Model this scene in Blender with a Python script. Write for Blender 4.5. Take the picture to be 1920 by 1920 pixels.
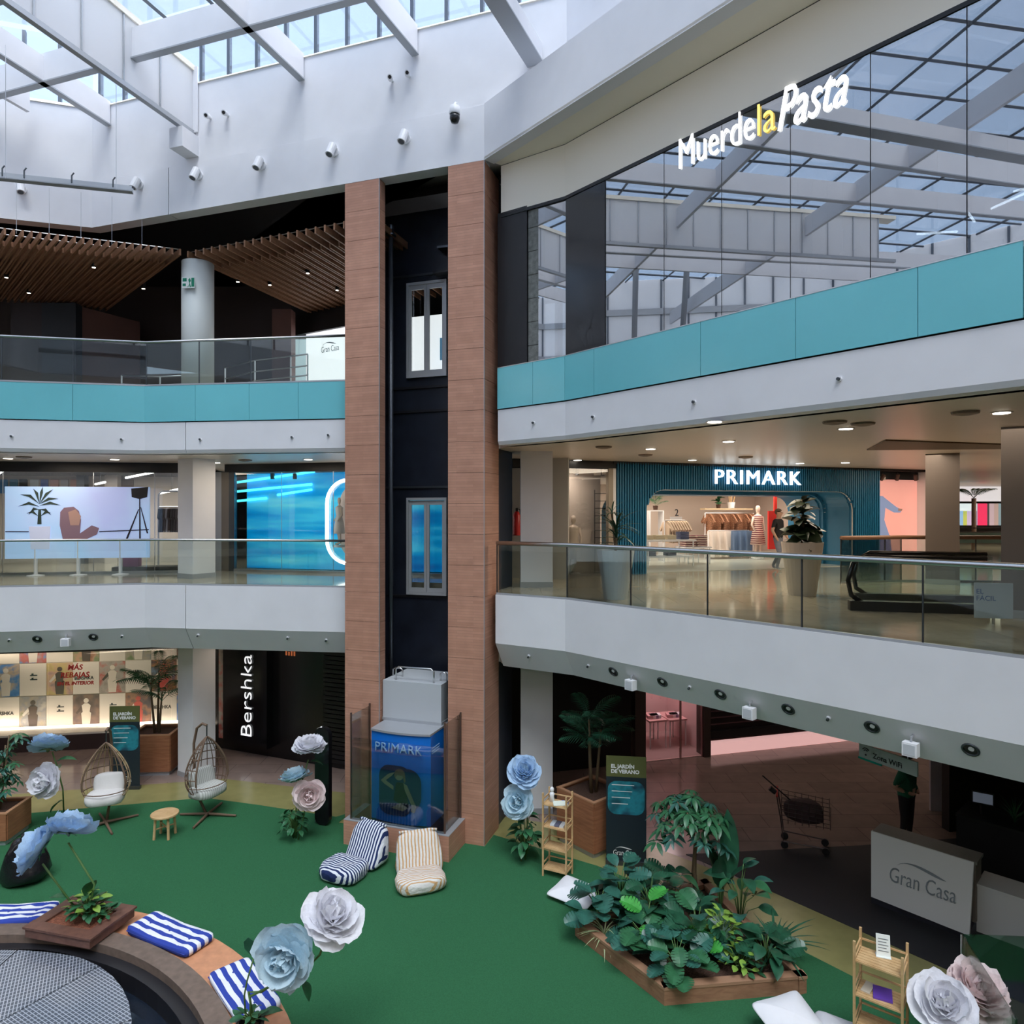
import bpy, bmesh, math, random
from mathutils import Vector, Matrix, noise as mnoise
from math import sin, cos, pi, radians, atan2, sqrt
for o in list(bpy.data.objects): bpy.data.objects.remove(o)
SC = bpy.context.scene
C = SC.collection
random.seed(7)
# ------------------------------------------------------------ camera, sky, sun, exposure
F, E = 1290.0, 6.6          # focal length in pixels of the 1920 frame, eye height above the ground floor
cam = bpy.data.cameras.new('camera'); camo = bpy.data.objects.new('camera', cam); C.objects.link(camo)
cam.sensor_width = 36.0; cam.lens = 36.0*F/1920.0; cam.clip_start = 0.05; cam.clip_end = 300
camo.location = (0, 0, E); camo.rotation_euler = (pi/2, 0, 0); SC.camera = camo
SC.view_settings.view_transform = 'Standard'; SC.view_settings.look = 'None'
SC.view_settings.exposure = 0.0; SC.view_settings.gamma = 1.0; SC.view_settings.use_curve_mapping = False
try:
    SC.cycles.use_denoising = True
    SC.cycles.max_bounces = 7; SC.cycles.diffuse_bounces = 4; SC.cycles.glossy_bounces = 3
    SC.cycles.use_adaptive_sampling = True; SC.cycles.adaptive_threshold = .06; SC.cycles.adaptive_min_samples = 12; SC.cycles.transparent_max_bounces = 14; SC.cycles.transmission_bounces = 4
    SC.cycles.caustics_reflective = False; SC.cycles.caustics_refractive = False
    SC.cycles.sample_clamp_indirect = 6.0
except Exception: pass
SKY, SUN = 0.46, 3.1
w = bpy.data.worlds.new('sky'); SC.world = w; w.use_nodes = True
nt = w.node_tree; nt.nodes.clear()
sk = nt.nodes.new('ShaderNodeTexSky'); sk.sky_type = 'NISHITA'; sk.sun_disc = False
sk.sun_elevation = radians(52); sk.sun_rotation = radians(100); sk.air_density = 1.0; sk.dust_density = 2.5; sk.ozone_density = 1.5
mx = nt.nodes.new('ShaderNodeMix'); mx.data_type = 'RGBA'; mx.inputs[0].default_value = 0.35; mx.inputs[7].default_value = (3.6, 4.0, 4.6, 1)
nt.links.new(sk.outputs[0], mx.inputs[6])
bg = nt.nodes.new('ShaderNodeBackground'); bg.inputs[1].default_value = SKY
nt.links.new(mx.outputs[2], bg.inputs[0])
wo = nt.nodes.new('ShaderNodeOutputWorld'); nt.links.new(bg.outputs[0], wo.inputs[0])
sl = bpy.data.lights.new('sun', 'SUN'); sl.energy = SUN; sl.angle = radians(32); sl.color = (1, .98, .95)
so = bpy.data.objects.new('sun', sl); C.objects.link(so)
so.rotation_euler = Vector((-.05, .46, -.85)).to_track_quat('-Z', 'Y').to_euler(); so.location = (3, -12, 40)

# ------------------------------------------------------------ geometry helpers
UP = Vector((0, 0, 1))
def V(*a): return Vector(a)
def P(u, v, z=0.0):
    Y = (E-z)*F/(v-960.0); return Vector(((u-960)/F*Y, Y, z))
def D(u, v, Y): return Vector(((u-960)/F*Y, Y, E+(960-v)/F*Y))
A = radians(18.48)
T2, N2 = Vector((cos(A), -sin(A), 0)), Vector((sin(A), cos(A), 0))
R0 = Vector((-.55, 13.56, 0))
def UW(u, w, z=0.0): return R0 + T2*u + N2*w + UP*z
def perp(d): d = Vector((d[0], d[1], 0)).normalized(); return Vector((-d.y, d.x, 0))
def online(a, b, px):
    """point on the plan line a-b (x, y) that the image column px sees"""
    k = (px-960)/F; ax, ay, bx, by = a[0], a[1], b[0], b[1]
    t = (k*ay-ax)/((bx-ax)-k*(by-ay)); return Vector((ax+(bx-ax)*t, ay+(by-ay)*t, 0))
def frame(o, x, up=UP):
    x = Vector(x).normalized(); up = Vector(up).normalized(); n = x.cross(up).normalized(); up = n.cross(x)
    m = Matrix((x, up, n)).transposed().to_4x4(); m.translation = Vector(o); return m
class MB:
    def __init__(s): s.v = []; s.f = []
    def add(s, vs, fs, m=None):
        n = len(s.v); s.v += [(m @ Vector(p)) if m is not None else Vector(p) for p in vs]; s.f += [tuple(i+n for i in f) for f in fs]; return s
    def obox(s, o, a, b, c):
        o, a, b, c = map(Vector, (o, a, b, c))
        vs = [o, o+a, o+a+b, o+b, o+c, o+a+c, o+a+b+c, o+b+c]
        fs = [(0, 3, 2, 1), (4, 5, 6, 7), (0, 1, 5, 4), (1, 2, 6, 5), (2, 3, 7, 6), (3, 0, 4, 7)]
        if a.cross(b).dot(c) < 0: fs = [f[::-1] for f in fs]
        return s.add(vs, fs)
    def box(s, c, sz, rz=0.0):
        a = Vector((cos(rz), sin(rz), 0))*sz[0]; b = Vector((-sin(rz), cos(rz), 0))*sz[1]; h = UP*sz[2]
        return s.obox(Vector(c)-a/2-b/2-h/2, a, b, h)
    def wall(s, a, b, z0, z1, th):
        """vertical slab on plan line a-b, thickness th to the far side (left of a->b)"""
        a = Vector((a[0], a[1], 0)); b = Vector((b[0], b[1], 0)); n = perp(b-a)*th
        return s.obox(a+UP*z0, b-a, n, UP*(z1-z0))
    def prism(s, poly, z0, z1):
        n = len(poly); ar = sum(poly[i][0]*poly[(i+1) % n][1]-poly[(i+1) % n][0]*poly[i][1] for i in range(n))
        if ar < 0: poly = poly[::-1]
        vs = [(p[0], p[1], z0) for p in poly]+[(p[0], p[1], z1) for p in poly]
        fs = [tuple(range(n-1, -1, -1)), tuple(range(n, 2*n))]+[(i, (i+1) % n, n+(i+1) % n, n+i) for i in range(n)]
        return s.add(vs, fs)
    def plate(s, pts, m, th):
        """2-D outline (x,y) extruded along z in the frame m"""
        b = MB().prism(pts, 0, th); return s.add(b.v, b.f, m)
    def tube(s, path, r, n=8, cap=True):
        path = [Vector(p) for p in path]; L = len(path); rr = r if hasattr(r, '__len__') else [r]*L
        base = len(s.v); up = None
        for i, p in enumerate(path):
            d = (path[min(i+1, L-1)]-path[max(i-1, 0)])
            if d.length < 1e-9: d = UP.copy()
            d.normalize()
            if up is None:
                up = Vector((0, 0, 1)) if abs(d.z) < .9 else Vector((1, 0, 0))
            a = d.cross(up)
            if a.length < 1e-6: a = d.cross(Vector((0, 1, 0.1)))
            a.normalize(); b = a.cross(d).normalized(); up = b
            for k in range(n):
                t = 2*pi*k/n; s.v.append(p+(a*cos(t)+b*sin(t))*rr[i])
        for i in range(L-1):
            for k in range(n):
                q = base+i*n; s.f.append((q+k, q+n+k, q+n+(k+1) % n, q+(k+1) % n))
        if cap:
            s.f.append(tuple(base+k for k in range(n))); q = base+(L-1)*n; s.f.append(tuple(q+k for k in range(n-1, -1, -1)))
        return s
    def cyl(s, a, b, r, n=12): return s.tube([a, b], r, n)
    def lathe(s, prof, m=None, n=16):
        base = len(s.v); L = len(prof)
        for (r, z) in prof:
            for k in range(n):
                t = 2*pi*k/n; p = Vector((r*cos(t), r*sin(t), z)); s.v.append(m @ p if m is not None else p)
        for i in range(L-1):
            for k in range(n):
                q = base+i*n; s.f.append((q+k, q+(k+1) % n, q+n+(k+1) % n, q+n+k))
        s.f.append(tuple(base+k for k in range(n-1, -1, -1))); q = base+(L-1)*n; s.f.append(tuple(q+k for k in range(n)))
        return s
    def grid(s, fn, nu, nv, m=None):
        base = len(s.v)
        for j in range(nv+1):
            for i in range(nu+1):
                p = Vector(fn(i/nu, j/nv)); s.v.append(m @ p if m is not None else p)
        for j in range(nv):
            for i in range(nu):
                q = base+j*(nu+1)+i; s.f.append((q, q+1, q+nu+2, q+nu+1))
        return s
    def mesh(s, name, mat, smooth=False):
        me = bpy.data.meshes.new(name); me.from_pydata([tuple(p) for p in s.v], [], s.f)
        if mat is not None: me.materials.append(mat)
        if smooth:
            for p in me.polygons: p.use_smooth = True
        me.update(); return me
def rootm(o):
    m = Matrix()
    while o is not None: m = o.matrix_basis @ m; o = o.parent
    return m
def put(name, mb, mat, parent=None, smooth=False, world=True, loc=None):
    """one mesh object; world=True: the vertices are in world space"""
    if parent is not None:
        if world:
            mi = rootm(parent).inverted(); mb.v = [mi @ p for p in mb.v]
        o = bpy.data.objects.new(name, mb.mesh(name, mat, smooth)); C.objects.link(o); o.parent = parent; return o
    c = Vector((0, 0, 0))
    if world and mb.v:
        xs = [p.x for p in mb.v]; ys = [p.y for p in mb.v]; c = Vector(((min(xs)+max(xs))/2, (min(ys)+max(ys))/2, min(p.z for p in mb.v)))
        mb.v = [p-c for p in mb.v]
    o = bpy.data.objects.new(name, mb.mesh(name, mat, smooth)); C.objects.link(o); o.location = c if loc is None else loc; return o
def inst(name, mesh, parent, m):
    """another object on shared mesh data, placed by the local matrix m"""
    o = bpy.data.objects.new(name, mesh); C.objects.link(o); o.parent = parent; o.matrix_basis = m; return o
def tag(o, label, cat, group=None, kind=None):
    if label: o['label'] = label
    if cat: o['category'] = cat
    if group: o['group'] = group
    if kind: o['kind'] = kind
    return o
def struct(o, label=None):
    o['kind'] = 'structure'
    if label: o['label'] = label
    return o
def thing(name, label, cat, loc=(0, 0, 0), rz=0.0, group=None):
    o = bpy.data.objects.new(name, None); C.objects.link(o); o.location = loc; o.rotation_euler = (0, 0, rz)
    o.empty_display_size = .2; return tag(o, label, cat, group)
def dup(root, loc, rz=None, label=None, group=None, scale=None):
    r = root.copy(); C.objects.link(r); r.location = loc
    if rz is not None: r.rotation_euler = (0, 0, rz)
    if label: r['label'] = label
    if group: r['group'] = group
    if scale: r.scale = (scale,)*3
    for ch in list(root.children):
        c = ch.copy(); C.objects.link(c); c.parent = r
        for g in list(ch.children):
            d = g.copy(); C.objects.link(d); d.parent = c
    return r
def arc(c, r, a0, a1, n): return [(c[0]+r*cos(a0+(a1-a0)*i/n), c[1]+r*sin(a0+(a1-a0)*i/n)) for i in range(n+1)]
def rrect(w, h, r, n=5, x0=None, y0=None):
    x0 = -w/2 if x0 is None else x0; y0 = 0 if y0 is None else y0
    return arc((x0+w-r, y0+r), r, -pi/2, 0, n)+arc((x0+w-r, y0+h-r), r, 0, pi/2, n)+arc((x0+r, y0+h-r), r, pi/2, pi, n)+arc((x0+r, y0+r), r, pi, 1.5*pi, n)
def text(name, s, size, mat, m, parent=None, depth=.006, bold=0.0, align='LEFT', sx=1.0, shear=0.0, spacing=1.0):
    cu = bpy.data.curves.new(name, 'FONT'); cu.body = s; cu.size = size; cu.extrude = depth/2; cu.offset = bold; cu.align_x = align; cu.shear = shear
    cu.space_character = spacing; cu.resolution_u = 3
    o = bpy.data.objects.new(name, cu); C.objects.link(o)
    dg = bpy.context.evaluated_depsgraph_get(); me = bpy.data.meshes.new_from_object(o.evaluated_get(dg)); bpy.data.objects.remove(o); bpy.data.curves.remove(cu)
    mm = m @ Matrix.Diagonal((sx, 1, 1, 1)) @ Matrix.Translation((0, 0, depth/2))
    if parent is not None: mm = rootm(parent).inverted() @ mm
    me.transform(mm); me.materials.clear(); me.materials.append(mat)
    o = bpy.data.objects.new(name, me); C.objects.link(o); o.parent = parent; return o

# ------------------------------------------------------------ materials
MC = {}
def nodes(name):
    m = bpy.data.materials.new(name); m.use_nodes = True; t = m.node_tree; b = t.nodes['Principled BSDF']; return m, t, b
def M(name, col, rough=.5, metal=0.0, emit=0.0, ecol=None, noise=0.0, nscale=8.0, bump=0.0, bscale=40.0, spec=.5, sheen=0.0, trans=0.0, coat=0.0):
    if name in MC: return MC[name]
    m, t, b = nodes(name); L = t.links.new; col = tuple(col)
    b.inputs['Base Color'].default_value = col+(1,); b.inputs['Roughness'].default_value = rough; b.inputs['Metallic'].default_value = metal
    b.inputs['Specular IOR Level'].default_value = spec
    if coat: b.inputs['Coat Weight'].default_value = coat; b.inputs['Coat Roughness'].default_value = .06
    if emit: b.inputs['Emission Color'].default_value = tuple(ecol or col)+(1,); b.inputs['Emission Strength'].default_value = emit
    if noise or bump:
        tc = t.nodes.new('ShaderNodeTexCoord')
    if noise:
        n = t.nodes.new('ShaderNodeTexNoise'); n.inputs['Scale'].default_value = nscale; n.inputs['Detail'].default_value = 6
        L(tc.outputs['Object'], n.inputs['Vector'])
        r = t.nodes.new('ShaderNodeMapRange'); r.inputs[1].default_value = .3; r.inputs[2].default_value = .7; r.inputs[3].default_value = 1-noise; r.inputs[4].default_value = 1+noise
        L(n.outputs[0], r.inputs[0])
        h = t.nodes.new('ShaderNodeHueSaturation'); h.inputs['Color'].default_value = col+(1,); L(r.outputs[0], h.inputs['Value']); L(h.outputs[0], b.inputs['Base Color'])
    if bump:
        n2 = t.nodes.new('ShaderNodeTexNoise'); n2.inputs['Scale'].default_value = bscale; n2.inputs['Detail'].default_value = 4; L(tc.outputs['Object'], n2.inputs['Vector'])
        bp = t.nodes.new('ShaderNodeBump'); bp.inputs['Strength'].default_value = bump; bp.inputs['Distance'].default_value = .02; L(n2.outputs[0], bp.inputs['Height']); L(bp.outputs[0], b.inputs['Normal'])
    if trans:
        tr = t.nodes.new('ShaderNodeBsdfTranslucent'); tr.inputs[0].default_value = col+(1,)
        mxs = t.nodes.new('ShaderNodeMixShader'); mxs.inputs[0].default_value = trans; out = t.nodes['Material Output']
        L(b.outputs[0], mxs.inputs[1]); L(tr.outputs[0], mxs.inputs[2]); L(mxs.outputs[0], out.inputs[0])
    MC[name] = m; return m
def glass(name, tint=(.93, .97, .95), refl=.5, base=.03, rough=.0):
    """thin sheet: fresnel reflection over a tinted clear body"""
    if name in MC: return MC[name]
    m = bpy.data.materials.new(name); m.use_nodes = True; t = m.node_tree; t.nodes.clear(); L = t.links.new
    tr = t.nodes.new('ShaderNodeBsdfTransparent'); tr.inputs[0].default_value = tuple(tint)+(1,)
    g = t.nodes.new('ShaderNodeBsdfGlossy'); g.inputs['Roughness'].default_value = rough
    fz = t.nodes.new('ShaderNodeLayerWeight'); fz.inputs[0].default_value = .35
    mr = t.nodes.new('ShaderNodeMapRange'); mr.inputs[3].default_value = base; mr.inputs[4].default_value = refl; L(fz.outputs['Fresnel'], mr.inputs[0])
    mxs = t.nodes.new('ShaderNodeMixShader'); L(mr.outputs[0], mxs.inputs[0]); L(tr.outputs[0], mxs.inputs[1]); L(g.outputs[0], mxs.inputs[2])
    o = t.nodes.new('ShaderNodeOutputMaterial'); L(mxs.outputs[0], o.inputs[0]); MC[name] = m; return m
def stripes(name, c1, c2, freq, axis=0, rough=.9, duty=.5, wob=0.0, coord='Object', bump=0.0):
    if name in MC: return MC[name]
    m, t, b = nodes(name); L = t.links.new; b.inputs['Roughness'].default_value = rough; b.inputs['Specular IOR Level'].default_value = .2
    tc = t.nodes.new('ShaderNodeTexCoord'); src = tc.outputs[coord]
    if wob:
        n = t.nodes.new('ShaderNodeTexNoise'); n.inputs['Scale'].default_value = 3; L(src, n.inputs['Vector'])
        va = t.nodes.new('ShaderNodeVectorMath'); va.operation = 'MULTIPLY_ADD'; va.inputs[1].default_value = (wob,)*3; L(n.outputs['Color'], va.inputs[0]); L(src, va.inputs[2]); src = va.outputs[0]
    s = t.nodes.new('ShaderNodeSeparateXYZ'); L(src, s.inputs[0])
    a = t.nodes.new('ShaderNodeMath'); a.operation = 'MULTIPLY'; a.inputs[1].default_value = freq; L(s.outputs[axis], a.inputs[0])
    fr = t.nodes.new('ShaderNodeMath'); fr.operation = 'FRACT'; L(a.outputs[0], fr.inputs[0])
    g = t.nodes.new('ShaderNodeMath'); g.operation = 'GREATER_THAN'; g.inputs[1].default_value = duty; L(fr.outputs[0], g.inputs[0])
    mxn = t.nodes.new('ShaderNodeMix'); mxn.data_type = 'RGBA'; mxn.inputs[6].default_value = tuple(c1)+(1,); mxn.inputs[7].default_value = tuple(c2)+(1,); L(g.outputs[0], mxn.inputs[0]); L(mxn.outputs[2], b.inputs['Base Color'])
    if bump:
        n2 = t.nodes.new('ShaderNodeTexNoise'); n2.inputs['Scale'].default_value = 9; L(tc.outputs['Object'], n2.inputs['Vector'])
        bp = t.nodes.new('ShaderNodeBump'); bp.inputs['Strength'].default_value = bump; bp.inputs['Distance'].default_value = .05; L(n2.outputs[0], bp.inputs['Height']); L(bp.outputs[0], b.inputs['Normal'])
    MC[name] = m; return m
def wood(name, c1, c2, scale=(1, 1, 14), rough=.5, coord='Object', sc=3.0):
    if name in MC: return MC[name]
    m, t, b = nodes(name); L = t.links.new; b.inputs['Roughness'].default_value = rough
    tc = t.nodes.new('ShaderNodeTexCoord'); mp = t.nodes.new('ShaderNodeMapping'); mp.inputs['Scale'].default_value = scale; L(tc.outputs[coord], mp.inputs[0])
    n = t.nodes.new('ShaderNodeTexNoise'); n.inputs['Scale'].default_value = sc; n.inputs['Detail'].default_value = 5; n.inputs['Distortion'].default_value = .6; L(mp.outputs[0], n.inputs['Vector'])
    cr = t.nodes.new('ShaderNodeValToRGB'); cr.color_ramp.elements[0].position = .3; cr.color_ramp.elements[1].position = .7
    cr.color_ramp.elements[0].color = tuple(c1)+(1,); cr.color_ramp.elements[1].color = tuple(c2)+(1,); L(n.outputs[0], cr.inputs[0]); L(cr.outputs[0], b.inputs['Base Color'])
    MC[name] = m; return m
def bricks(name, c1, c2, mortar, bw, bh, msize=.008, rough=.5, planar=True, bump=.0, off=.5, spec=.4):
    """fine tile courses; planar: on an upright face (x+y along, z up), else on the floor"""
    if name in MC: return MC[name]
    m, t, b = nodes(name); L = t.links.new; b.inputs['Roughness'].default_value = rough; b.inputs['Specular IOR Level'].default_value = spec
    g = t.nodes.new('ShaderNodeNewGeometry'); src = g.outputs['Position']
    if planar:
        s = t.nodes.new('ShaderNodeSeparateXYZ'); L(src, s.inputs[0]); ad = t.nodes.new('ShaderNodeMath'); ad.operation = 'SUBTRACT'; L(s.outputs[0], ad.inputs[0]); L(s.outputs[1], ad.inputs[1])
        cx = t.nodes.new('ShaderNodeCombineXYZ'); L(ad.outputs[0], cx.inputs[0]); L(s.outputs[2], cx.inputs[1]); src = cx.outputs[0]
    bt = t.nodes.new('ShaderNodeTexBrick'); bt.inputs['Scale'].default_value = 1; bt.inputs['Brick Width'].default_value = bw; bt.inputs['Row Height'].default_value = bh
    bt.inputs['Mortar Size'].default_value = msize; bt.inputs['Color1'].default_value = tuple(c1)+(1,); bt.inputs['Color2'].default_value = tuple(c2)+(1,); bt.inputs['Mortar'].default_value = tuple(mortar)+(1,); bt.offset = off
    L(src, bt.inputs['Vector'])
    n = t.nodes.new('ShaderNodeTexNoise'); n.inputs['Scale'].default_value = 3; n.inputs['Detail'].default_value = 6; L(src, n.inputs['Vector'])
    r = t.nodes.new('ShaderNodeMapRange'); r.inputs[3].default_value = .8; r.inputs[4].default_value = 1.2; L(n.outputs[0], r.inputs[0])
    h = t.nodes.new('ShaderNodeHueSaturation'); L(bt.outputs['Color'], h.inputs['Color']); L(r.outputs[0], h.inputs['Value']); L(h.outputs[0], b.inputs['Base Color'])
    MC[name] = m; return m
def picture(name, cols, scale=2.5, seed=0.0, rough=.4, emit=0.0, stretch=(1, 1, 1)):
    """soft printed photograph: blotches of the given colours"""
    if name in MC: return MC[name]
    m, t, b = nodes(name); L = t.links.new; b.inputs['Roughness'].default_value = rough
    tc = t.nodes.new('ShaderNodeTexCoord'); mp = t.nodes.new('ShaderNodeMapping'); mp.inputs['Location'].default_value = (seed, seed*1.7, seed*.6); mp.inputs['Scale'].default_value = stretch; L(tc.outputs['Object'], mp.inputs[0])
    n = t.nodes.new('ShaderNodeTexNoise'); n.inputs['Scale'].default_value = scale; n.inputs['Detail'].default_value = 3; L(mp.outputs[0], n.inputs['Vector'])
    cr = t.nodes.new('ShaderNodeValToRGB'); el = cr.color_ramp.elements
    while len(el) < len(cols): el.new(.5)
    for i, c in enumerate(cols): el[i].position = .28+.44*i/max(1, len(cols)-1); el[i].color = tuple(c)+(1,)
    L(n.outputs[0], cr.inputs[0]); L(cr.outputs[0], b.inputs['Base Color'])
    if emit: L(cr.outputs[0], b.inputs['Emission Color']); b.inputs['Emission Strength'].default_value = emit
    MC[name] = m; return m
WHITE = M('white_paint', (.80, .80, .83), .5, noise=.03, nscale=1.5)
WHITEB = M('white_panel', (.84, .84, .86), .4)
CREAM = M('cream_panel', (.92, .86, .74), .55)
GREYW = M('grey_wall', (.42, .41, .39), .6)
PALEW = M('pale_wall', (.78, .75, .70), .6)
CEILW = M('warm_ceiling', (.70, .62, .53), .35)
DARK = M('near_black', (.012, .012, .014), .45)
NAVY = M('shaft_navy', (.016, .020, .032), .35, noise=.3, nscale=2)
BLACKG = M('black_gloss', (.01, .01, .012), .12)
TEAL = M('teal_glass_panel', (.17, .57, .64), .2, noise=.03, nscale=1)
CLAD = bricks('wood_tile_cladding', (.55, .29, .20), (.48, .245, .165), (.42, .22, .155), .9, .055, .004, .5)
STEEL = M('brushed_steel', (.62, .62, .62), .28, 1.0)
DSTEEL = M('dark_steel', (.10, .11, .12), .4, .8)
GREYM = M('grey_metal', (.45, .47, .50), .4, .4)
MULL = M('window_mullion', (.16, .18, .21), .4, .6)
BALG = glass('balustrade_glass', (.90, .96, .94), .75, .05)
CLEARG = glass('shop_glass', (.95, .96, .96), .6, .04)
ROOFG = glass('roof_glass', (.93, .96, .98), .3, .02)
SOLARG = glass('solar_glass', (.42, .47, .52), .85, .44)
MILK = M('milk_panel', (.97, .97, .98), .5, trans=.62)
CARPET = M('green_lawn_carpet', (.040, .155, .070), 1.0, noise=.12, nscale=60, bump=.5, bscale=420, spec=.05)
OLIVE = M('olive_floor', (.27, .25, .10), .22, noise=.08, nscale=3)
FLOOR0 = bricks('ground_stone', (.30, .225, .195), (.26, .195, .17), (.18, .135, .12), 1.2, .6, .01, .14, planar=False)
FLOOR1 = bricks('upper_stone', (.46, .40, .31), (.42, .37, .29), (.36, .31, .24), .6, .6, .006, .09, planar=False, off=0)
CHAR = M('charcoal_mat', (.022, .022, .026), .7)
BAMBOO = wood('bamboo', (.55, .34, .16), (.68, .46, .24), (3, 3, 3), .45)
PWOOD = wood('planter_wood', (.27, .105, .05), (.40, .17, .085), (1, 1, 9), .5)
BEDWOOD = wood('bed_timber', (.25, .12, .07), (.36, .19, .11), (2, 2, 8), .6)
SEATWOOD = M('seat_wood', (.60, .28, .15), .45, noise=.12, nscale=9)
SLATW = wood('ceiling_slat_wood', (.24, .115, .06), (.34, .17, .09), (6, 6, 6), .5)
DKWOOD = wood('dark_planter_wood', (.12, .055, .04), (.18, .085, .06), (3, 3, 3), .5)
SOIL = M('soil', (.07, .035, .022), 1.0, noise=.4, nscale=40, bump=.8, bscale=60)
MULCH = M('bark_mulch', (.26, .09, .05), .95, noise=.5, nscale=50, bump=.9, bscale=70)
STEMG = M('green_stem', (.09, .18, .05), .6)
TRUNK = M('plant_trunk', (.16, .11, .06), .8, bump=.4, bscale=60)
BLUEP = M('blue_petal', (.50, .69, .90), .8, noise=.12, nscale=14, trans=.25)
SKYP = M('pale_blue_petal', (.62, .80, .90), .8, noise=.1, nscale=14, trans=.25)
WHITEP = M('white_petal', (.88, .88, .93), .8, noise=.08, nscale=14, trans=.25)
PINKP = M('pink_petal', (.92, .78, .78), .8, noise=.1, nscale=14, trans=.25)
LEAFD = M('dark_leaf', (.018, .085, .045), .35, noise=.3, nscale=6)
LEAFM = M('mid_leaf', (.03, .13, .055), .38, noise=.3, nscale=6)
LEAFT = M('blue_green_leaf', (.03, .12, .09), .35, noise=.3, nscale=6)
LEAFL = M('lime_leaf', (.22, .38, .06), .45, noise=.3, nscale=6)
LEAFB = M('bright_leaf', (.05, .30, .05), .4, noise=.3, nscale=6)
LAMP = M('lamp_face', (1, .93, .82), .5, emit=9.0, ecol=(1, .90, .76))
LED = M('white_led', (1, 1, 1), .5, emit=6.0)
LEDW = M('warm_led', (1, .9, .78), .5, emit=5.0, ecol=(1, .88, .72))
def arealight(name, loc, aim, energy, size, col=(1, .86, .70), sy=None):
    l = bpy.data.lights.new(name, 'AREA'); l.energy = energy; l.size = size; l.color = col
    if sy: l.shape = 'RECTANGLE'; l.size_y = sy
    o = bpy.data.objects.new(name, l); C.objects.link(o); o.location = loc
    o.rotation_euler = Vector(aim).to_track_quat('-Z', 'Y').to_euler(); return o
# ============================================================ STRUCTURE
def sweep(mb, chain, prof):
    """closed profile (inward offset, z) carried along a plan chain with mitred corners; inward = left of the chain"""
    ch = [Vector((p[0], p[1], 0)) for p in chain]; n = len(ch); k = len(prof); base = len(mb.v)
    for i, p in enumerate(ch):
        n1 = perp(ch[i]-ch[i-1]) if i > 0 else None; n2 = perp(ch[i+1]-ch[i]) if i < n-1 else None
        if n1 is None: m = n2
        elif n2 is None: m = n1
        else: m = (n1+n2); m = m/(m.length_squared/2)
        for (o, z) in prof: mb.v.append(p+m*o+UP*z)
    for i in range(n-1):
        for j in range(k):
            a = base+i*k+j; b = base+i*k+(j+1) % k; mb.f.append((a, b, b+k, a+k))
    mb.f.append(tuple(base+j for j in range(k-1, -1, -1))); mb.f.append(tuple(base+(n-1)*k+j for j in range(k)))
    return mb
def chain_len(ch): return sum((Vector(ch[i+1])-Vector(ch[i])).length for i in range(len(ch)-1))
# plan chains: edge of the balconies (the void lies to the right of each)
CL = [(-21.5, 12.97), (-15.5, 14.17), (-11.18, 15.03), (-8.32, 15.6), (-3.36, 14.96)]
CR1 = [(-.33, 13.74), (1.0, 12.95), (5.75, 7.7), (12.6, .12)]
CR2 = [(-.28, 13.66), (.975, 12.58), (5.38, 7.23), (11.2, .16)]
RFL = [(-21, 13.6), (-16.0, 15.06), (-10.25, 16.79), tuple(R0[:2])]
RFR = [tuple(R0[:2]), (3.0, 9.33), (10.7, .16)]
G = [(-.22, 13.80), (1.0, 13.0), (3.69, 9.9), (5.33, 8.0), (12.1, .16)]
BACK = [(12.6, .12), (-13, .12), (-21.5, 6.0), (-21.5, 12.97)]          # the camera's own balcony and the far left
Z1, Z2 = 4.95, 9.40
shaftbox = [UW(-3.2, .25), UW(-3.2, 1.95), UW(-.04, 1.95), UW(-.04, .88), UW(.03, .88)]
sb = [(p.x, p.y) for p in shaftbox]
outer = [(40, .12), (40, 48), (-34, 48), (-34, 12.97)]
def plate(name, edgeL, edgeR, z0, z1, mat):
    poly = list(edgeL)+sb+list(edgeR)+outer
    return struct(put(name, MB().prism(poly, z0, z1), mat))
def inset(ch, d):
    m = MB(); sweep(m, ch, [(d, 0), (d+.1, 0), (d, .1)]); return [(m.v[i*3].x, m.v[i*3].y) for i in range(len(ch))]
g = put('floor', MB().box((3, 18, -.15), (80, 64, .3)), FLOOR0); struct(g, 'polished brown-pink stone floor of the ground level')
olive = [(-21, 13.4), (-14, 15.6), (-7.1, 17.0), (-3.3, 16.0), (-.2, 14.9), (1.3, 14.4), (2.4, 13.9), (4.46, 12.0), (5.54, 10.75), (6.37, 9.79), (13, 2.2), (13, -3), (-21, -3)]
struct(put('floor_border', MB().prism(olive, .0005, .006), OLIVE), 'olive polished floor border around the green carpet')
charm = [(3.35, 13.25), (4.46, 12.0), (5.54, 10.75), (6.37, 9.79), (13.5, 1.6), (17, 4), (9.0, 13.9), (6.86, 13.6)]
struct(put('floor_mat', MB().prism(charm, .0005, .010), CHAR), 'charcoal floor area around the white reception desk')
lawn = [(-20, 12.6), (-10.9, 14.96), (-7.07, 15.85), (-5.76, 15.48), (-3.8, 14.86), tuple(UW(-3.3, .5)[:2]), tuple(UW(-3.3, -.015)[:2]), tuple(UW(.02, -.015)[:2]), tuple(UW(.02, .5)[:2]), (1.59, 12.8), (4.25, 10.45), (4.85, 9.73), (12, 1.6), (12, -2.5), (-20, -2.5)]
tag(put('carpet', MB().prism(lawn, .006, .018), CARPET), 'green artificial lawn carpet covering the atrium floor', 'carpet')
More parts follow.
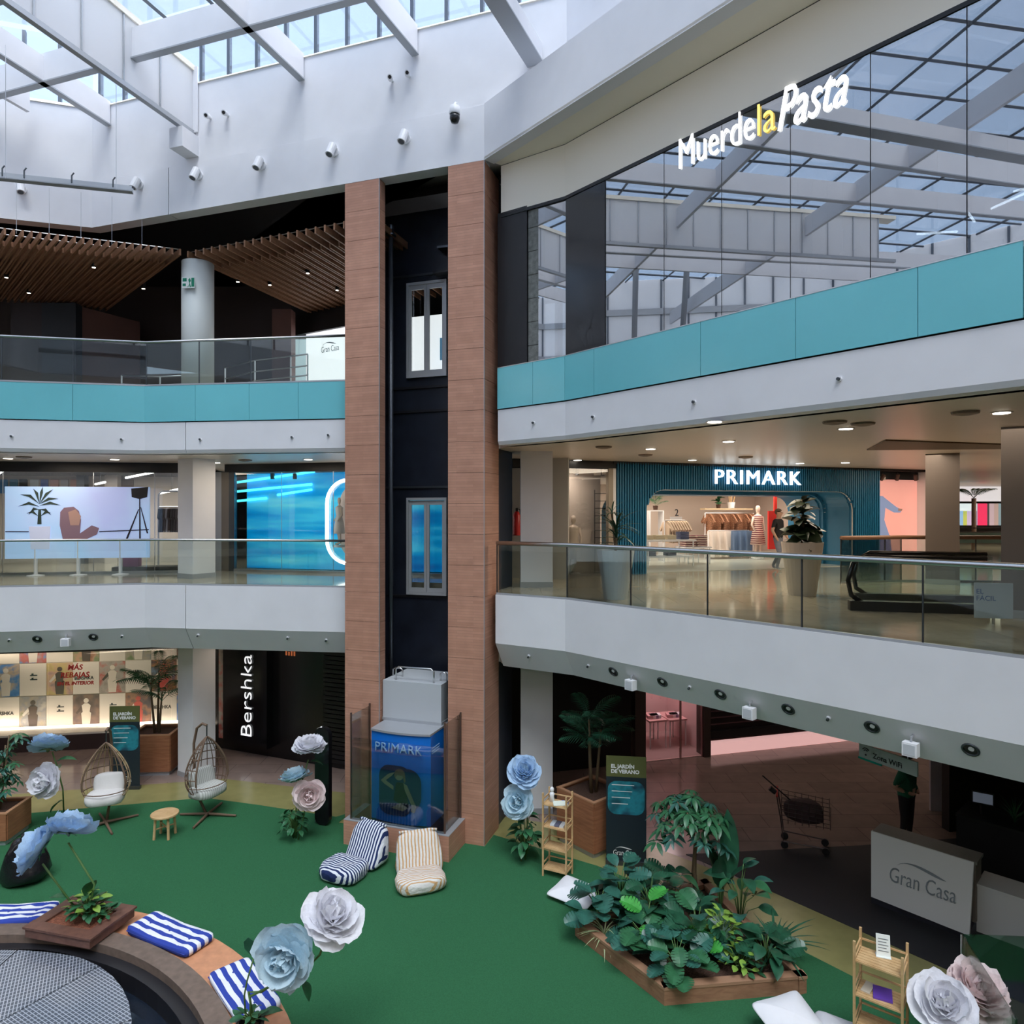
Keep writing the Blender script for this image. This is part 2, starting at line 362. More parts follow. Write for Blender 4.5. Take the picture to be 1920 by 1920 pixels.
# first and second floor plates, ceilings
e1L, e1R = inset(CL, .35), inset(CR1, .35); e2L, e2R = inset(CL, .3), inset(CR2, .3)
plate('floor_first', inset(CL, .02), inset(CR1, .02), Z1-.18, Z1, FLOOR1)
plate('floor_second', inset(CL, .02), inset(CR2, .02), Z2-.18, Z2, FLOOR1)
plate('ceiling_ground', e1L, e1R, 3.47, 3.62, CEILW)
plate('ceiling_first', e2L, e2R, 7.93, 8.08, CEILW)
plate('ceiling_second', inset(RFL, .38), inset([RFR[0]]+G[1:], .0), 14.0, 14.2, DARK)
back = MB(); back.prism([(40, .12), (-13, .12), (-21.5, 6), (-34, 6), (-34, -10), (40, -10)], Z1-.3, Z1); struct(put('floor_first', back, FLOOR1))
back = MB(); back.prism([(40, .0), (-13, .0), (-21.5, 6), (-34, 6), (-34, -10), (40, -10)], 7.93, Z2); struct(put('floor_second', back, WHITE))
back = MB(); back.prism([(-21.5, 6), (-34, 6), (-34, 13), (-21.5, 13)], Z1-.9, Z1); struct(put('floor_first', back, WHITE))
back = MB(); back.prism([(-21.5, 6), (-34, 6), (-34, 13), (-21.5, 13)], 7.93, Z2); struct(put('floor_second', back, WHITE))
# outer shell so that no daylight leaks in from the sides
sh = MB(); sh.box((-34, 18, 7), (.3, 62, 15)); struct(put('wall_left', sh, PALEW))
sh = MB(); sh.box((40, 18, 7), (.3, 62, 15)); struct(put('wall_right', sh, GREYW))
sh = MB(); sh.box((3, 48, 7), (74, .3, 15)); struct(put('wall_far', sh, GREYW))
sh = MB(); sh.box((3, -10, 7), (74, .3, 15)); struct(put('wall_behind', sh, PALEW))
rf = MB()
ri = inset(RFL, .2)
rf.prism(ri+[(.1, 14.3), (1.6, 13.99), (40, 14), (40, 48), (-34, 48), (-34, 13.6)], 14.3, 14.5)
rf.prism([(1.62, 13.985), (4.6, 10.1), (12.8, .2), (40, .2), (40, 13.99)], 14.3, 14.5)
rf.prism([(40, .2), (12.8, .2), (10.7, -6), (-15, -6), (-34, -3), (-34, -10), (40, -10)], 14.3, 14.5)
rf.prism([(-21, 13.6), (-34, 13.6), (-34, -3), (-21, 3)], 14.3, 14.5)
struct(put('roof', rf, GREYW))

# ---- fascias
JX = online(CL[3], CL[4], 348)
d = (Vector((CL[4][0], CL[4][1], 0))-Vector((CL[3][0], CL[3][1], 0))).normalized()*.009
JA, JB = (JX-d)[:2], (JX+d)[:2]
P1 = [(0, 4.95), (0, 3.98), (.30, 3.47), (.5, 3.47), (.5, 4.9), (.06, 4.95)]
P2 = [(0, 8.62), (0, 8.0), (.03, 7.93), (.45, 7.93), (.45, 8.62)]
n = 1
for ch in (CL[:4]+[JA], [JB, CL[4]], CR1):
    struct(put('trim_%d' % n, sweep(MB(), ch, P1), WHITE), 'white balcony fascia of the first floor'); n += 1
for ch in (CL[:4]+[JA], [JB, CL[4]], CR2):
    struct(put('trim_%d' % n, sweep(MB(), ch, P2), WHITE), 'white balcony fascia of the second floor'); n += 1
struct(put('trim_%d' % n, MB().wall((12.6, .12), (-13, .12), 3.5, 4.95, -.2), WHITE)); n += 1
# teal glass bands of the second floor: one panel each
def bands(ch, cuts, name, label):
    r = bpy.data.objects.new(name, None); C.objects.link(r); struct(r, label)
    for i in range(len(ch)-1):
        a, b = Vector((ch[i][0], ch[i][1], 0)), Vector((ch[i+1][0], ch[i+1][1], 0)); L = (b-a).length
        ts = sorted([0, 1]+[t for t in [((online(a, b, px)-a).dot(b-a))/L**2 for px in cuts] if .02 < t < .98])
        for t0, t1 in zip(ts, ts[1:]):
            m = MB(); p, q = a.lerp(b, t0), a.lerp(b, t1); dd = (q-p).normalized()*.004; o = perp(b-a)*-.02
            m.wall(p+dd+o, q-dd+o, 8.64, 9.45, .025); put('glass_panel', m, TEAL, r)
            m = MB(); m.wall(p+o-perp(b-a)*.004, q+o-perp(b-a)*.004, 9.45, 9.462, .035); put('edge_strip', m, STEEL, r)
    return r
bands(CL, [-250, -120, 5, 137, 367, 468, 560], 'teal_band_trim', 'teal glass band along the second floor balcony left of the lift')
bands(CR2, [1000, 1115, 1315, 1493, 1722, 1960], 'teal_band_trim', 'teal glass band under the restaurant window')

# ---- balustrades
def balustrade(ch, cuts, z0, ztop, label, name='balustrade', railr=.028, railmat=None, post=True, off=.05):
    c = ch[len(ch)//2]; r = thing(name, label, 'balustrade', (c[0], c[1], z0))
    ch2 = inset(ch, off)
    for i in range(len(ch2)-1):
        a, b = Vector(ch2[i]+(0,)), Vector(ch2[i+1]+(0,)); L = (b-a).length
        ts = sorted([0, 1]+[t for t in [((online(a, b, px)-a).dot(b-a))/L**2 for px in cuts] if .03 < t < .97])
        for t0, t1 in zip(ts, ts[1:]):
            p, q = a.lerp(b, t0), a.lerp(b, t1); dd = (q-p).normalized()*.006
            m = MB(); m.wall(p+dd, q-dd, z0+.01, ztop-.03, .014); put('glass_pane', m, BALG, r)
            if post:
                m = MB(); m.wall(p-dd*1.6, p+dd*1.6, z0, ztop-.02, .02); put('joint_post', m, DSTEEL, r)
        m = MB(); m.wall(a-perp(b-a)*.02, b-perp(b-a)*.02, z0-.005, z0+.035, .055); put('base_channel', m, GREYM, r)
    m = MB(); m.tube([p+(ztop,) for p in ch2], railr, 10); put('handrail', m, railmat or STEEL, r, smooth=True)
    return r
balustrade(CL, [-120, 137, 272, 373, 470], 9.46, 10.46, 'glass balustrade with steel handrail above the teal band left of the lift', post=True)
balustrade(CL, [-60, 140, 577], Z1, 5.97, 'glass balustrade with steel handrail on the first floor left of the lift', post=False)
balustrade(CR1, [1182, 1326, 1503, 1730, 1990], Z1, 5.98, 'long glass balustrade with steel handrail before the fluted blue shop front', railr=.042)

# ---- lift tower: two tile-clad piers and the shaft behind
def pier(u0, u1, wd, label):
    r = bpy.data.objects.new('column', None); C.objects.link(r); r.location = UW((u0+u1)/2, wd/2); struct(r, label)
    m = MB(); m.obox(UW(u0+.02, .02), T2*(u1-u0-.04), N2*(wd-.04), UP*13.54); put('core', m, DARK, r)
    k = 22; h = 13.54/k
    for i in range(k):
        z0 = i*h+.003; zz = UP*(h-.006)
        m = MB(); m.obox(UW(u0, 0, z0), T2*(u1-u0), N2*.02, zz); put('cladding_panel', m, CLAD, r)
        m = MB(); m.obox(UW(u1-.02, .021, z0), T2*.02, N2*(wd-.021), zz); put('cladding_panel', m, CLAD, r)
    m = MB(); m.obox(UW(u1-.004, -.008, 0), T2*.012, N2*.012, UP*13.54); put('corner_strip', m, GREYM, r)
    return r
pier(-3.146, -2.33, .25, 'tile-clad pier on the left of the lift shaft')
pier(-.774, 0, .86, 'tile-clad pier on the right of the lift shaft')
ws = MB()
ws.obox(UW(-3.2, .25), N2*1.6, T2*.06, UP*13.54); ws.obox(UW(-.1, .87), N2*1.0, T2*.06, UP*13.54)
struct(put('wall_shaft', ws, NAVY), 'dark side walls of the lift shaft')
ws = MB(); zs = [0, 4.69, 6.93, 9.70, 11.9, 13.54]; du0, du1 = -2.56, -1.55
for i in range(5):
    if i in (1, 3):
        ws.obox(UW(-3.14, 1.72, zs[i]), T2*(du0+3.14), N2*.1, UP*(zs[i+1]-zs[i])); ws.obox(UW(du1, 1.72, zs[i]), T2*(-.1-du1), N2*.1, UP*(zs[i+1]-zs[i]))
    else: ws.obox(UW(-3.14, 1.72, zs[i]), T2*3.04, N2*.1, UP*(zs[i+1]-zs[i]))
struct(put('wall_shaft_back', ws, NAVY), 'dark back wall of the lift shaft with two door openings')
for z in (12.05, 9.45, 7.15, 4.62, 8.9):
    m = MB(); m.obox(UW(-3.1, 1.69, z), T2*3.0, N2*.03, UP*.05); put('ledge', m, DARK if z in (9.45, 8.9, 4.62) else DSTEEL, bpy.data.objects['wall_shaft_back'])

# ---- roof ring fascias
z0, zs_, z1 = 13.54, 14.63, 16.42
sj = online(RFL[2], RFL[3], 316); sd = T2*.012
lo = [(0, z0), (0, zs_), (.32, zs_), (.32, z0)]
hi = [(.012, zs_+.008), (.012, z1), (.3, z1), (.3, zs_+.008)]
cap = [(-.02, z1), (.10, z1+.12), (.35, z1+.12), (.35, z1)]
struct(put('beam', sweep(MB(), RFL[:3]+[(sj-sd)[:2]], lo), WHITE), 'white lower fascia of the roof ring left of its black joint')
struct(put('beam', sweep(MB(), [(sj+sd)[:2], RFL[3]], lo), WHITE), 'white lower fascia of the roof ring above the lift')
struct(put('wall_roof_ring', sweep(MB(), RFL+[(UW(2.2, 0).x, UW(2.2, 0).y)], hi), WHITE), 'white upper wall of the roof ring')
struct(put('trim_%d' % n, sweep(MB(), RFL+[(UW(2.2, 0).x, UW(2.2, 0).y)], cap), CREAM), 'beige coping under the clerestory windows'); n += 1
struct(put('beam', sweep(MB(), RFR, [(0, z0), (0, zs_+.02), (.25, zs_+.02), (.25, z0)]), WHITE), 'white sloping-looking roof fascia above the restaurant window')
sf = MB(); sf.prism([RFR[0], RFR[1], RFR[2], (12.1, .16), G[3], G[2], G[1], G[0]], z0+.012, z0+.06); struct(put('ceiling_soffit', sf, CREAM), 'soffit between roof fascia and restaurant window')
struct(put('trim_%d' % n, sweep(MB(), G, [(0, 12.55), (0, z0), (.2, z0), (.2, 12.55)]), CREAM), 'cream band above the restaurant window'); n += 1
wr = MB(); sweep(wr, [(.9, 13.2)]+[(3.9, 9.75), (12.4, .1)], [(0, zs_), (0, 18.0), (.2, 18.0), (.2, zs_)]); struct(put('wall_roof_right', wr, WHITE))
lg = MB(); lg.prism([(-.45, 13.62), (3.0, 9.45), (10.7, .3), (12.4, .2), (3.9, 9.75), (.9, 13.2)], zs_, zs_+.03); struct(put('ceiling_ledge', lg, WHITE))

# ---- clerestory, roof glazing, beams
ring = [(-21, 3), (-21, 13.6), (-16.0, 15.06), (-10.25, 16.79), (UW(2.2, 0).x, UW(2.2, 0).y)]
zc, zr = z1+.12, 18.2
wn = bpy.data.objects.new('window_1', None); C.objects.link(wn); struct(wn, 'clerestory windows above the white roof wall')
for i in range(1, len(ring)-1):
    a, b = Vector(ring[i]+(0,)), Vector(ring[i+1]+(0,)); L = (b-a).length; k = max(1, round(L/.80)); nn = perp(b-a)*.2
    for j in range(k):
        p, q = a.lerp(b, j/k)+nn, a.lerp(b, (j+1)/k)+nn; dd = (q-p).normalized()*.035
        m = MB(); m.wall(p+dd, q-dd, zc, zr, .012); put('pane', m, ROOFG, wn)
        m = MB(); m.wall(p-dd, p+dd, zc-.02, zr, .09); put('mullion', m, MULL, wn)
# far sides of the ring, seen mirrored in the restaurant window
wl = bpy.data.objects.new('window_2', None); C.objects.link(wl); struct(wl, 'milky window wall on the far side of the roof ring')
far = [(12.4, -.4), (10.7, -6), (-15, -6), (-21, 3), (-21, 13.6)]
wb = MB(); sweep(wb, far, [(0, z0-.2), (0, 15.0), (.3, 15.0), (.3, z0-.2)]); struct(put('beam', wb, GREYM), 'grey fascia on the far side of the roof ring')
wb = MB(); sweep(wb, far, [(-.05, 16.45), (-.05, 16.75), (.25, 16.75), (.25, 16.45)]); struct(put('beam', wb, GREYM))
for i in range(len(far)-1):
    a, b = Vector(far[i]+(0,)), Vector(far[i+1]+(0,)); L = (b-a).length; k = max(1, round(L/1.35))
    for j in range(k):
        p, q = a.lerp(b, j/k), a.lerp(b, (j+1)/k); dd = (q-p).normalized()*.05
        m = MB(); m.wall(p+dd, q-dd, 15.0, 16.45, .03); m.wall(p+dd, q-dd, 16.75, zr, .03); put('milky_pane', m, MILK, wl)
        m = MB(); m.wall(p-dd, p+dd, 15.0, zr, .12); put('mullion', m, MULL, wl)
rg = bpy.data.objects.new('roof_glazing', None); C.objects.link(rg); struct(rg, 'glass roof of the atrium with dark glazing bars')
rpoly = [ring[0], ring[1], ring[2], ring[3], ring[4], (3.9, 9.75), (12.4, .1), (12.4, -.4), (10.7, -6), (-15, -6)]
m = MB(); m.prism(rpoly, zr, zr+.012); put('roof_glass', m, ROOFG, rg)
def clipline(o, dv):
    """part of the plan line o + s*dv inside the roof polygon"""
    ss = []
    for i in range(len(rpoly)):
        a, b = Vector(rpoly[i]), Vector(rpoly[(i+1) % len(rpoly)]); e = b-a; den = dv.x*e.y-dv.y*e.x
        if abs(den) < 1e-9: continue
        w_ = a-Vector(o[:2]); s = (w_.x*e.y-w_.y*e.x)/den; t = (w_.x*dv.y-w_.y*dv.x)/den
        if 0 <= t <= 1: ss.append(s)
    return (min(ss), max(ss)) if len(ss) > 1 else None
for base, dv, stp, rng in ((T2, N2, 1.36, range(-16, 9)), (N2, T2, 1.75, range(-12, 2))):
    for k in rng:
        o = UW(0, 0)+base*(k*stp+.2); c = clipline(o, dv)
        if c is None: continue
        m = MB(); m.tube([o+dv*c[0]+UP*(zr-.05), o+dv*c[1]+UP*(zr-.05)], .05, 4); put('glazing_bar', m, MULL, rg)
# deep white roof beams (towards the viewer) and the cross beam
def deepbeam(px, vb, dirv, zb, zt, wd, label, length=22.0, name='beam'):
    p = online(R0, R0+T2, px); dv = Vector((dirv[0], dirv[1], 0)).normalized(); o = perp(dv)
    c = clipline(p+dv*.3, dv); L = min(length, c[1]-.2) if c else length
    m = MB(); m.obox(p+UP*zb-o*wd/2+dv*.02, dv*L, o*wd, UP*(zt-zb)); b = struct(put(name, m, WHITE), label)
    m = MB(); m.obox(p+UP*(zb-.03)-o*(wd/2+.03)+dv*.02, dv*L, o*(wd+.06), UP*.03); put('bottom_flange', m, GREYM, b); return b
for i, (px, dv, zb, zt) in enumerate([(205, (-.74, -2.56), 15.95, 16.5), (567, (-.82, -2.33), 15.95, 16.5), (780, (-.61, -1.47), 15.92, 16.5)]):
    deepbeam(px, 0, dv, zb, zt, .10, 'white deep roof beam')
p0 = D(50, 262, 16.1); m = MB(); dv = Vector((-.74, -2.4, 0)).normalized(); m.obox(Vector((p0.x, p0.y, 15.95)), dv*16, perp(dv)*.1, UP*.55); struct(put('beam', m, WHITE))
eb = deepbeam(1005, 0, (-.686, -1.56), 15.2, 15.55, .28, 'grey roof edge beam beside the lift fascia')
w0 = -1.74; m = MB(); m.obox(UW(-19, w0, 15.95), T2*21.2, N2*.1, UP*.62); cb = struct(put('beam', m, WHITE), 'white cross beam under the glass roof')
m = MB(); m.obox(UW(-19, w0-.03, 15.92), T2*21.2, N2*.16, UP*.03); put('bottom_flange', m, GREYM, cb)
for ww in (-6.2, -10.7):
    m = MB(); m.obox(UW(-20, ww, 15.95), T2*26, N2*.1, UP*.62); struct(put('beam', m, WHITE))
# milky upstand along the low beam on the left
pB = online(R0, R0+T2, 362); dB = Vector((-1.29, -4.13, 0)).normalized(); oB = perp(dB)
wm = bpy.data.objects.new('window_3', None); C.objects.link(wm); struct(wm, 'milky upstand window above the grey track beam')
for k in range(14):
    a, b = pB+dB*(.05+k*.95), pB+dB*(.05+k*.95+.93)
    m = MB(); m.obox(a+UP*15.36, b-a, oB*.03, UP*1.36); put('milky_pane', m, MILK, wm)
    m = MB(); m.obox(b+UP*15.36-oB*.02, dB*.03, oB*.07, UP*1.36); put('mullion', m, GREYM, wm)
m = MB(); m.obox(pB+UP*15.24-oB*.05, dB*14, oB*.12, UP*.10); b_ = struct(put('beam', m, GREYM), 'grey track beam under the milky upstand window')
for k in range(6):
    m = MB(); q = pB+dB*(1.2+k*1.6)+UP*15.34-oB*.04; m.tube([q, q+UP*.06, q+UP*.09-oB*.04], .012, 6); put('hook', m, GREYM, b_)
m = MB(); m.obox(pB+UP*16.72-oB*.35, dB*14, oB*.42, UP*.12); struct(put('trim_%d' % n, m, CREAM), 'beige roof curb over the milky upstand window'); n += 1
m = MB(); m.obox(pB+UP*15.30+dB*.05+oB*-.14, dB*-.03, oB*.3, UP*1.5); m.obox(pB+UP*14.75-oB*.2, oB*.36, dB*.5, UP*.45); struct(put('trim_%d' % n, m, WHITE), 'white boxed end of the track beam'); n += 1
for k in (-12.0, -9.0, -14.5):
    a = Vector((-20.6, 2.0-k*.75, 13.6)); m = MB(); m.tube([a, a+Vector((3.4, 0, 4.4))], .13, 4); struct(put('beam', m, GREYM))
# ============================================================ RESTAURANT LEVEL (second floor, right)
rw = bpy.data.objects.new('window_4', None); C.objects.link(rw); struct(rw, 'tall tinted restaurant window wall with mirror reflections')
def gp(px):
    for i in range(len(G)-1):
        a, b = G[i], G[i+1]; p = online(a, b, px)
        t = (p-Vector(a+(0,))).dot(Vector(b+(0,))-Vector(a+(0,)))/((Vector(b)-Vector(a)).length**2)
        if (-.2 if i == 0 else -.02) <= t <= 1.001: return p, (Vector(b+(0,))-Vector(a+(0,))).normalized()
cutsG = [1136, 1245, 1353, 1482, 1632, 1813, 2020, 2300]
kn = Vector(G[2]+(0,)); kn2 = Vector(G[3]+(0,))
stops = [gp(c)[0] for c in cutsG]
for a, b in zip(stops, stops[1:]):
    m = MB(); dd = (b-a).normalized()*.005; m.wall(a+dd, b-dd, Z2+.0, 12.55, .02); put('pane', m, SOLARG, rw)
    m = MB(); m.wall(a-dd*1.4, a+dd*1.4, Z2, 12.55, .024); put('joint', m, DARK, rw)
m = MB(); sweep(m, G, [(-.015, 12.50), (-.015, 12.56), (.05, 12.56), (.05, 12.50)]); put('head_frame', m, DARK, rw)
def gslab(x0, x1, z0, z1, th, off=0.0):
    a, b = gp(x0)[0], gp(x1)[0]; o = perp(b-a)*off; m = MB(); m.wall(a+o, b+o, z0, z1, th); return m
struct(put('wall_restaurant_end', gslab(933, 988, Z2-.1, 12.6, .12), DARK), 'black wall between lift pier and restaurant window')
st = bpy.data.objects.new('column', None); C.objects.link(st); struct(st, 'grey stone block column beside the restaurant window')
for k in range(7):
    z = Z2+k*.46; put('stone_block', gslab(989, 1008, z, z+.45, .25, .03), M('grey_stone', (.16, .17, .16), .8, noise=.3, nscale=12, bump=.5), st)
put('pane', gslab(1008.5, 1060, Z2, 12.6, .02, .02), SOLARG, rw)
a_, b_ = Vector(G[1]+(0,)), gp(1136)[0]
m = MB(); m.wall(a_+(b_-a_)*.02, b_-(b_-a_)*.02, Z2, 12.55, .10); put('dark_panel', m, BLACKG, rw)
for px in (1127, 1150):
    p, dv = gp(px); m = MB(); m.obox(p+UP*Z2+perp(dv)*.04, dv*.07, perp(dv)*.07, UP*3.15); put('steel_post', m, GREYM, rw)
# interior: dark floor, walls
iw = MB(); iw.prism([(.4, 14.2), (1.2, 13.3), (3.9, 10.1), (12, .8), (22, .8), (22, 14.2)], 12.9, 13.0); struct(put('ceiling_restaurant', iw, DARK))
iw = MB(); iw.wall((1.3, 19.5), (22, 12), Z2, 12.9, .1); iw.wall((1.0, 13.6), (1.3, 19.5), Z2, 12.9, .1); struct(put('wall_restaurant', iw, M('restaurant_wall', (.06, .05, .05), .6)), 'dark back wall of the restaurant')
# sign
MUW = M('sign_white', (1, 1, 1), .4, emit=2.2); MUY = M('sign_yellow', (1, .72, .12), .4, emit=1.6, ecol=(1, .70, .16))
sg = thing('lettering_sign', 'glowing white and yellow restaurant name lettering on the tinted window', 'sign')
pS, dS = gp(1275); qS, _ = gp(1590); tot = (qS-pS).length; nS = perp(qS-pS)*-.012; dS = (qS-pS).normalized()
sg.location = pS+UP*11.0+nS
def zat(px, v): p = gp(px)[0]; return E+(960-v)/F*p.y
zb = zat(1275, 318); rise = (zat(1590, 185)-zb)/tot
mS = frame(pS+UP*zb+nS, dS)
s1 = text('letters', 'Muerde', 1.0, MUW, Matrix(), None, .02, -.014)
def fit(o, m, x0, x1, h, parent):
    me = o.data; xs = [v.co.x for v in me.vertices]; ys = [v.co.y for v in me.vertices]
    k = Matrix.Diagonal(((x1-x0)/(max(xs)-min(xs)), h/(max(ys)-min(ys)), 1, 1)) @ Matrix.Translation((-min(xs), -min(ys), 0))
    me.transform(rootm(parent).inverted() @ m @ Matrix.Translation((x0, 0, 0)) @ k); o.parent = parent
xm, xl = (gp(1415)[0]-pS).length, (gp(1455)[0]-pS).length
fit(s1, mS @ Matrix.Translation((0, .0, 0)) @ Matrix(((1, 0, 0, 0), (rise, 1, 0, 0), (0, 0, 1, 0), (0, 0, 0, 1))), 0, xm, .47, sg)
s2 = text('letters', 'la', 1.0, MUY, Matrix(), None, .02, -.014)
sh_ = Matrix(((1, 0, 0, 0), (rise, 1, 0, 0), (0, 0, 1, 0), (0, 0, 0, 1)))
fit(s2, mS @ sh_, xm+.06, xl, .45, sg)
s3 = text('letters', 'Pasta', 1.0, MUW, Matrix(), None, .02, -.006, shear=.35)
fit(s3, mS @ sh_ @ Matrix.Translation((0, -.06, 0)), xl+.04, tot, .58, sg)
# things inside the restaurant
RED = M('red_lacquer', (.55, .03, .03), .3)
def torus(mb, c, R, r, m=None, n=20, k=8):
    return mb.tube([(m if m is not None else Matrix()) @ (Vector(c)+Vector((R*cos(2*pi*i/n), R*sin(2*pi*i/n), 0))) for i in range(n+1)], r, k)
for i, (px, yb, lab) in enumerate([(1238, 2.2, 'red ring-backed chair behind the restaurant window, nearer the steel posts'), (1285, 2.9, 'red ring-backed chair behind the restaurant window, second from the steel posts')]):
    p, dv = gp(px); p = p+perp(dv)*yb; c = thing('ring_chair', lab, 'chair', (p.x, p.y, Z2), atan2(dv.y, dv.x), 'red chairs in the restaurant')
    m = MB(); m.box((0, 0, .45), (.44, .44, .06)); put('seat', m, RED, c, world=False)
    m = MB(); torus(m, (0, 0, 0), .24, .035, Matrix.Translation((0, .2, .78)) @ Matrix.Rotation(pi/2, 4, 'X')); put('backrest', m, RED, c, world=False, smooth=True)
    for sx in (-.18, .18):
        for sy in (-.18, .18): m = MB(); m.cyl((sx, sy, 0), (sx, sy, .43), .018, 6); put('leg', m, DSTEEL, c, world=False)
WICK = M('wicker', (.30, .19, .09), .8, bump=.6, bscale=80)
for i, px in enumerate((1300, 1330, 1360, 1392, 1425)):
    p, dv = gp(px); p = p+perp(dv)*3.4; c = thing('pendant_lamp', 'woven wicker pendant lamp in the restaurant, number %s from the steel posts' % ('one two three four five'.split()[i]), 'lamp', (p.x, p.y, 11.1), 0, 'wicker pendants in the restaurant')
    m = MB(); m.lathe([(.02, .20), (.06, .18), (.10, .10), (.11, .0), (.10, 0), (.06, .16), (.02, .19)], None, 14); put('shade', m, WICK, c, world=False, smooth=True)
    m = MB(); m.cyl((0, 0, .19), (0, 0, 1.8), .008, 6); put('cord', m, DARK, c, world=False)
m = MB(); p, dv = gp(1560); q = gp(1900)[0]; p = p+perp(dv)*4; q = q+perp(dv)*4
for i in range(4):
    s_ = p.lerp(q, i/4)+UP*(11.4+.1*i); l_ = thing('tube_lamp', 'slim white tube lamp hanging aslant in the restaurant, %s of four' % ('first second third fourth'.split()[i]), 'lamp', s_, .4+.5*i, 'tube lamps in the restaurant')
    m = MB(); m.cyl((-.5, 0, -.1), (.5, 0, .1), .02, 8); put('tube', m, LED, l_, world=False)
    m = MB(); m.cyl((0, 0, 0), (0, 0, 1.5-.1*i), .006, 5); put('cord', m, DARK, l_, world=False)

# ============================================================ SECOND FLOOR LEFT
slr = bpy.data.objects.new('ceiling_slats', None); C.objects.link(slr); struct(slr, 'ceiling of timber slats over the second floor gallery'); slr.location = (-8, 19, 12.7)
d1 = Vector((-.70, .714, 0)); zS = 12.72
f0, f1 = P(-130, 417, 12.8), P(338, 472, 12.8)
def slat(p, d, L, z, h=.15): 
    m = MB(); m.obox(Vector((p.x, p.y, z))-perp(d)*.02, d*L, perp(d)*.04, UP*h); return put('slat', m, SLATW, slr)
k = 30
for i in range(k):
    p = f0.lerp(f1, i/(k-1)); slat(p, d1, 6.4, zS)
    q = f0.lerp(f1, (i+.5)/(k-1)); q = q+d1*.75
    if i < k-1: slat(q, d1, 5.2, zS-.03, .12)
g0, g1 = P(352, 476, 12.8), P(700, 410, 12.8)
for i in range(22):
    p = g0.lerp(g1, i/21); slat(p, N2, 5.2-.06*i, zS)
    q = g0.lerp(g1, (i+.5)/21)+N2*.75
    if i < 21: slat(q, N2, 4.2, zS-.03, .12)
for a, b in ((f0, f1), (g0, g1)):
    for s in (.12, .55, 2.2, 4.0):
        n_ = (d1 if a is f0 else N2)*s; m = MB(); m.cyl(Vector((a.x, a.y, zS+.17))+n_, Vector((b.x, b.y, zS+.17))+n_, .012, 6); put('hanger_rail', m, STEEL, slr)
for i, px in enumerate((42, 130, 207, 211, 40)):
    q = P(px, 400, zS+.2)
for i in range(6):
    q = f0.lerp(f1, .2+i*.13)+d1*.3; m = MB(); m.cyl(Vector((q.x, q.y, zS+.15)), Vector((q.x, q.y, 14.0)), .005, 5); put('hanger_wire', m, STEEL, slr)
for i, (u, v) in enumerate([(12, 519), (54, 548), (176, 500), (269, 540), (446, 527), (577, 511), (632, 543), (506, 533)]):
    q = P(u, v, zS-.05); t_ = thing('downlight', 'small white spot between the timber ceiling slats, %s of eight' % ('first second third fourth fifth sixth seventh eighth'.split()[i]), 'lamp', (q.x, q.y, zS-.07), 0, 'spots in the slat ceiling')
    m = MB(); m.lathe([(.05, .0), (.05, .2)], None, 10); put('housing', m, DARK, t_, world=False)
    m = MB(); m.lathe([(.04, -.006), (.04, .0)], None, 10); put('lens', m, LAMP, t_, world=False)
# walls behind
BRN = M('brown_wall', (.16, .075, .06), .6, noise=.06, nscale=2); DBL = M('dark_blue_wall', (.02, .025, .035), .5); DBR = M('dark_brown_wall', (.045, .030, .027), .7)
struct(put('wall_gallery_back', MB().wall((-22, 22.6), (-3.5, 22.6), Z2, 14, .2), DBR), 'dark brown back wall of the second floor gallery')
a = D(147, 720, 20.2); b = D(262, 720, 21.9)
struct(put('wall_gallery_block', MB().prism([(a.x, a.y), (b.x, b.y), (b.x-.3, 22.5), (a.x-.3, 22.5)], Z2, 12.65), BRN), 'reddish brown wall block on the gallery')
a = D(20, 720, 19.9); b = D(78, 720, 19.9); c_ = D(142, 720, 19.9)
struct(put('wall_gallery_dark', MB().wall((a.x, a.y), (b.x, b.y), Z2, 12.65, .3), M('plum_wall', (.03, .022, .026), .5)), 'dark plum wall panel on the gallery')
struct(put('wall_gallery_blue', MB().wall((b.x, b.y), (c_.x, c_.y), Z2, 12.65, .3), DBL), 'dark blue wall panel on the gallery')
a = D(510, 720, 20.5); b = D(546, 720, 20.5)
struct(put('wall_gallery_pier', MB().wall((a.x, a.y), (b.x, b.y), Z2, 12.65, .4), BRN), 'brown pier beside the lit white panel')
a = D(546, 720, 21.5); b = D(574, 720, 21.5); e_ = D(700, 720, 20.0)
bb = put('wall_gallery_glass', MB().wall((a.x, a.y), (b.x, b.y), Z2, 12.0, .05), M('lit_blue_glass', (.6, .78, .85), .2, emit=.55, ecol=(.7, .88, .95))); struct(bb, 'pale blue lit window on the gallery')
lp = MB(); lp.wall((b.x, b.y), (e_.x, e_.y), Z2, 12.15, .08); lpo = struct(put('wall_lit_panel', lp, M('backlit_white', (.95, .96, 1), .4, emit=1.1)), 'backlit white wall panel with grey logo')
INK = M('ink_dark', (.03, .03, .04), .6); INKG = M('logo_grey', (.20, .23, .25), .5)
def logo(m, w, mat, parent, depth=.004):
    """swoosh over the two-word name, w wide, baseline at the frame origin"""
    t = text('logo_text', 'Gran Casa', 1.0, mat, Matrix(), None, depth, -.004)
    fit(t, m, 0, w, w*.24, parent)
    s = MB(); pts = [(w*(.10+.75*i/14), w*(.29+.10*sin(pi*(i/14)**.7))) for i in range(15)]
    pts2 = [(w*(.10+.75*i/14), w*(.29+.10*sin(pi*(i/14)**.7)-.006-.07*sin(pi*i/14)*(i/14))) for i in range(14, -1, -1)]
    s.plate(pts+pts2[1:-1], m, depth); put('logo_swoosh', s, mat, parent)
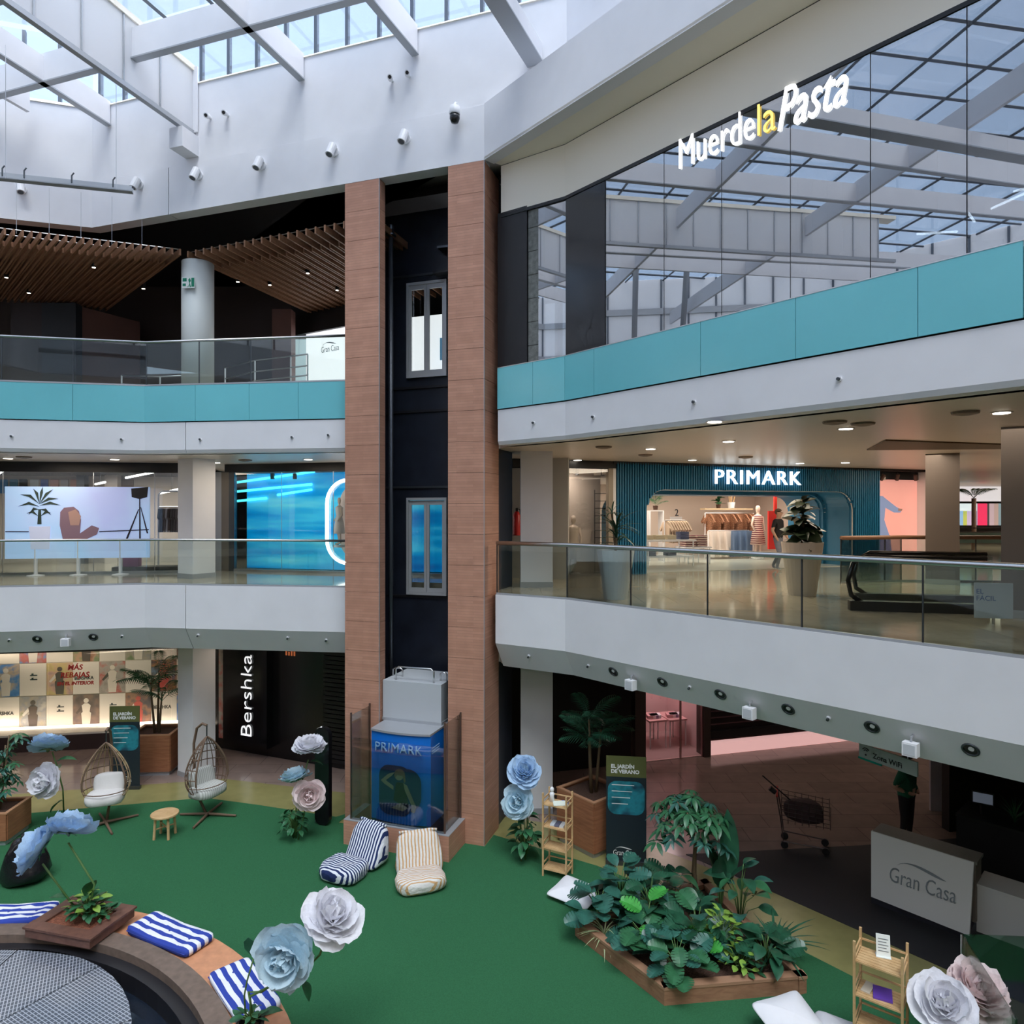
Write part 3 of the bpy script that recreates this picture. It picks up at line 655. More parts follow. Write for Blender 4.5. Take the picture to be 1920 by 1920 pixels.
q = online((b.x, b.y), (e_.x, e_.y), 603); r_ = online((b.x, b.y), (e_.x, e_.y), 636); dv = (r_-q)
z_ = E+(960-662)/F*q.y; logo(frame(q+UP*z_-perp(dv)*.01, dv), dv.length, INK, lpo)
struct(put('wall_gallery_lintel', MB().wall((a.x, a.y), (e_.x, e_.y-.2), 12.1, 14, .1), DARK))
# ramp rails on the gallery
rr = thing('ramp_railing', 'steel ramp railing in front of the brown gallery pier', 'railing', D(480, 720, 18.6))
pts = [D(422, 690, 19.0), D(478, 676, 18.6), D(545, 668, 18.2), D(577, 664, 18.0)]
for dz in (0, .3, .55):
    m = MB(); m.tube([p-UP*dz for p in pts], .02, 8); put('rail_bar', m, STEEL, rr, smooth=True)
for p in pts: m = MB(); m.cyl(Vector((p.x, p.y, Z2)), p, .022, 8); put('rail_post', m, STEEL, rr)
rr = thing('ramp_railing', 'low steel railing behind the balustrade before the reddish wall block', 'railing', D(280, 720, 17.6))
pts = [D(228, 704, 18), D(300, 706, 17.6), D(345, 704, 17.4)]
for dz in (0, .22):
    m = MB(); m.tube([p-UP*dz for p in pts], .02, 8); put('rail_bar', m, STEEL, rr, smooth=True)
for p in pts: m = MB(); m.cyl(Vector((p.x, p.y, Z2)), p, .022, 8); put('rail_post', m, STEEL, rr)
# round column with exit sign
cx = D(371, 700, 16.9); rc = MB(); rc.lathe([(.37, Z2), (.37, 12.7)], Matrix.Translation((cx.x, cx.y, 0)), 32)
rco = struct(put('column', rc, M('pale_green_white', (.72, .76, .74), .45), smooth=True), 'round white column on the second floor gallery')
es = thing('exit_sign', 'green and white emergency exit sign on the round column', 'sign', D(355, 545, 16.5))
GRN = M('exit_green', (.0, .22, .12), .5)
mm = frame(D(342, 541, 16.50), (1, -.1, 0)); m = MB(); m.cyl(mm @ Vector((.2, .13, 0)), (cx.x, cx.y, (mm @ Vector((.2, .13, 0))).z), .02, 6); put('bracket', m, DARK, es); m = MB(); m.plate([(0, 0), (.32, 0), (.32, .26), (0, .26)], mm, .02); put('plate', m, M('sign_white_plate', (.75, .8, .78), .5), es)
m = MB(); m2 = mm @ Matrix.Translation((0, 0, .021)); m.plate([(.02, .16), (.12, .16), (.12, .24), (.02, .24)], m2, .003); m.plate([(.24, .03), (.31, .03), (.31, .24), (.24, .24)], m2, .003)
m.plate([(.14, .02), (.19, .10), (.16, .2), (.20, .24), (.23, .17), (.20, .13), (.23, .02), (.20, .02), (.18, .08), (.16, .02)], m2, .003); m.plate([(.02, .05), (.10, .05), (.10, .11), (.02, .11)], m2, .003); put('pictogram', m, GRN, es)
# square columns below
def sqcol(c, w_, rz, z0, z1, label, mat=WHITE): 
    m = MB(); m.box((c[0], c[1], (z0+z1)/2), (w_, w_, z1-z0), rz); o = struct(put('column', m, mat), label)
    m = MB(); m.box((c[0], c[1], z0+.06), (w_+.02, w_+.02, .12), rz); put('base_strip', m, GREYM, o); return o
for z0_, z1_, lab in ((0, 3.47, 'square white column between poster window and black shop front'), (Z1, 7.93, 'square white column between the display window and the blue shop')):
    o = sqcol((-7.95, 17.35), .62, radians(-32), z0_, z1_, lab)
for z0_, z1_, lab in ((0, 3.47, 'square white column right of the lift on the ground floor'), (Z1, 7.93, 'square white column right of the lift on the first floor')):
    sqcol((.54, 15.4), .70, 0, z0_, z1_, lab)
c = D(1767, 960, 15.9); sqcol(c, .66, -.56, Z1, 7.93, 'brown-grey square column beside the pink poster', M('taupe', (.13, .105, .09), .5))
c = D(1925, 960, 10.9); sqcol(c, .66, -.62, Z1, 7.93, 'brown-grey square column at the edge of the corridor', M('taupe2', (.20, .17, .155), .5))
# ============================================================ SHOP FRONTS
ordn = 'first second third fourth fifth sixth seventh eighth ninth tenth eleventh twelfth'.split()
class Front:
    def __init__(s, a, b): s.o = Vector((a[0], a[1], 0)); s.d = Vector((b[0]-a[0], b[1]-a[1], 0)).normalized(); s.n = perp(s.d)
    def pt(s, t, d=0.0, z=0.0): return s.o+s.d*t+s.n*d+UP*z
    def s(s, px, d=0.0):
        q = s.o+s.n*d; k = (px-960)/F; return (k*q.y-q.x)/(s.d.x-k*s.d.y)
    def seen(s, px, v, d=0.0):
        p = s.pt(s.s(px, d), d); p.z = E+(960-v)/F*p.y; return p
    def slab(s, mb, t0, t1, d0, d1, z0, z1): return mb.obox(s.pt(t0, d0, z0), s.d*(t1-t0), s.n*(d1-d0), UP*(z1-z0))
    def fr(s, t, d, z): return frame(s.pt(t, d, z), s.d)
def plaque(fr, px0, px1, v0, v1, d, th=.02, off=0.0):
    """upright board on a front between image columns"""
    a = fr.seen(px0, v1, d); b = fr.seen(px1, v1, d); t = fr.seen(px0, v0, d); m = MB()
    m.obox(a, fr.d*(b-a).dot(fr.d), fr.n*th, UP*(t.z-a.z)); return m
SHIRT = [(-.10, 0), (.10, 0), (.22, -.03), (.40, -.28), (.31, -.34), (.22, -.20), (.22, -.70), (-.22, -.70), (-.22, -.20), (-.31, -.34), (-.40, -.28), (-.22, -.03)]
PANTS = [(-.18, 0), (.18, 0), (.20, -.9), (.04, -.9), (0, -.3), (-.04, -.9), (-.20, -.9)]
def outline_mesh(pts, th, mat, name, wave=.02):
    m = MB(); m.plate([(p[0], p[1]) for p in pts][::-1], Matrix(), th); me = m.mesh(name, mat)
    for v in me.vertices: v.co.z += wave*sin(v.co.y*9+v.co.x*7)
    return me
def hang(name, mesh, p, d, label, group, side=False, cat='clothing'):
    """garment hung at its neck; side: seen edge on along the rail"""
    x = d if not side else perp(d)
    o = bpy.data.objects.new(name, mesh); C.objects.link(o); o.matrix_basis = frame(p, x); return tag(o, label, cat, group)
# ---------------------------------------------------------------- first floor, left display shop
FL = Front((-13.6, 18.0), (-8.9, 18.75)); FB = Front((-8.05, 19.3), (.3, 17.15)); W3 = Front((.3, 17.2), (11.45, 21.2))
m = MB(); FL.slab(m, -8, 4.76, -.02, .12, 7.66, 7.93); struct(put('trim_%d' % n, m, DARK), 'black head band over the display shop'); n += 1
m = MB(); FL.slab(m, -8, 4.76, 4.6, 4.8, Z1, 7.93); struct(put('wall_shop_back', m, M('shop_back', (.62, .56, .50), .7)), 'pale back wall of the display shop')
m = MB(); FL.slab(m, -8, 4.76, .14, 4.6, 7.78, 7.9); struct(put('ceiling_shop', m, M('shop_ceiling', (.06, .06, .065), .7)), 'dark ceiling of the display shop')
sbk = bpy.data.objects['wall_shop_back']
for i, (u0, u1, c_) in enumerate(((-40, -6, (.5, .3, .3)), (0, 14, (.1, .3, .6)), (18, 33, (.10, .25, .40)), (36, 51, (.05, .05, .06)), (56, 72, (.62, .70, .72)), (76, 90, (.16, .24, .55)), (94, 110, (.65, .45, .42)), (114, 128, (.55, .55, .58)), (132, 148, (.62, .40, .36)), (152, 166, (.25, .30, .36)), (226, 250, (.30, .24, .20)))):
    put('wall_poster', plaque(FL, u0, u1, 899, 925, 4.55, .03), M('shop_poster_%d' % i, c_, .6), sbk)
for i, (u0, u1) in enumerate(((143, 158), (196, 220))):
    put('inner_pier', plaque(FL, u0, u1, 876, 1062, 3.9, .3), M('inner_pier_%d' % i, ((.12, .13, .14), (.62, .56, .50))[i], .6), sbk)
w5 = bpy.data.objects.new('window_5', None); C.objects.link(w5); struct(w5, 'glass front of the display shop')
cut = [FL.s(p) for p in (-400, -180, 5, 175, 290, 343)]
for a, b in zip(cut, cut[1:]):
    m = MB(); FL.slab(m, a+.006, b-.006, 0, .012, Z1+.06, 7.66); put('pane', m, CLEARG, w5)
    m = MB(); FL.slab(m, b-.006, b+.006, -.004, .016, Z1+.06, 7.66); put('joint', m, STEEL, w5)
m = MB(); FL.slab(m, -8, 4.7, -.03, .05, Z1, Z1+.06); put('sill', m, STEEL, w5)
for i, (a, b) in enumerate((((236, 896), (295, 884)), ((179, 908), (197, 904)), ((-30, 905), (14, 878)), ((300, 925), (345, 915)))):
    p, q = FL.seen(a[0], a[1], 2.0+.3*i), FL.seen(b[0], b[1], 1.2+.3*i); t_ = thing('tube_lamp', 'slanting white tube lamp in the display shop ceiling, %s of four' % ('first second third fourth'.split()[i]), 'lamp', (p+q)/2, 0, 'tube lamps in the display shop')
    m = MB(); m.cyl(p, q, .03, 6); put('tube', m, LED, t_); m = MB(); m.cyl((p+q)/2, Vector((((p+q)/2).x, ((p+q)/2).y, 7.85)), .006, 5); put('cord', m, DARK, t_)
# clothes on rails at the right end
cols = [(.03, .03, .035), (.05, .04, .05), (.10, .08, .09), (.35, .33, .36), (.06, .03, .03)]
SHM = [outline_mesh(SHIRT, .05, M('cloth_%d' % i, c, .9), 'shirt_%d' % i) for i, c in enumerate(cols)]
rk = thing('clothes_rail', 'white clothes rail with dark garments behind the display shop glass', 'rack', FL.pt(FL.s(318, 1.2), 1.2, Z1))
a, b = FL.s(297, 1.2), FL.s(345, 1.2)
m = MB(); m.tube([FL.pt(a, 1.2, Z1), FL.pt(a, 1.2, 7.1), FL.pt(a+.1, 1.2, 7.2), FL.pt(b-.1, 1.2, 7.2), FL.pt(b, 1.2, 7.1), FL.pt(b, 1.2, Z1)], .025, 8); put('frame', m, WHITEB, rk)
m = MB(); m.cyl(FL.pt(a, 1.2, 6.75), FL.pt(b, 1.2, 6.75), .015, 8); put('hanging_bar', m, STEEL, rk)
for i in range(9):
    hang('hanging_shirt', SHM[i % 5], FL.pt(a+.08+(b-a-.16)*i/8, 1.2, 6.72), FL.d, 'dark shirt, %s from the left on the white rail behind the display glass' % ordn[i], 'dark shirts on the white rail', side=True)
# display board
bd = thing('display_board', 'large pale blue photo board on white posts behind the glass balustrade', 'display', FL.pt(FL.s(145, -.5), -.5, Z1))
BPRINT = picture('pale_blue_print', [(.42, .50, .86), (.45, .60, .93), (.40, .62, .95), (.52, .66, .96)], .5, 2.0, .5, .42)  # light falling on the board's front is put in as emission
put('photo_panel', plaque(FL, 9, 280, 912, 1048, -.5, .06), BPRINT, bd)
for px in (67, 147, 226):
    p = FL.pt(FL.s(px, -.46), -.46, Z1); m = MB(); m.cyl(p+UP*.03, p+UP*.95, .045, 8); put('post', m, WHITEB, bd); m = MB(); m.lathe([(.2, 0), (.2, .02), (.06, .04)], Matrix.Translation(p), 14); put('foot', m, WHITEB, bd)
def flat(fr, pts, d, mat, name, parent, th=.004):
    """flat print traced on a board: outline in image points on the plane at depth d"""
    mm = fr.fr(0, d, 0); mi = mm.inverted(); m = MB(); m.plate([tuple((mi @ fr.seen(u, v, d))[:2]) for u, v in pts], mm, th); return put(name, m, mat, parent)
PRD = M('print_dark_green', (.04, .07, .06), .6); PRP = M('print_mauve', (.30, .20, .28), .6); PRB = M('print_black', (.02, .02, .03), .6); PRW = M('print_pot', (.62, .70, .95), .6, emit=.25); PRS = M('print_skin', (.55, .35, .32), .6)
dd = -.505
flat(FL, [(70, 983), (78, 983), (77, 955), (72, 955)], dd, PRD, 'printed_stem', bd)
for (u, v, a_, L_) in [(74, 945, 20, 38), (74, 945, 50, 40), (74, 945, 80, 36), (74, 945, 110, 34), (74, 945, 150, 42), (74, 950, 175, 40), (74, 955, 200, 22), (74, 955, -20, 24), (74, 948, 5, 40), (72, 968, 160, 24), (76, 968, 25, 22)]:
    ca, sa = cos(radians(a_)), -sin(radians(a_)); px_, py_ = -sa, ca
    flat(FL, [(u, v), (u+ca*L_*.5+px_*3.5, v+sa*L_*.5+py_*3.5-4), (u+ca*L_, v+sa*L_+3), (u+ca*L_*.5-px_*2, v+sa*L_*.5-py_*2-4)], dd, PRD, 'printed_leaf', bd)
flat(FL, [(54, 987), (95, 987), (93, 1030), (58, 1030)], dd, PRW, 'printed_pot', bd)
flat(FL, [(113, 960), (120, 952), (138, 950), (148, 958), (152, 975), (150, 1000), (172, 985), (186, 990), (182, 1002), (160, 1012), (118, 1012), (112, 985)], dd, PRP, 'printed_chair', bd)
flat(FL, [(128, 960), (142, 955), (152, 968), (148, 985), (132, 985)], dd-.004, PRS, 'printed_figure', bd)
flat(FL, [(246, 916), (278, 913), (276, 932), (262, 936), (247, 932)], dd, PRB, 'printed_lamp_head', bd)
for pts in ([(261, 935), (263, 935), (264, 1010), (261, 1010)], [(259, 955), (261, 955), (240, 1010), (236, 1010)], [(263, 950), (265, 952), (278, 1000), (275, 1000)]): flat(FL, pts, dd, PRB, 'printed_tripod', bd)
flat(FL, [(10, 996), (54, 996), (54, 998), (10, 998)], dd, PRB, 'printed_line', bd); flat(FL, [(186, 996), (279, 992), (279, 994), (186, 998)], dd, PRB, 'printed_line', bd)
# pink bag on a plinth
pb = thing('handbag', 'pink handbag standing behind the display board', 'bag', FL.seen(248, 1062, .5)); q = pb.location
m = MB(); m.box((0, 0, .13), (.42, .18, .26)); put('body', m, M('pink_leather', (.75, .25, .42), .4), pb, world=False)
m = MB(); m.tube([(-.12, 0, .26), (-.1, 0, .40), (.1, 0, .40), (.12, 0, .26)], .012, 6); put('handle', m, WHITEB, pb, world=False)
pl = MB(); FL.slab(pl, FL.s(215, .5), FL.s(343, .5), .3, .9, Z1, q.z); tag(put('plinth', pl, M('dark_plinth', (.08, .08, .08), .5)), 'low dark plinth carrying the pink handbag', 'plinth')
# ---------------------------------------------------------------- blue shop
m = MB(); FB.slab(m, 0, 8.7, -.02, .12, 7.70, 7.93); struct(put('trim_%d' % n, m, DARK), 'black head band over the blue shop'); n += 1
BLUEF = picture('blue_film', [(.0, .06, .30), (.0, .20, .62), (.0, .38, .85), (.05, .62, 1.0), (.2, .85, 1.0)], .8, 5.0, .3, .55, (.25, .25, 2.2))
m = MB(); t0, t1 = FB.s(440), FB.s(947); FB.slab(m, t0, t1, .55, .6, Z1+.05, 7.70); bw = struct(put('wall_blue_glow', m, BLUEF), 'glowing blue film wall of the shop behind the lift')
for (x0, y0, x1, y1) in ((440, 905, 590, 884), (440, 922, 585, 908), (520, 928, 585, 918), (440, 940, 500, 934)):
    a, b = FB.seen(x0, y0, .5), FB.seen(x1, y1, .5); m = MB(); m.tube([a, b], .035, 4); put('light_streak', m, M('cyan_tube', (.1, .9, 1), .4, emit=1.6, ecol=(.1, .85, 1.0)), bw)
for px in (511, 553):
    p = FB.seen(px, 893, .45); m = MB(); m.box(p, (.09, .09, .16)); m.cyl(p+UP*.08, Vector((p.x, p.y, 7.7)), .01, 5); put('spot_head', m, DARK, bw)
w6 = bpy.data.objects.new('window_6', None); C.objects.link(w6); struct(w6, 'glass front of the blue shop')
cut = [FB.s(p) for p in (440, 528, 625, 760, 947)]
for a, b in zip(cut, cut[1:]):
    m = MB(); FB.slab(m, a+.006, b-.006, 0, .012, Z1+.06, 7.70); put('pane', m, CLEARG, w6)
    m = MB(); FB.slab(m, b-.005, b+.005, -.004, .016, Z1+.06, 7.70); put('joint', m, STEEL, w6)
m = MB(); FB.slab(m, t0, t1, -.04, .06, Z1, Z1+.07); put('sill', m, STEEL, w6)
for px0, px1, mt in ((402, 416, GREYM), (416, 430, M('bronze_frame', (.22, .19, .16), .4, .3)), (430, 440, DSTEEL)):
    m = MB(); FB.slab(m, FB.s(px0), FB.s(px1), -.02, .10, Z1, 7.72); put('frame_post', m, mt, w6)
m = MB(); FB.slab(m, FB.s(947), FB.s(947)+1.6, 0, .15, Z1, 7.93); struct(put('wall_corridor', m, GREYW), 'grey wall strip right of the lift')
nr = thing('neon_ring', 'white neon tube shaped as a rounded rectangle on the blue shop glass', 'neon light', FB.pt(FB.s(690), -.06, Z1))
c0 = FB.seen(613, 980, -.06); zt, zb_ = FB.seen(640, 900, -.06).z, FB.seen(640, 1056, -.06).z
mm = FB.fr(FB.s(613, -.06), -.06, zb_); pts = rrect(2.0, zt-zb_, .62, 8, 0, 0); pts.append(pts[0])
m = MB(); m.tube([mm @ Vector((p[0], p[1], 0)) for p in pts], .045, 8); put('tube', m, M('neon_white', (1, 1, 1), .4, emit=3.5), nr, smooth=True)
m = MB(); m.plate(rrect(1.86, zt-zb_-.14, .55, 8, .07, .07), FB.fr(FB.s(613, -.06), .52, zb_), .02); put('back_panel', m, M('neon_back', (.62, .52, .46), .6, emit=.35), nr)
SKIN = M('mannequin_beige', (.70, .58, .48), .5); DRESSW = M('dress_white', (.80, .77, .72), .9); DRESSB = M('dress_cream', (.62, .52, .42), .9)
def mannequin(p, rz, label, dress, pose=0, h=1.75, group=None):
    """headed display figure: body of lathed sections, arms, dress"""
    c = thing('mannequin', label, 'mannequin', p, rz, group); k = h/1.75
    m = MB(); m.lathe([(.001, 1.75*k), (.06*k, 1.73*k), (.085*k, 1.66*k), (.08*k, 1.58*k), (.055*k, 1.52*k), (.05*k, 1.46*k), (.12*k, 1.42*k), (.18*k, 1.38*k), (.155*k, 1.22*k), (.12*k, 1.08*k), (.16*k, .93*k), (.15*k, .85*k)], Matrix.Diagonal((1, .72, 1, 1)), 12)
    for sx in (-1, 1):
        m.tube([(sx*.08*k, 0, .9*k), (sx*.085*k, -.01, .5*k), (sx*.08*k, .02, .1*k), (sx*.08*k, -.08, .02)], [.08*k, .055*k, .035*k, .035*k], 8)
        m.tube([(sx*.17*k, 0, 1.37*k), (sx*.24*k, .02, 1.10*k), (sx*(.20-.05*pose)*k, -.12*k, .88*k)], [.045*k, .038*k, .025*k], 8)
    put('body', m, SKIN, c, world=False, smooth=True)
    m = MB(); m.lathe([(.28*k, .42*k), (.22*k, .8*k), (.14*k, 1.06*k), (.175*k, 1.24*k), (.19*k, 1.38*k), (.07*k, 1.44*k)], Matrix.Diagonal((1, .75, 1, 1)), 14); put('dress', m, dress, c, world=False, smooth=True)
    m = MB(); m.lathe([(.22*k, -.06), (.22*k, .0)], None, 16); put('stand', m, WHITEB, c, world=False); return c
mannequin(FB.pt(FB.s(636, .3), .3, Z1+.75), -1.0, 'beige mannequin in white dress inside the neon ring', DRESSW, h=1.3)
# ---------------------------------------------------------------- fluted blue shop, first floor right
FLU = M('fluted_teal', (.012, .155, .30), .4); TUN = M('portal_blue', (.03, .19, .34), .4)
s0, s1_, s2_, s3_ = W3.s(1155), W3.s(1213), W3.s(1600), W3.s(1648); zt = 7.21; zf = 7.90
def flutes(mb, a, b, z0f, z1, d=.0):
    k = int((b-a)/.075); 
    for i in range(k):
        t = a+(b-a)*(i+.15)/k; z0_ = z0f((a+(b-a)*(i+.5)/k)); W3.slab(mb, t, t+(b-a)/k*.52, d-.06, d, z0_, z1)
fc = bpy.data.objects.new('wall_fluted', None); C.objects.link(fc); struct(fc, 'fluted teal blue shop front with rounded entrance'); fc.location = W3.pt((s0+s3_)/2, 0, Z1)
rad = .55
def under(t):
    if t <= s1_ or t >= s2_: return Z1
    e = min(t-s1_, s2_-t); return zt if e >= rad else zt-rad+sqrt(max(0, rad**2-(rad-e)**2))
m = MB(); k = 90
for i in range(k):
    a, b = s0+(s3_-s0)*i/k, s0+(s3_-s0)*(i+1)/k; W3.slab(m, a, b, .0, .16, under((a+b)/2), zf)
put('backing', m, FLU, fc)
m = MB(); flutes(m, s0, s3_, under, zf); o = put('flute_ribs', m, FLU, fc); o['kind'] = 'stuff'
m = MB(); W3.slab(m, s0-.1, s3_+2.2, -.06, .2, 7.86, 7.935); put('head_band', m, DARK, fc)
def tunnel(a, b, ztop, r, d0, d1, mat, name, th=.06):
    pts = [(a, Z1)]+arc((a+r, ztop-r), r, pi, pi/2, 8)+arc((b-r, ztop-r), r, pi/2, 0, 8)+[(b, Z1)]
    m = MB()
    for (p, q) in zip(pts, pts[1:]):
        e = Vector((q[0]-p[0], q[1]-p[1])); nn = Vector((-e.y, e.x)).normalized()*th
        vs = [W3.pt(p[0], d0, p[1]), W3.pt(q[0], d0, q[1]), W3.pt(q[0]+nn.x, d0, q[1]+nn.y), W3.pt(p[0]+nn.x, d0, p[1]+nn.y)]
        m.add(vs+[v+W3.n*(d1-d0) for v in vs], [(0, 1, 2, 3), (7, 6, 5, 4), (0, 4, 5, 1), (1, 5, 6, 2), (2, 6, 7, 3), (3, 7, 4, 0)])
    return put(name, m, mat, fc)
tunnel(s1_, s2_, zt, rad, .16, 1.1, TUN, 'portal_reveal'); tunnel(s1_+.02, s2_-.10, zt-.07, rad, 1.1, 1.22, TUN, 'portal_step', .18); tunnel(s1_+.04, s2_-.14, zt-.1, rad, 1.22, 2.6, TUN, 'portal_reveal')
tunnel(s1_+.015, s2_-.015, zt-.015, rad, .02, .05, M('portal_highlight', (.75, .72, .66), .4), 'portal_highlight', .014)  # pale strip paints the highlight along the entrance edge
ps = thing('lettering_sign', 'illuminated white six-and-one letter shop name on the fluted blue front', 'sign', W3.pt(W3.s(1420), -.08, 7.4))
ps['label'] = 'illuminated white shop name letters on the fluted blue front'
t_ = text('letters', 'PRIMARK', 1.0, M('primark_glow', (1, 1, 1), .4, emit=2.6, ecol=(.85, .95, 1)), Matrix(), None, .06, -.006, spacing=1.15)
a = W3.seen(1340, 907, -.09); fit(t_, frame(a, W3.d), 0, W3.s(1500, -.09)-W3.s(1340, -.09), .39, ps)
# interior
m = MB(); W3.slab(m, s0-.2, s3_+.5, 6.2, 6.4, Z1, 7.9); struct(put('wall_store_back', m, M('store_beige', (.62, .52, .45), .8)), 'beige back wall of the fluted shop')
m = MB(); W3.slab(m, -.6, s0, .9, 1.0, Z1, 7.93); m2 = m; struct(put('wall_window_back', m2, M('window_beige', (.56, .48, .42), .8)), 'beige wall inside the mannequin window')
m = MB(); W3.slab(m, s0-.3, s0-.15, 1.0, 6.2, Z1, 7.9); W3.slab(m, s3_+.4, s3_+.55, .5, 6.2, Z1, 7.9); struct(put('wall_store_side', m, M('store_beige2', (.60, .50, .44), .8)))
m = MB(); W3.slab(m, s0-.2, s3_+.5, .2, 6.2, 7.6, 7.7); struct(put('ceiling_store', m, M('store_ceiling', (.75, .70, .64), .7)))
m = MB(); W3.slab(m, s0-.15, s3_+.5, .16, 6.2, Z1, Z1+.012); struct(put('floor_store', m, M('store_floor', (.62, .60, .55), .25)), 'pale floor inside the fluted shop')
for i in range(3):
    p = W3.pt(5.2+i*2.4, 3.4, 7.58); arealight('store_light', p, (0, 0, -1), 75, 1.6, (1, .86, .72))
    t_ = thing('ceiling_panel_light', 'square ceiling light inside the fluted shop, %s of three' % ('first second third'.split()[i]), 'lamp', p+UP*.02, 0, 'ceiling lights in the fluted shop')
    m = MB(); m.box((0, 0, -.01), (.6, .6, .02)); put('diffuser', m, LEDW, t_, world=False); m = MB(); m.box((0, 0, .01), (.66, .66, .02)); put('frame', m, WHITEB, t_, world=False)
# garments
plaid = M('plaid_brown', (.28, .13, .07), .9, noise=.5, nscale=25); GAR = {}
def gm(key, pts, col, th=.05, mat=None):
    if key not in GAR: GAR[key] = outline_mesh(pts, th, mat or M('cloth_'+key, col, .9), key)
    return GAR[key]
def rail(px0, px1, v, d, label):
    a, b = W3.seen(px0, v, d), W3.seen(px1, v, d); b.z = a.z; t_ = thing('clothes_rail', label, 'rack', Vector(((a.x+b.x)/2, (a.y+b.y)/2, Z1)))
    m = MB(); m.cyl(a, b, .02, 8); put('hanging_bar', m, STEEL, t_)
    for p in (a, b): m = MB(); m.cyl(Vector((p.x, p.y, Z1+.012)), p, .02, 8); put('upright', m, WHITEB, t_)
    return a, b
a, b = rail(1322, 1412, 962, 4.4, 'clothes rail carrying brown plaid shirts at the back of the fluted shop')
for i in range(11): hang('hanging_shirt', gm('plaid_shirt', SHIRT, 0, mat=plaid), a.lerp(b, (i+.5)/11)-UP*.03, W3.d, 'brown plaid shirt, %s from the left on the upper rail of the fluted shop' % ordn[i], 'brown plaid shirts', side=(i % 3 != 1))
a, b = rail(1328, 1404, 995, 4.1, 'lower clothes rail carrying white and blue trousers in the fluted shop')
for i in range(6): hang('hanging_trousers', gm('white_trousers', PANTS, (.75, .68, .62)), a.lerp(b, (i+.4)/12)-UP*.02, W3.d, 'white trousers, %s from the left on the lower rail of the fluted shop' % ordn[i], 'white trousers', side=(i % 2 == 0))
for i in range(6, 12): hang('hanging_trousers', gm('blue_jeans', PANTS, (.14, .22, .36)), a.lerp(b, (i+.4)/12)-UP*.02, W3.d, 'blue jeans, %s from the white trousers on the lower rail of the fluted shop' % ordn[i-6], 'blue jeans', side=(i % 2 == 0))
a, b = rail(1246, 1284, 976, 3.2, 'clothes rail carrying beige shirts in the fluted shop')
for i in range(8): hang('hanging_shirt', gm('beige_shirt', SHIRT, (.58, .44, .32)), a.lerp(b, (i+.5)/8)-UP*.02, W3.d, 'beige shirt, %s from the left on the rail beside the shop table' % ordn[i], 'beige shirts', side=True)
pg = thing('price_sign', 'small white price sign on top of the beige shirt rail', 'sign', a.lerp(b, .6)); q = frame(a.lerp(b, .25)+UP*.02-W3.n*.02, W3.d)
m = MB(); m.plate([(0, 0), (.45, 0), (.45, .10), (0, .10)], q, .01); put('plate', m, WHITEB, pg); text('digit', '2', .32, INK, q @ Matrix.Translation((.17, .13, 0)), pg, .01)
m = MB(); m.cyl(q @ Vector((.25, .1, 0)), q @ Vector((.25, .15, 0)), .008, 5); put('stalk', m, STEEL, pg)
tb = thing('display_table', 'white display table with folded clothes in the fluted shop', 'table', W3.pt(W3.s(1245, 2.0), 2.0, Z1+.012), atan2(W3.d.y, W3.d.x))
m = MB(); m.box((0, 0, .78), (1.7, .9, .05)); put('table_top', m, WHITEB, tb, world=False); m = MB(); m.box((0, 0, .3), (1.6, .8, .04)); put('lower_shelf', m, WHITEB, tb, world=False)
for sx in (-.78, .78):
    for sy in (-.38, .38): m = MB(); m.cyl((sx, sy, 0), (sx, sy, .76), .02, 6); put('leg', m, WHITEB, tb, world=False)
def folded(p, cols, label, w_=.30, rz=0.0):
    """stack of folded garments, each a thing"""
    for i, c in enumerate(cols):
        m = MB(); m.box((0, 0, .022), (w_, .26, .040), 0); o = put('folded_jumper', m, M('fold_%s' % c[0], c[1], .95), world=False); o.location = p+UP*i*.046; o.rotation_euler = (0, 0, rz+.06*sin(i*3)); tag(o, label+', %s from the bottom' % ordn[i], 'clothing', label+'s')
bt = tb.location; rz3 = tb.rotation_euler.z
CRM = ('cream', (.70, .60, .42)); NVY = ('navy', (.12, .14, .24)); RB = ('russet', (.30, .12, .08))
for i in range(3): folded(bt+W3.d*(-.6+.4*i)+UP*.807, [CRM]*3, 'cream folded jumper on the white display table, %s stack' % ('left', 'middle', 'right')[i], rz=rz3)
folded(bt+W3.d*.65+UP*.807, [NVY]*5, 'navy folded jumper on the white display table', rz=rz3)
for i in range(2): folded(bt+W3.d*(-.5+.7*i)+UP*.322, [('dark', (.05, .05, .06))]*3, 'dark folded jumper on the lower table shelf, %s stack' % ('left', 'right')[i], rz=rz3)
STR = stripes('striped_knit', (.18, .05, .07), (.72, .58, .48), 14, 2, wob=.04)
p = W3.seen(1300, 1025, 2.6); p.z = Z1+.012
tb2 = thing('display_table', 'small white table under the striped jumpers in the fluted shop', 'table', p, rz3)
m = MB(); m.box((0, 0, .52), (.9, .7, .05)); put('table_top', m, WHITEB, tb2, world=False)
for sx in (-.4, .4):
    for sy in (-.3, .3): m = MB(); m.cyl((sx, sy, 0), (sx, sy, .5), .02, 6); put('leg', m, WHITEB, tb2, world=False)
for j in range(2):
    for i in range(5):
        m = MB(); m.box((0, 0, .035), (.38, .34, .062)); o = put('folded_jumper', m, STR, world=False); o.location = p+W3.d*(-.22+.44*j)+UP*(.546+i*.07); o.rotation_euler = (0, 0, rz3+.08*sin(i*2+j)); tag(o, 'striped folded jumper on the small white table, %s from the bottom of the %s stack' % (ordn[i], ('left', 'right')[j]), 'clothing', 'striped folded jumpers')
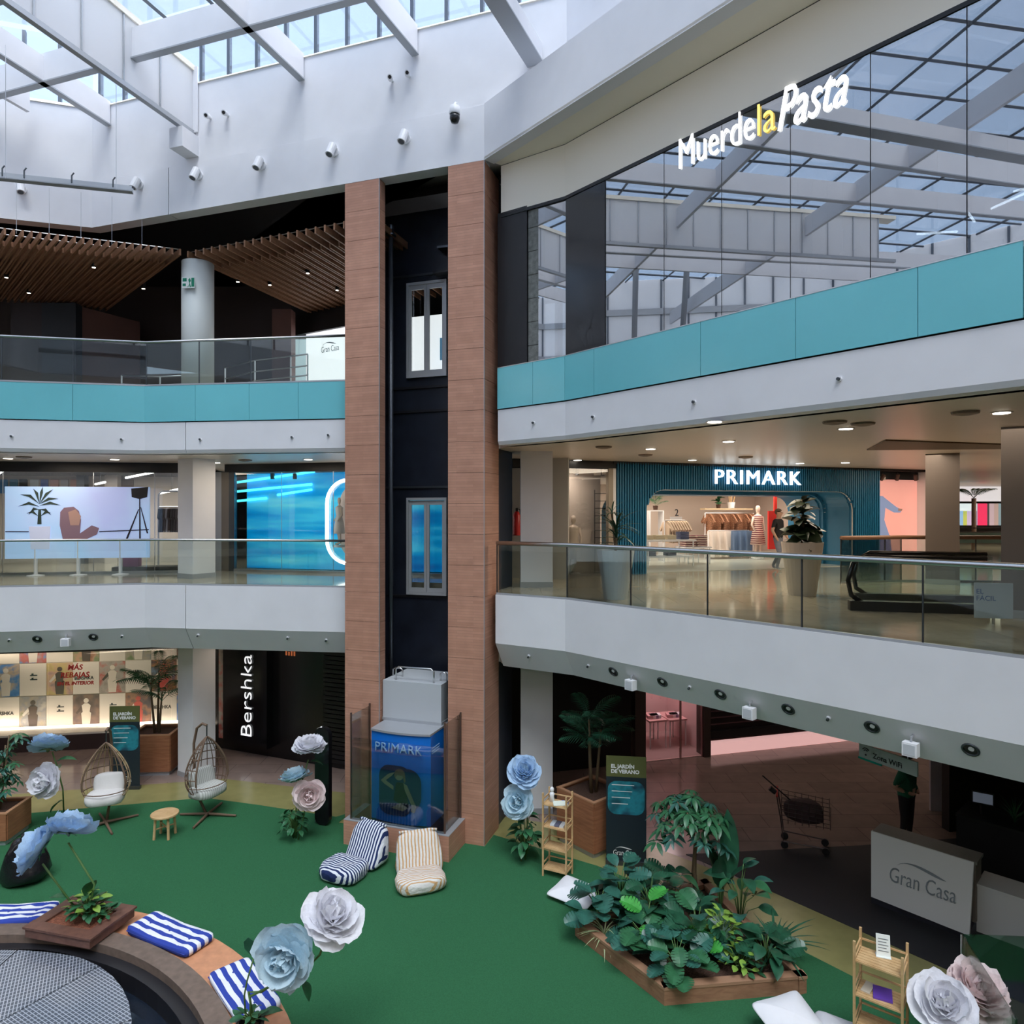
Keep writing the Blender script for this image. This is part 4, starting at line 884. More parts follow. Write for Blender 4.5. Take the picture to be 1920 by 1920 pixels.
mn = mannequin(W3.pt(W3.s(1421, 3.6), 3.6, Z1+.08), rz3, 'mannequin in striped top near the trousers rail', STR, h=1.8)
rb_ = MB(); rb_.add(*(lambda q: (q.v, q.f))(plaque(W3, 1441, 1459, 958, 1030, 3.0, .05))); tag(put('hanging_banner', rb_, M('red_banner', (.70, .03, .02), .6, emit=.15)), 'red fabric banner behind the walking person', 'banner')
rb_ = plaque(W3, 1452, 1457, 917, 958, 3.0, .05); tag(put('banner_pole', rb_, M('red_banner', (.7, .03, .02))), 'red pole above the red fabric banner', 'pole')
sh_ = plaque(W3, 1322, 1412, 953, 956, 4.7, .3); tag(put('wall_shelf', sh_, CRM and M('shelf_wood', (.62, .48, .30), .5)), 'wooden shelf over the plaid shirts', 'shelf')
vs_ = thing('utensil_pot', 'cream pot with wooden sticks on the shop shelf', 'pot', W3.seen(1371, 953, 4.8)); m = MB(); m.lathe([(.11, 0), (.14, .22), (.12, .22), (.09, .02)], None, 12); put('pot', m, WHITEB, vs_, world=False)
for i in range(7): m = MB(); m.cyl((.05*cos(i), .05*sin(i*1.7), .1), (.12*cos(i), .10*sin(i*1.7), .45+.03*(i % 3)), .012, 5); put('stick', m, BAMBOO, vs_, world=False)
# mannequin window between column and fluted front
w7 = bpy.data.objects.new('window_7', None); C.objects.link(w7); struct(w7, 'mannequin window beside the fluted front')
a, b = .2, s0-.03; m = MB(); W3.slab(m, a, b-.12, 0, .012, Z1+.05, 7.72); put('pane', m, CLEARG, w7)
m = MB(); W3.slab(m, -.3, s0, -.02, .1, 7.72, 7.93); put('head_band', m, DARK, w7); m = MB(); W3.slab(m, b-.20, b-.06, -.02, .12, Z1, 7.74); put('frame_post', m, M('bronze_frame2', (.30, .26, .21), .4, .3), w7); m = MB(); W3.slab(m, b-.06, b+.02, -.02, .12, Z1, 7.74); put('frame_post', m, WHITEB, w7)
m = MB(); W3.slab(m, .1, b, -.03, .06, Z1, Z1+.05); put('sill', m, STEEL, w7)
mannequin(W3.pt(W3.s(1048, .5), .5, Z1+.5), .3, 'mannequin in white printed dress in the window by the square column', DRESSW, h=1.75)
mannequin(W3.pt(W3.s(1075, .45), .45, Z1+.06), .1, 'lower mannequin in cream dress in the window by the square column', DRESSB, h=1.5)
for i, px in enumerate((1082, 1130)):
    p = W3.seen(px, 885, .45); t_ = thing('track_spot', 'black cylinder spot in the mannequin window, %s' % ('nearer the column', 'nearer the fluted front')[i], 'lamp', p, 0, 'spots in the mannequin window')
    m = MB(); m.cyl((0, 0, -.09), (0, 0, .09), .05, 10); put('head', m, DARK, t_, world=False); m = MB(); m.cyl((0, 0, .09), (0, 0, 7.9-p.z), .01, 5); put('stem', m, DARK, t_, world=False)
rk = thing('ladder_rack', 'thin dark ladder rack in the mannequin window', 'rack', W3.pt(W3.s(1123, .7), .7, Z1)); a, b = W3.s(1115, .7), W3.s(1143, .7)
for t in (a, b): m = MB(); m.cyl(W3.pt(t, .7, Z1), W3.pt(t, .7, 7.2), .012, 6); put('upright', m, DARK, rk)
for i in range(9): m = MB(); m.cyl(W3.pt(a, .7, 5.5+i*.2), W3.pt(b, .7, 5.5+i*.2), .008, 5); put('rung', m, DARK, rk)
arealight('window_light', W3.pt(1.4, .4, 7.6), (0, .2, -1), 16, .6, (1, .85, .72))
# pink poster right of the fluted front
pk = bpy.data.objects.new('wall_poster_box', None); C.objects.link(pk); struct(pk, 'lit salmon pink poster wall with a figure in denim'); pk.location = W3.pt(s3_+.9, 0, Z1)
PINKB = M('salmon_print', (.90, .42, .36), .5, emit=.45, noise=.08, nscale=.8); m = MB(); W3.slab(m, s3_, s3_+2.0, .3, .36, Z1, 7.62); put('poster_print', m, PINKB, pk)
m = MB(); W3.slab(m, s3_, s3_+2.0, .25, .5, 7.62, 7.9); put('head_box', m, DARK, pk); m = MB(); W3.slab(m, s3_+1.93, s3_+2.1, -.1, .4, Z1, 7.9); put('side_frame', m, WHITEB, pk)
DEN = M('denim_print', (.28, .38, .66), .6, emit=.25); DEN2 = M('denim_print_dark', (.16, .18, .42), .6, emit=.2)
flat(W3, [(1649, 930), (1655, 930), (1662, 936), (1680, 950), (1691, 956), (1688, 961), (1676, 961), (1660, 952), (1658, 975), (1668, 1005), (1649, 1005)], .295, DEN, 'printed_jacket', pk)
flat(W3, [(1649, 1003), (1669, 1003), (1675, 1060), (1649, 1060)], .295, DEN2, 'printed_trousers', pk); flat(W3, [(1684, 953), (1692, 954), (1691, 958), (1684, 958)], .292, PRS, 'printed_hand', pk)
for i, px in enumerate((1655, 1683, 1717)):
    p = W3.seen(px, 895, .1); t_ = thing('track_spot', 'dark tilted spot over the pink poster, %s from the fluted front' % ('first second third'.split()[i]), 'lamp', p, 0, 'spots over the pink poster')
    m = MB(); m.cyl((.03*(i-1), .05, -.09), (-.03*(i-1), -.03, .09), .055, 10); put('head', m, M('brown_spot', (.12, .06, .05), .5), t_, world=False); m = MB(); m.cyl((0, 0, .05), (0, 0, 7.93-p.z), .01, 5); put('stem', m, DARK, t_, world=False)
# ---------------------------------------------------------------- far mall seen past the taupe column
fw = bpy.data.objects.new('wall_far_shops', None); C.objects.link(fw); struct(fw, 'far shop fronts at the end of the corridor'); fw.location = (30, 40, Z1)
def farbox(u0, u1, v0, v1, Y, mat, name, th=.2):
    a, b = D(u0, v1, Y), D(u1, v0, Y); m = MB(); m.obox(a, (b.x-a.x, 0, 0), (0, th, 0), (0, 0, b.z-a.z)); return put(name, m, mat, fw)
farbox(1780, 1900, 895, 940, 36, M('far_white', (.85, .85, .88), .5, emit=.6), 'bulkhead'); farbox(1780, 1900, 870, 894, 37, WHITEB, 'bulkhead')  # brightness of the corridor end put in as emission, here and on the bays
for u0, u1, c in ((1795, 1806, (.25, .45, .7)), (1806, 1813, (.45, .5, .1)), (1813, 1826, (.5, .42, .6)), (1826, 1833, (.3, .25, .4)), (1833, 1851, (.75, .03, .12)), (1851, 1855, (.05, .05, .06)), (1855, 1864, (.45, .35, .4)), (1864, 1872, (.4, .3, .28)), (1872, 1884, (.2, .3, .35)), (1884, 1894, (.05, .05, .07))):
    farbox(u0, u1, 944, 985, 35, M('far_%d' % u0, c, .5, emit=.6), 'shop_bay')
farbox(1796, 1832, 944, 958, 34.6, M('far_sign', (.6, .75, .85), .5, emit=.6), 'shop_sign')
for v in (990, 998): farbox(1795, 1895, v-.8, v+.8, 26, STEEL, 'far_rail', .05)
farbox(1795, 1895, 998, 1018, 27, M('far_glass', (.35, .55, .55), .2), 'far_balustrade', .05)
# ---------------------------------------------------------------- ground floor
GL = Front((-14.0, 18.8), (-8.7, 19.63)); GB = Front((-8.75, 19.5), (-3.0, 17.1)); GR = Front((1.0, 17.45), (9.9, 19.9))
m = MB(); GL.slab(m, -7, 5.36, 0, .2, 2.72, 3.47); struct(put('trim_%d' % n, m, DARK), 'black band above the poster window'); n += 1
m = MB(); GL.slab(m, -7, 5.36, 0, .75, 0, .42); struct(put('wall_window_base', m, M('dark_base', (.05, .03, .03), .5)), 'dark base under the poster window')
m = MB(); GL.slab(m, -7, 5.36, .02, .75, .42, .47); struct(put('window_sill', m, M('lit_sill', (.9, .85, .76), .5)), 'white ledge in the poster window')
m = MB(); GL.slab(m, -7, 5.36, .75, .85, .4, 3.47); pw = struct(put('wall_posters', m, M('poster_wall', (.72, .64, .55), .7)), 'warm lit wall of checkered fashion posters')
w8 = bpy.data.objects.new('window_8', None); C.objects.link(w8); struct(w8, 'glass of the poster window')
for a, b in ((-7, -2), (-2, 1.2), (1.2, 4.4), (4.4, 5.36)): m = MB(); GL.slab(m, a+.005, b-.005, .03, .042, .47, 2.72); put('pane', m, CLEARG, w8)
cw, chh = .70, .92; PIMG = [
 ('poster_a', [(.30, .25, .22), (.45, .40, .36), (.55, .12, .10), (.62, .58, .52)]), ('poster_b', [(.10, .07, .06), (.16, .11, .10), (.26, .16, .12), (.12, .08, .07)]),
 ('poster_c', [(.08, .06, .09), (.45, .20, .08), (.15, .10, .12), (.20, .28, .45)]), ('poster_d', [(.07, .06, .07), (.14, .10, .11), (.40, .20, .12), (.10, .09, .10)]),
 ('poster_e', [(.60, .45, .12), (.12, .30, .55), (.50, .14, .12), (.40, .30, .32)]), ('poster_f', [(.05, .16, .45), (.10, .24, .55), (.55, .42, .30), (.06, .2, .5)]),
 ('poster_g', [(.35, .18, .10), (.22, .30, .16), (.50, .30, .20), (.30, .14, .08)]), ('poster_h', [(.45, .30, .18), (.60, .48, .20), (.62, .38, .30), (.25, .22, .25)]),
 ('poster_i', [(.20, .25, .12), (.45, .38, .30), (.30, .30, .32), (.55, .50, .45)])]
WPOST = M('poster_white', (.80, .74, .66), .6); x0 = GL.s(-14, .75); zrow = [2.29, 1.36, .43]; PM = {}
def pimg(i): nm, cs = PIMG[i % 9]; return picture(nm, cs, 3.2, i*3.1, .5)
k = 0; fig = [M('print_fig_%d' % i, c, .6) for i, c in enumerate([(.72, .66, .60), (.60, .10, .08), (.10, .07, .06), (.66, .50, .38), (.80, .72, .62)])]
for r_ in range(3):
    for c in range(-3, 9):
        t0 = x0+c*cw; z0_ = zrow[r_]; dark = (r_+c) % 2 == 1 if r_ != 1 else (c % 2 == 0)
        if t0+cw > 5.3: continue
        m = MB(); GL.slab(m, t0+.006, t0+cw-.006, .735, .75, z0_+.006, z0_+chh-.006)
        po = put('poster', m, pimg(k) if dark else WPOST, pw); k += 1
        if dark:
            mf = fig[k % 5]; cx_ = t0+cw/2; mm = GL.fr(cx_, .733, z0_); m = MB()
            m.plate([(-.10, .02), (-.13, .38), (-.09, .42), (-.12, .60), (-.05, .66), (.05, .66), (.12, .60), (.09, .42), (.13, .38), (.10, .02)], mm, .003); m.plate(arc((0, .74), .07, 0, 2*pi-.5, 9), mm, .003); put('printed_figure', m, mf, po)
            m = MB(); m.plate([(-.12, .60), (-.28, .40), (-.24, .36), (-.10, .50)], mm, .0035); put('printed_arm', m, fig[(k+3) % 5], po)
        elif c % 3 == 0: text('lettering', 'BERSHKA', .135, INK, GL.fr(t0+.04, .733, z0_+.42), po, .003, .004, sx=.9)
        else:
            mm = GL.fr(t0+cw*.55, .733, z0_+.45); m = MB()
            for dz in (0, .12): m.plate([(-.11, dz), (.08, dz), (.08, dz+.03), (-.02, dz+.03), (-.02, dz+.07), (-.07, dz+.07), (-.07, dz+.03), (-.11, dz+.03)], mm, .003)
            put('printed_mark', m, INK, po)
REDI = M('red_ink', (.55, .05, .05), .6)
for i, s_ in enumerate(('MÁS', 'REBAJAS', 'EN EL INTERIOR')): text('window_lettering', s_, (.20, .20, .13)[i], REDI, GL.fr(GL.s((126, 112, 106)[i], .0), .02, 2.22-i*.21), w8, .003, .006, shear=.15)
arealight('poster_light', GL.pt(1.0, .35, .56), (0, .25, 1), 46, 9.0, (1, .84, .66), .25)
arealight('poster_light', GL.pt(1.0, .30, 2.69), (0, .5, -1), 34, 9.0, (1, .84, .66), .2)
m = MB(); GL.slab(m, -6, 5.2, .56, .62, .47, .52); put('light_strip', m, LEDW, pw)
# black shop front with vertical name
m = MB(); GB.slab(m, 0, 6.3, 0, .2, 0, 3.47); bsw = struct(put('wall_black_front', m, M('black_front', (.008, .008, .010), .25)), 'black shop front with white vertical name')
a, b = GB.s(418, -.25), GB.s(500, -.25); m = MB(); GB.slab(m, a, b, -.25, 0, .28, 3.3); bs = tag(put('shop_sign', m, M('black_sign', (.006, .007, .010), .2)), 'black sign board with white vertical shop name', 'sign')
t_ = text('letters', 'Bershka', 1.0, M('sign_letter_white', (.92, .94, .96), .5, emit=.9), Matrix(), None, .02, -.016)
q = GB.seen(472, 1381, -.27); w_ = GB.seen(472, 1228, -.27).z-q.z; fit(t_, Matrix.Translation(q) @ Matrix((GB.d, UP, -GB.n)).transposed().to_4x4() @ Matrix.Rotation(pi/2, 4, 'Z'), 0, w_, .36, bs)
m = MB(); GB.slab(m, GB.s(410, -.05), GB.s(418, -.05), -.05, .0, .3, 3.2); put('poster_strip', m, pimg(0), bsw)
for i in range(26):
    a, b = GB.s(606, -.06), GB.s(660, -.06); m = MB(); GB.slab(m, a, b, -.07, -.03, .15+i*.115, .15+i*.115+.09); put('shutter_slat', m, M('shutter_black', (.014, .014, .016), .4, .3), bsw)
for i in range(4):
    m = MB(); t0 = GB.s(536)+i*.09; GB.slab(m, t0, t0+.05, -.016, -.004, 2.78, 2.78+(.15, .10, .15, .12)[i]); put('amber_mark', m, M('amber_glow', (.5, .14, .05), .5, emit=.35), bsw)
# right: dark shop, lit pink shop, shutters
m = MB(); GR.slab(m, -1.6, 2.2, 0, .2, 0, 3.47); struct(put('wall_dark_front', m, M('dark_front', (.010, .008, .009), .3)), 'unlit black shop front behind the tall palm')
m = MB(); GB.slab(m, 6.25, 9.2, .25, .4, 0, 3.47); struct(put('wall_behind_lift', m, DARK), 'dark wall behind the lift on the ground floor')
for i in range(9):
    p = D(945, 1268+i*9, 15.9); 
gl = thing('lit_sign', 'narrow strip of warm glowing letters right of the lift', 'sign', D(945, 1335, 16.4)); WLET = M('warm_letters', (1, .8, .55), .5, emit=.9)
for i in range(11):
    m = MB(); p = D(942, 1336-i*7.3, 16.4); m.obox(p, (.09, 0, 0), (0, .02, 0), (0, 0, .062)); put('glowing_mark', m, WLET, gl)
m = MB(); m.obox(D(953, 1341, 16.43), (-.16, 0, 0), (0, .03, 0), (0, 0, 1.05)); put('board', m, DARK, gl)
a0, a1 = GR.s(1208), GR.s(1318)
for t, wd_ in ((GR.s(1188), .30), (a1-.02, .20)): m = MB(); GR.slab(m, t, t+wd_, -.1, .3, 0, 3.47); struct(put('column', m, M('dark_brown_pier', (.05, .032, .03), .5)), 'dark brown pier beside the lit pink shop' if wd_ > .25 else 'black pier between lit pink shop and shutters')
m = MB(); GR.slab(m, a0-.3, a0+.95, 2.2, 2.3, 0, 3.2); struct(put('wall_pink_shop', m, M('crimson_wall', (.50, .05, .06), .6)), 'crimson back wall of the lit shop')
m = MB(); GR.slab(m, a0+.95, a1+.3, 2.2, 2.3, 0, 3.2); GR.slab(m, a1+.1, a1+.2, .3, 2.2, 0, 3.2); struct(put('wall_pink_shop_side', m, M('pale_pink_wall', (.85, .62, .62), .6)), 'pale pink wall of the lit shop')
m = MB(); GR.slab(m, a0-.3, a1+.2, .1, 2.2, 3.2, 3.3); struct(put('ceiling_pink_shop', m, WHITEB)); m = MB(); GR.slab(m, a0-.2, a1+.1, .0, 2.2, .0, .02); struct(put('floor_pink_shop', m, M('pink_floor', (.5, .35, .34), .3)))
arealight('pink_shop_light', GR.pt((a0+a1)/2, 1.1, 3.15), (0, 0, -1), 42, 1.3, (1, .72, .72))
w9 = bpy.data.objects.new('window_9', None); C.objects.link(w9); struct(w9, 'glass front of the lit pink shop'); m = MB(); GR.slab(m, a0, a1, .0, .012, .05, 3.2); put('pane', m, CLEARG, w9)
for t in (a0, (a0*.4+a1*.6), a1-.05): m = MB(); GR.slab(m, t, t+.04, -.02, .03, 0, 3.2); put('frame_post', m, M('rose_frame', (.45, .25, .25), .4, .3), w9)
for i, (px0, px1, vv) in enumerate(((1212, 1245, 1352), (1249, 1282, 1350))):
    a, b = GR.s(px0, 1.0), GR.s(px1, 1.0); zz = GR.seen(px0, vv, 1.0).z; t_ = thing('display_table', 'white-framed display table in the lit pink shop, %s' % ('nearer the dark pier', 'nearer the shutters')[i], 'table', GR.pt((a+b)/2, 1.2, .02))
    m = MB(); GR.slab(m, a, b, .8, 1.6, zz, zz+.05); put('table_top', m, M('rose_top', (.75, .45, .45), .4), t_)
    for t in (a+.02, b-.05):
        for d_ in (.82, 1.55): m = MB(); GR.slab(m, t, t+.03, d_, d_+.03, .02, zz); put('leg', m, WHITEB, t_)
    for j in range(4): folded(GR.pt(a+.15+(b-a-.3)*j/3, 1.1, zz+.05), [('rose%d' % j, [(.7, .4, .42), (.85, .75, .75), (.3, .2, .35), (.8, .8, .85)][j])]*2, 'folded garment on the %s pink shop table, %s stack' % (('first', 'second')[i], ordn[j]), .16)
shu = bpy.data.objects.new('wall_shutter', None); C.objects.link(shu); struct(shu, 'closed dark shutters with open gaps beside the lit pink shop'); shu.location = GR.pt(a1+2, .2, 0)
b1 = GR.s(1660)
for i in range(16):
    m = MB(); GR.slab(m, a1+.2, b1, .15, .2, .62+i*.18, .62+i*.18+.125); put('shutter_slat', m, M('shutter_plum', (.02, .014, .016), .4, .3), shu)
m = MB(); GR.slab(m, a1+.2, b1, .05, .30, .42, .62); put('bottom_rail', m, DARK, shu)
m = MB(); GR.slab(m, a1+.2, b1, .0, .25, .0, .30); put('pink_plinth', m, M('pink_plinth', (.85, .50, .48), .4, emit=.7), shu)  # glow put into the plinth colour so that it lights the floor
m = MB(); GR.slab(m, a1+.32, b1+8, 1.2, 1.3, 0, 3.47); struct(put('wall_shutter_back', m, M('shutter_back', (.10, .06, .06), .7)))
# far right of the ground floor
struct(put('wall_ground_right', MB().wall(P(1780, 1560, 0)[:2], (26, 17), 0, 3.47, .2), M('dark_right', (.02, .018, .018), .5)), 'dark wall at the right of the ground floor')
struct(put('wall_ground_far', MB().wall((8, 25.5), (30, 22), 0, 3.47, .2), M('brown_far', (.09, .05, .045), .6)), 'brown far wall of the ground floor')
# ============================================================ LIFT
GLB = glass('lift_glass', (.90, .93, .92), .6, .05)
DFR = M('door_frame_grey', (.55, .56, .58), .35, .3)
for z0_, z1_, lab in ((9.70, 11.9, 'steel framed glass lift door on the second floor'), (4.69, 6.93, 'steel framed glass lift door on the first floor')):
    r = thing('lift_door', lab, 'door', UW((du0+du1)/2, 1.70, z0_)); W_ = du1-du0
    for a, wd_ in ((du0, .05), (du1-.05, .05)): m = MB(); m.obox(UW(a, 1.66, z0_), T2*wd_, N2*.1, UP*(z1_-z0_)); put('frame_post', m, DFR, r)
    for z in (z0_, z1_-.06): m = MB(); m.obox(UW(du0+.05, 1.66, z), T2*(W_-.1), N2*.1, UP*.06); put('frame_rail', m, DFR, r)
    for k in range(2):
        a = du0+.055+k*(W_/2-.05); L = W_/2-.06; m = MB(); h = z1_-z0_-.13; z = z0_+.065
        m.obox(UW(a, 1.69, z), T2*.06, N2*.04, UP*h); m.obox(UW(a+L-.06, 1.69, z), T2*.06, N2*.04, UP*h); m.obox(UW(a+.06, 1.69, z), T2*(L-.12), N2*.04, UP*.10); m.obox(UW(a+.06, 1.69, z+h-.10), T2*(L-.12), N2*.04, UP*.10)
        lf = put('door_leaf', m, DFR, r); m = MB(); m.obox(UW(a+.06, 1.705, z+.10), T2*(L-.12), N2*.01, UP*(h-.2)); put('pane', m, GLB, lf)
# lit lobby panel behind the upper door
m = MB(); m.obox(UW(-4.2, 5.0, Z2), T2*5.2, N2*.1, UP*2.75); struct(put('wall_lobby', m, M('backlit_white', (1, 1, 1))), 'backlit white lobby wall behind the lift')
m = MB(); m.obox(UW(-3.0, 4.5, Z2+1.35), T2*.75, N2*.05, UP*.6); ls = tag(put('lobby_screen', m, M('screen_blue', (.12, .30, .50), .3, emit=.5)), 'blue information screen seen through the upper lift door', 'screen')
m = MB(); m.obox(UW(-2.7, 4.5, Z2), T2*.15, N2*.05, UP*1.35); put('stand', m, GREYM, ls)
# guide pipe in the shaft
gr_ = thing('guide_pipe', 'dark guide pipe with cap along the lift shaft wall', 'pipe', UW(-2.60, 1.0, 2.2)); m = MB(); m.cyl(UW(-2.60, 1.0, 0.02), UW(-2.60, 1.0, 13.0), .05, 10); put('pipe', m, M('pipe_grey', (.10, .11, .13), .35, .5), gr_, smooth=True)
m = MB(); m.lathe([(.12, 0), (.12, .03), (.07, .05), (.07, .22), (.03, .26)], Matrix.Translation(UW(-2.60, 1.0, 12.75)), 12); put('cap', m, M('pipe_grey', (1, 1, 1)), gr_)
m = MB(); m.obox(UW(-1.65, 1.38, 12.5), T2*.55, N2*.29, UP*.05); m.obox(UW(-1.3, 1.42, 12.55), T2*.12, N2*.12, UP*.35); tag(put('shaft_bracket', m, M('pipe_grey', (1, 1, 1))), 'dark bracket high on the lift shaft wall', 'bracket')
m = MB(); m.obox(UW(-1.75, 1.36, 11.95), T2*.6, N2*.28, UP*.05); tag(put('shaft_bracket', m, DARK), 'dark ledge bracket just above the upper lift door', 'bracket')
# plinth, glass guard, cabin
pli = thing('lift_plinth', 'tile-clad lift plinth with steel channel around the cabin', 'plinth', UW(-1.53, -.4)); u0, u1, wf = -2.67, -.40, -.81
for (o, a, b) in ((UW(u0, wf), T2*(u1-u0), N2*.14), (UW(u0, wf+.14), T2*.14, N2*(.80-.14)), (UW(u1-.14, wf+.14), T2*.14, N2*(.80-.14))):
    m = MB(); m.obox(o+UP*.019, a, b, UP*.48); put('side', m, CLAD, pli); m = MB(); m.obox(o+UP*.499, a, b, UP*.012); put('coping', m, GREYM, pli)
m = MB(); m.obox(UW(u0+.14, wf+.14, .019), T2*(u1-u0-.28), N2*.66, UP*.1); put('pit', m, DARK, pli)
gg = thing('glass_guard', 'glass guard panes around the lift cabin plinth', 'glass guard', UW(-1.53, -.7, .511))
for o, a, b in ((UW(-2.55, wf+.07, .512), N2*.74, T2*.016), (UW(-.52, wf+.07, .512), N2*.74, T2*-.016), (UW(-2.53, wf+.05, .512), T2*2.0, N2*.016)):
    m = MB(); m.obox(o, a, b, UP*(2.05 if a.length < 1 else 1.62)); put('pane', m, GLB, gg)
for u, w_ in ((-2.56, wf+.06), (-2.56, -.03), (-.53, wf+.06), (-.51, -.03)): m = MB(); m.obox(UW(u, w_, .512), T2*.03, N2*.03, UP*2.1); put('post', m, M('bronze_post', (.16, .10, .08), .4, .5), gg)
PB = M('poster_blue', (.008, .17, .66), .28); cabn = thing('lift_cabin', 'lift cabin with blue figure poster and grey upper casing', 'lift', UW(-1.6, .2, .13))
c0, c1 = -2.25, -.94
def bow(u): s = (u-c0)/(c1-c0)*2-1; return -.45-.09*(1-s*s)
us = [c0+(c1-c0)*i/12 for i in range(13)]
poly = [(UW(u, bow(u)).x, UW(u, bow(u)).y) for u in us]+[(UW(c1, .95).x, UW(c1, .95).y), (UW(c0, .95).x, UW(c0, .95).y)]
m = MB(); m.prism(poly, .46, 2.22); put('body', m, PB, cabn); m = MB(); m.prism(poly, .13, .46); put('skirt', m, M('cab_skirt', (.02, .04, .10), .4), cabn)
poly2 = [(UW(u, bow(u)-.03).x, UW(u, bow(u)-.03).y) for u in us]+[(UW(c1+.03, .95).x, UW(c1+.03, .95).y), (UW(c0-.03, .95).x, UW(c0-.03, .95).y)]
m = MB(); m.prism(poly2, 2.22, 2.26); put('roof', m, GREYM, cabn)
m = MB(); m.obox(UW(-2.30, .10, 2.26), T2*1.33, N2*1.1, UP*.83); put('upper_casing', m, M('casing_grey', (.50, .53, .56), .5), cabn)
m = MB(); m.obox(UW(-2.31, .09, 2.26), T2*1.35, N2*1.12, UP*.06); put('casing_seam', m, GREYM, cabn)
for (ua, ub, w_, h) in ((-2.05, -1.18, .2, .28), (-2.28, -2.05, .5, .18), (-1.12, -.98, .4, .18)):
    m = MB(); m.tube([UW(ua, w_, 3.09), UW(ua, w_, 3.09+h*.8), UW(ua+.06, w_, 3.09+h), UW(ub-.06, w_, 3.09+h), UW(ub, w_, 3.09+h*.8), UW(ub, w_, 3.09)], .018, 8); put('guard_bar', m, STEEL, cabn, smooth=True)
mm = frame(UW(c0+.15, -.545, 1.86), T2)
t_ = text('letters', 'PRIMARK', 1, M('pale_blue_letters', (.35, .58, .85), .5), Matrix(), None, .02, -.006, spacing=1.1); fit(t_, mm @ Matrix.Translation((0, 0, -.0)), 0, 1.02, .17, cabn)
mm = frame(UW(-1.6, -.548, .62), T2); m = MB(); m.plate(rrect(.70, .98, .22, 6, -.42, .0)+[], mm, .006); m.plate(rrect(.62, .80, .26, 6, -.12, .14), mm, .005); put('poster_hole', m, M('poster_navy', (.008, .03, .10), .4), cabn)
OLV = M('print_olive', (.20, .21, .15), .6)
m = MB(); mm2 = mm @ Matrix.Translation((0, 0, .007)); m.plate([(-.10, .30), (-.05, .62), (-.02, .66), (.12, .66), (.20, .40), (.24, .20), (.05, .24)], mm2, .003); put('poster_top', m, M('print_dark_top', (.015, .02, .02), .6), cabn)
m = MB(); mm2 = mm @ Matrix.Translation((0, 0, .010)); m.plate(arc((.02, .80), .10, 0, 2*pi-.6, 10), mm2, .003); m.plate([(-.06, .86), (-.22, .80), (-.38, .66), (-.30, .60), (-.10, .50), (-.10, .58), (-.27, .67), (-.14, .77)], mm2, .003); m.plate([(.12, .66), (.20, .62), (.40, .22), (.36, .10), (.28, .12), (.30, .24), (.15, .52)], mm2, .003); m.plate([(-.15, .14), (.10, .10), (.22, .18), (.05, .26)], mm2, .003); put('poster_skin', m, OLV, cabn)
m = MB(); m.plate(arc((.04, .82), .115, .1, pi+.4, 8)+[(-.06, .74), (-.02, .80), (.10, .80), (.14, .66), (.17, .70)], mm @ Matrix.Translation((0, 0, .012)), .003); put('poster_hair', m, M('print_hair', (.14, .12, .09), .7), cabn)
for i in range(3): m = MB(); m.obox(UW(c1+.001, -.4, 1.95-i*.05), N2*.35, T2*.004, UP*.018); put('side_line', m, M('pale_blue_letters', (1, 1, 1)), cabn)
# ============================================================ SMALL FIXTURES
ordn = 'first second third fourth fifth sixth seventh eighth ninth tenth eleventh twelfth'.split()
# white spotlights on the roof fascia
def spot(p, dirv, label, nrm, group, s=1.0):
    c = thing('wall_spotlight', label, 'lamp', p, 0, group); nrm = Vector(nrm).normalized(); d_ = Vector(dirv).normalized(); q = nrm*.12*s
    m = MB(); m.cyl((0, 0, 0), nrm*.03*s, .09*s, 12); put('mount', m, WHITEB, c, world=False)
    m = MB(); m.cyl(nrm*.03*s, q, .03*s, 8); put('arm', m, WHITEB, c, world=False)
    m = MB(); m.cyl(q-d_*.10*s, q+d_*.13*s, .075*s, 14); hd = put('head', m, WHITEB, c, world=False); m = MB(); m.cyl(q+d_*.128*s, q+d_*.135*s, .055*s, 12); put('lens', m, DSTEEL, hd, world=False); return c
for i, (u, v) in enumerate([(42, 356), (263, 348), (374, 330), (492, 311), (628, 286), (762, 262)]):
    a, b = (RFL[2], RFL[3]) if u > 190 else (RFL[1], RFL[2]); p = online(a, b, u); p.z = E+(960-v)/F*p.y; nn = -perp(Vector(b+(0,))-Vector(a+(0,)))
    spot(p, (-.25, -.35, -1) if u > 190 else (.3, -.3, -1), 'white cylinder spotlight on the roof fascia, %s of six' % ordn[i], nn, 'spotlights along the roof fascia', 1.15)
def bullet(p, dirv, label, nrm):
    c = thing('security_camera', label, 'camera', p, 0, 'white bullet cameras on the roof wall'); nrm = Vector(nrm); q = nrm*.10; d_ = Vector(dirv).normalized()
    m = MB(); m.cyl((0, 0, 0), q, .03, 8); put('bracket', m, WHITEB, c, world=False); m = MB(); m.cyl(q-d_*.06, q+d_*.12, .055, 12); put('body', m, WHITEB, c, world=False); m = MB(); m.cyl(q+d_*.12, q+d_*.125, .035, 10); put('lens', m, BLACKG, c, world=False)
for i, (u, v, l) in enumerate([(395, 222, 'white bullet camera beside the boxed beam end'), (428, 217, 'white bullet camera a little right of the boxed beam end'), (736, 152, 'smaller white bullet camera above the lift'), (768, 144, 'white bullet camera on a stained patch above the lift')]):
    p = online(R0, R0+T2, u); p.z = E+(960-v)/F*p.y; bullet(p, (.1, -1, -.4), l, -N2)
p = online(R0, R0+T2, 860); p.z = E+(960-205)/F*p.y; dc = thing('dome_camera', 'white dome camera with black ball above the lift pier', 'camera', p)
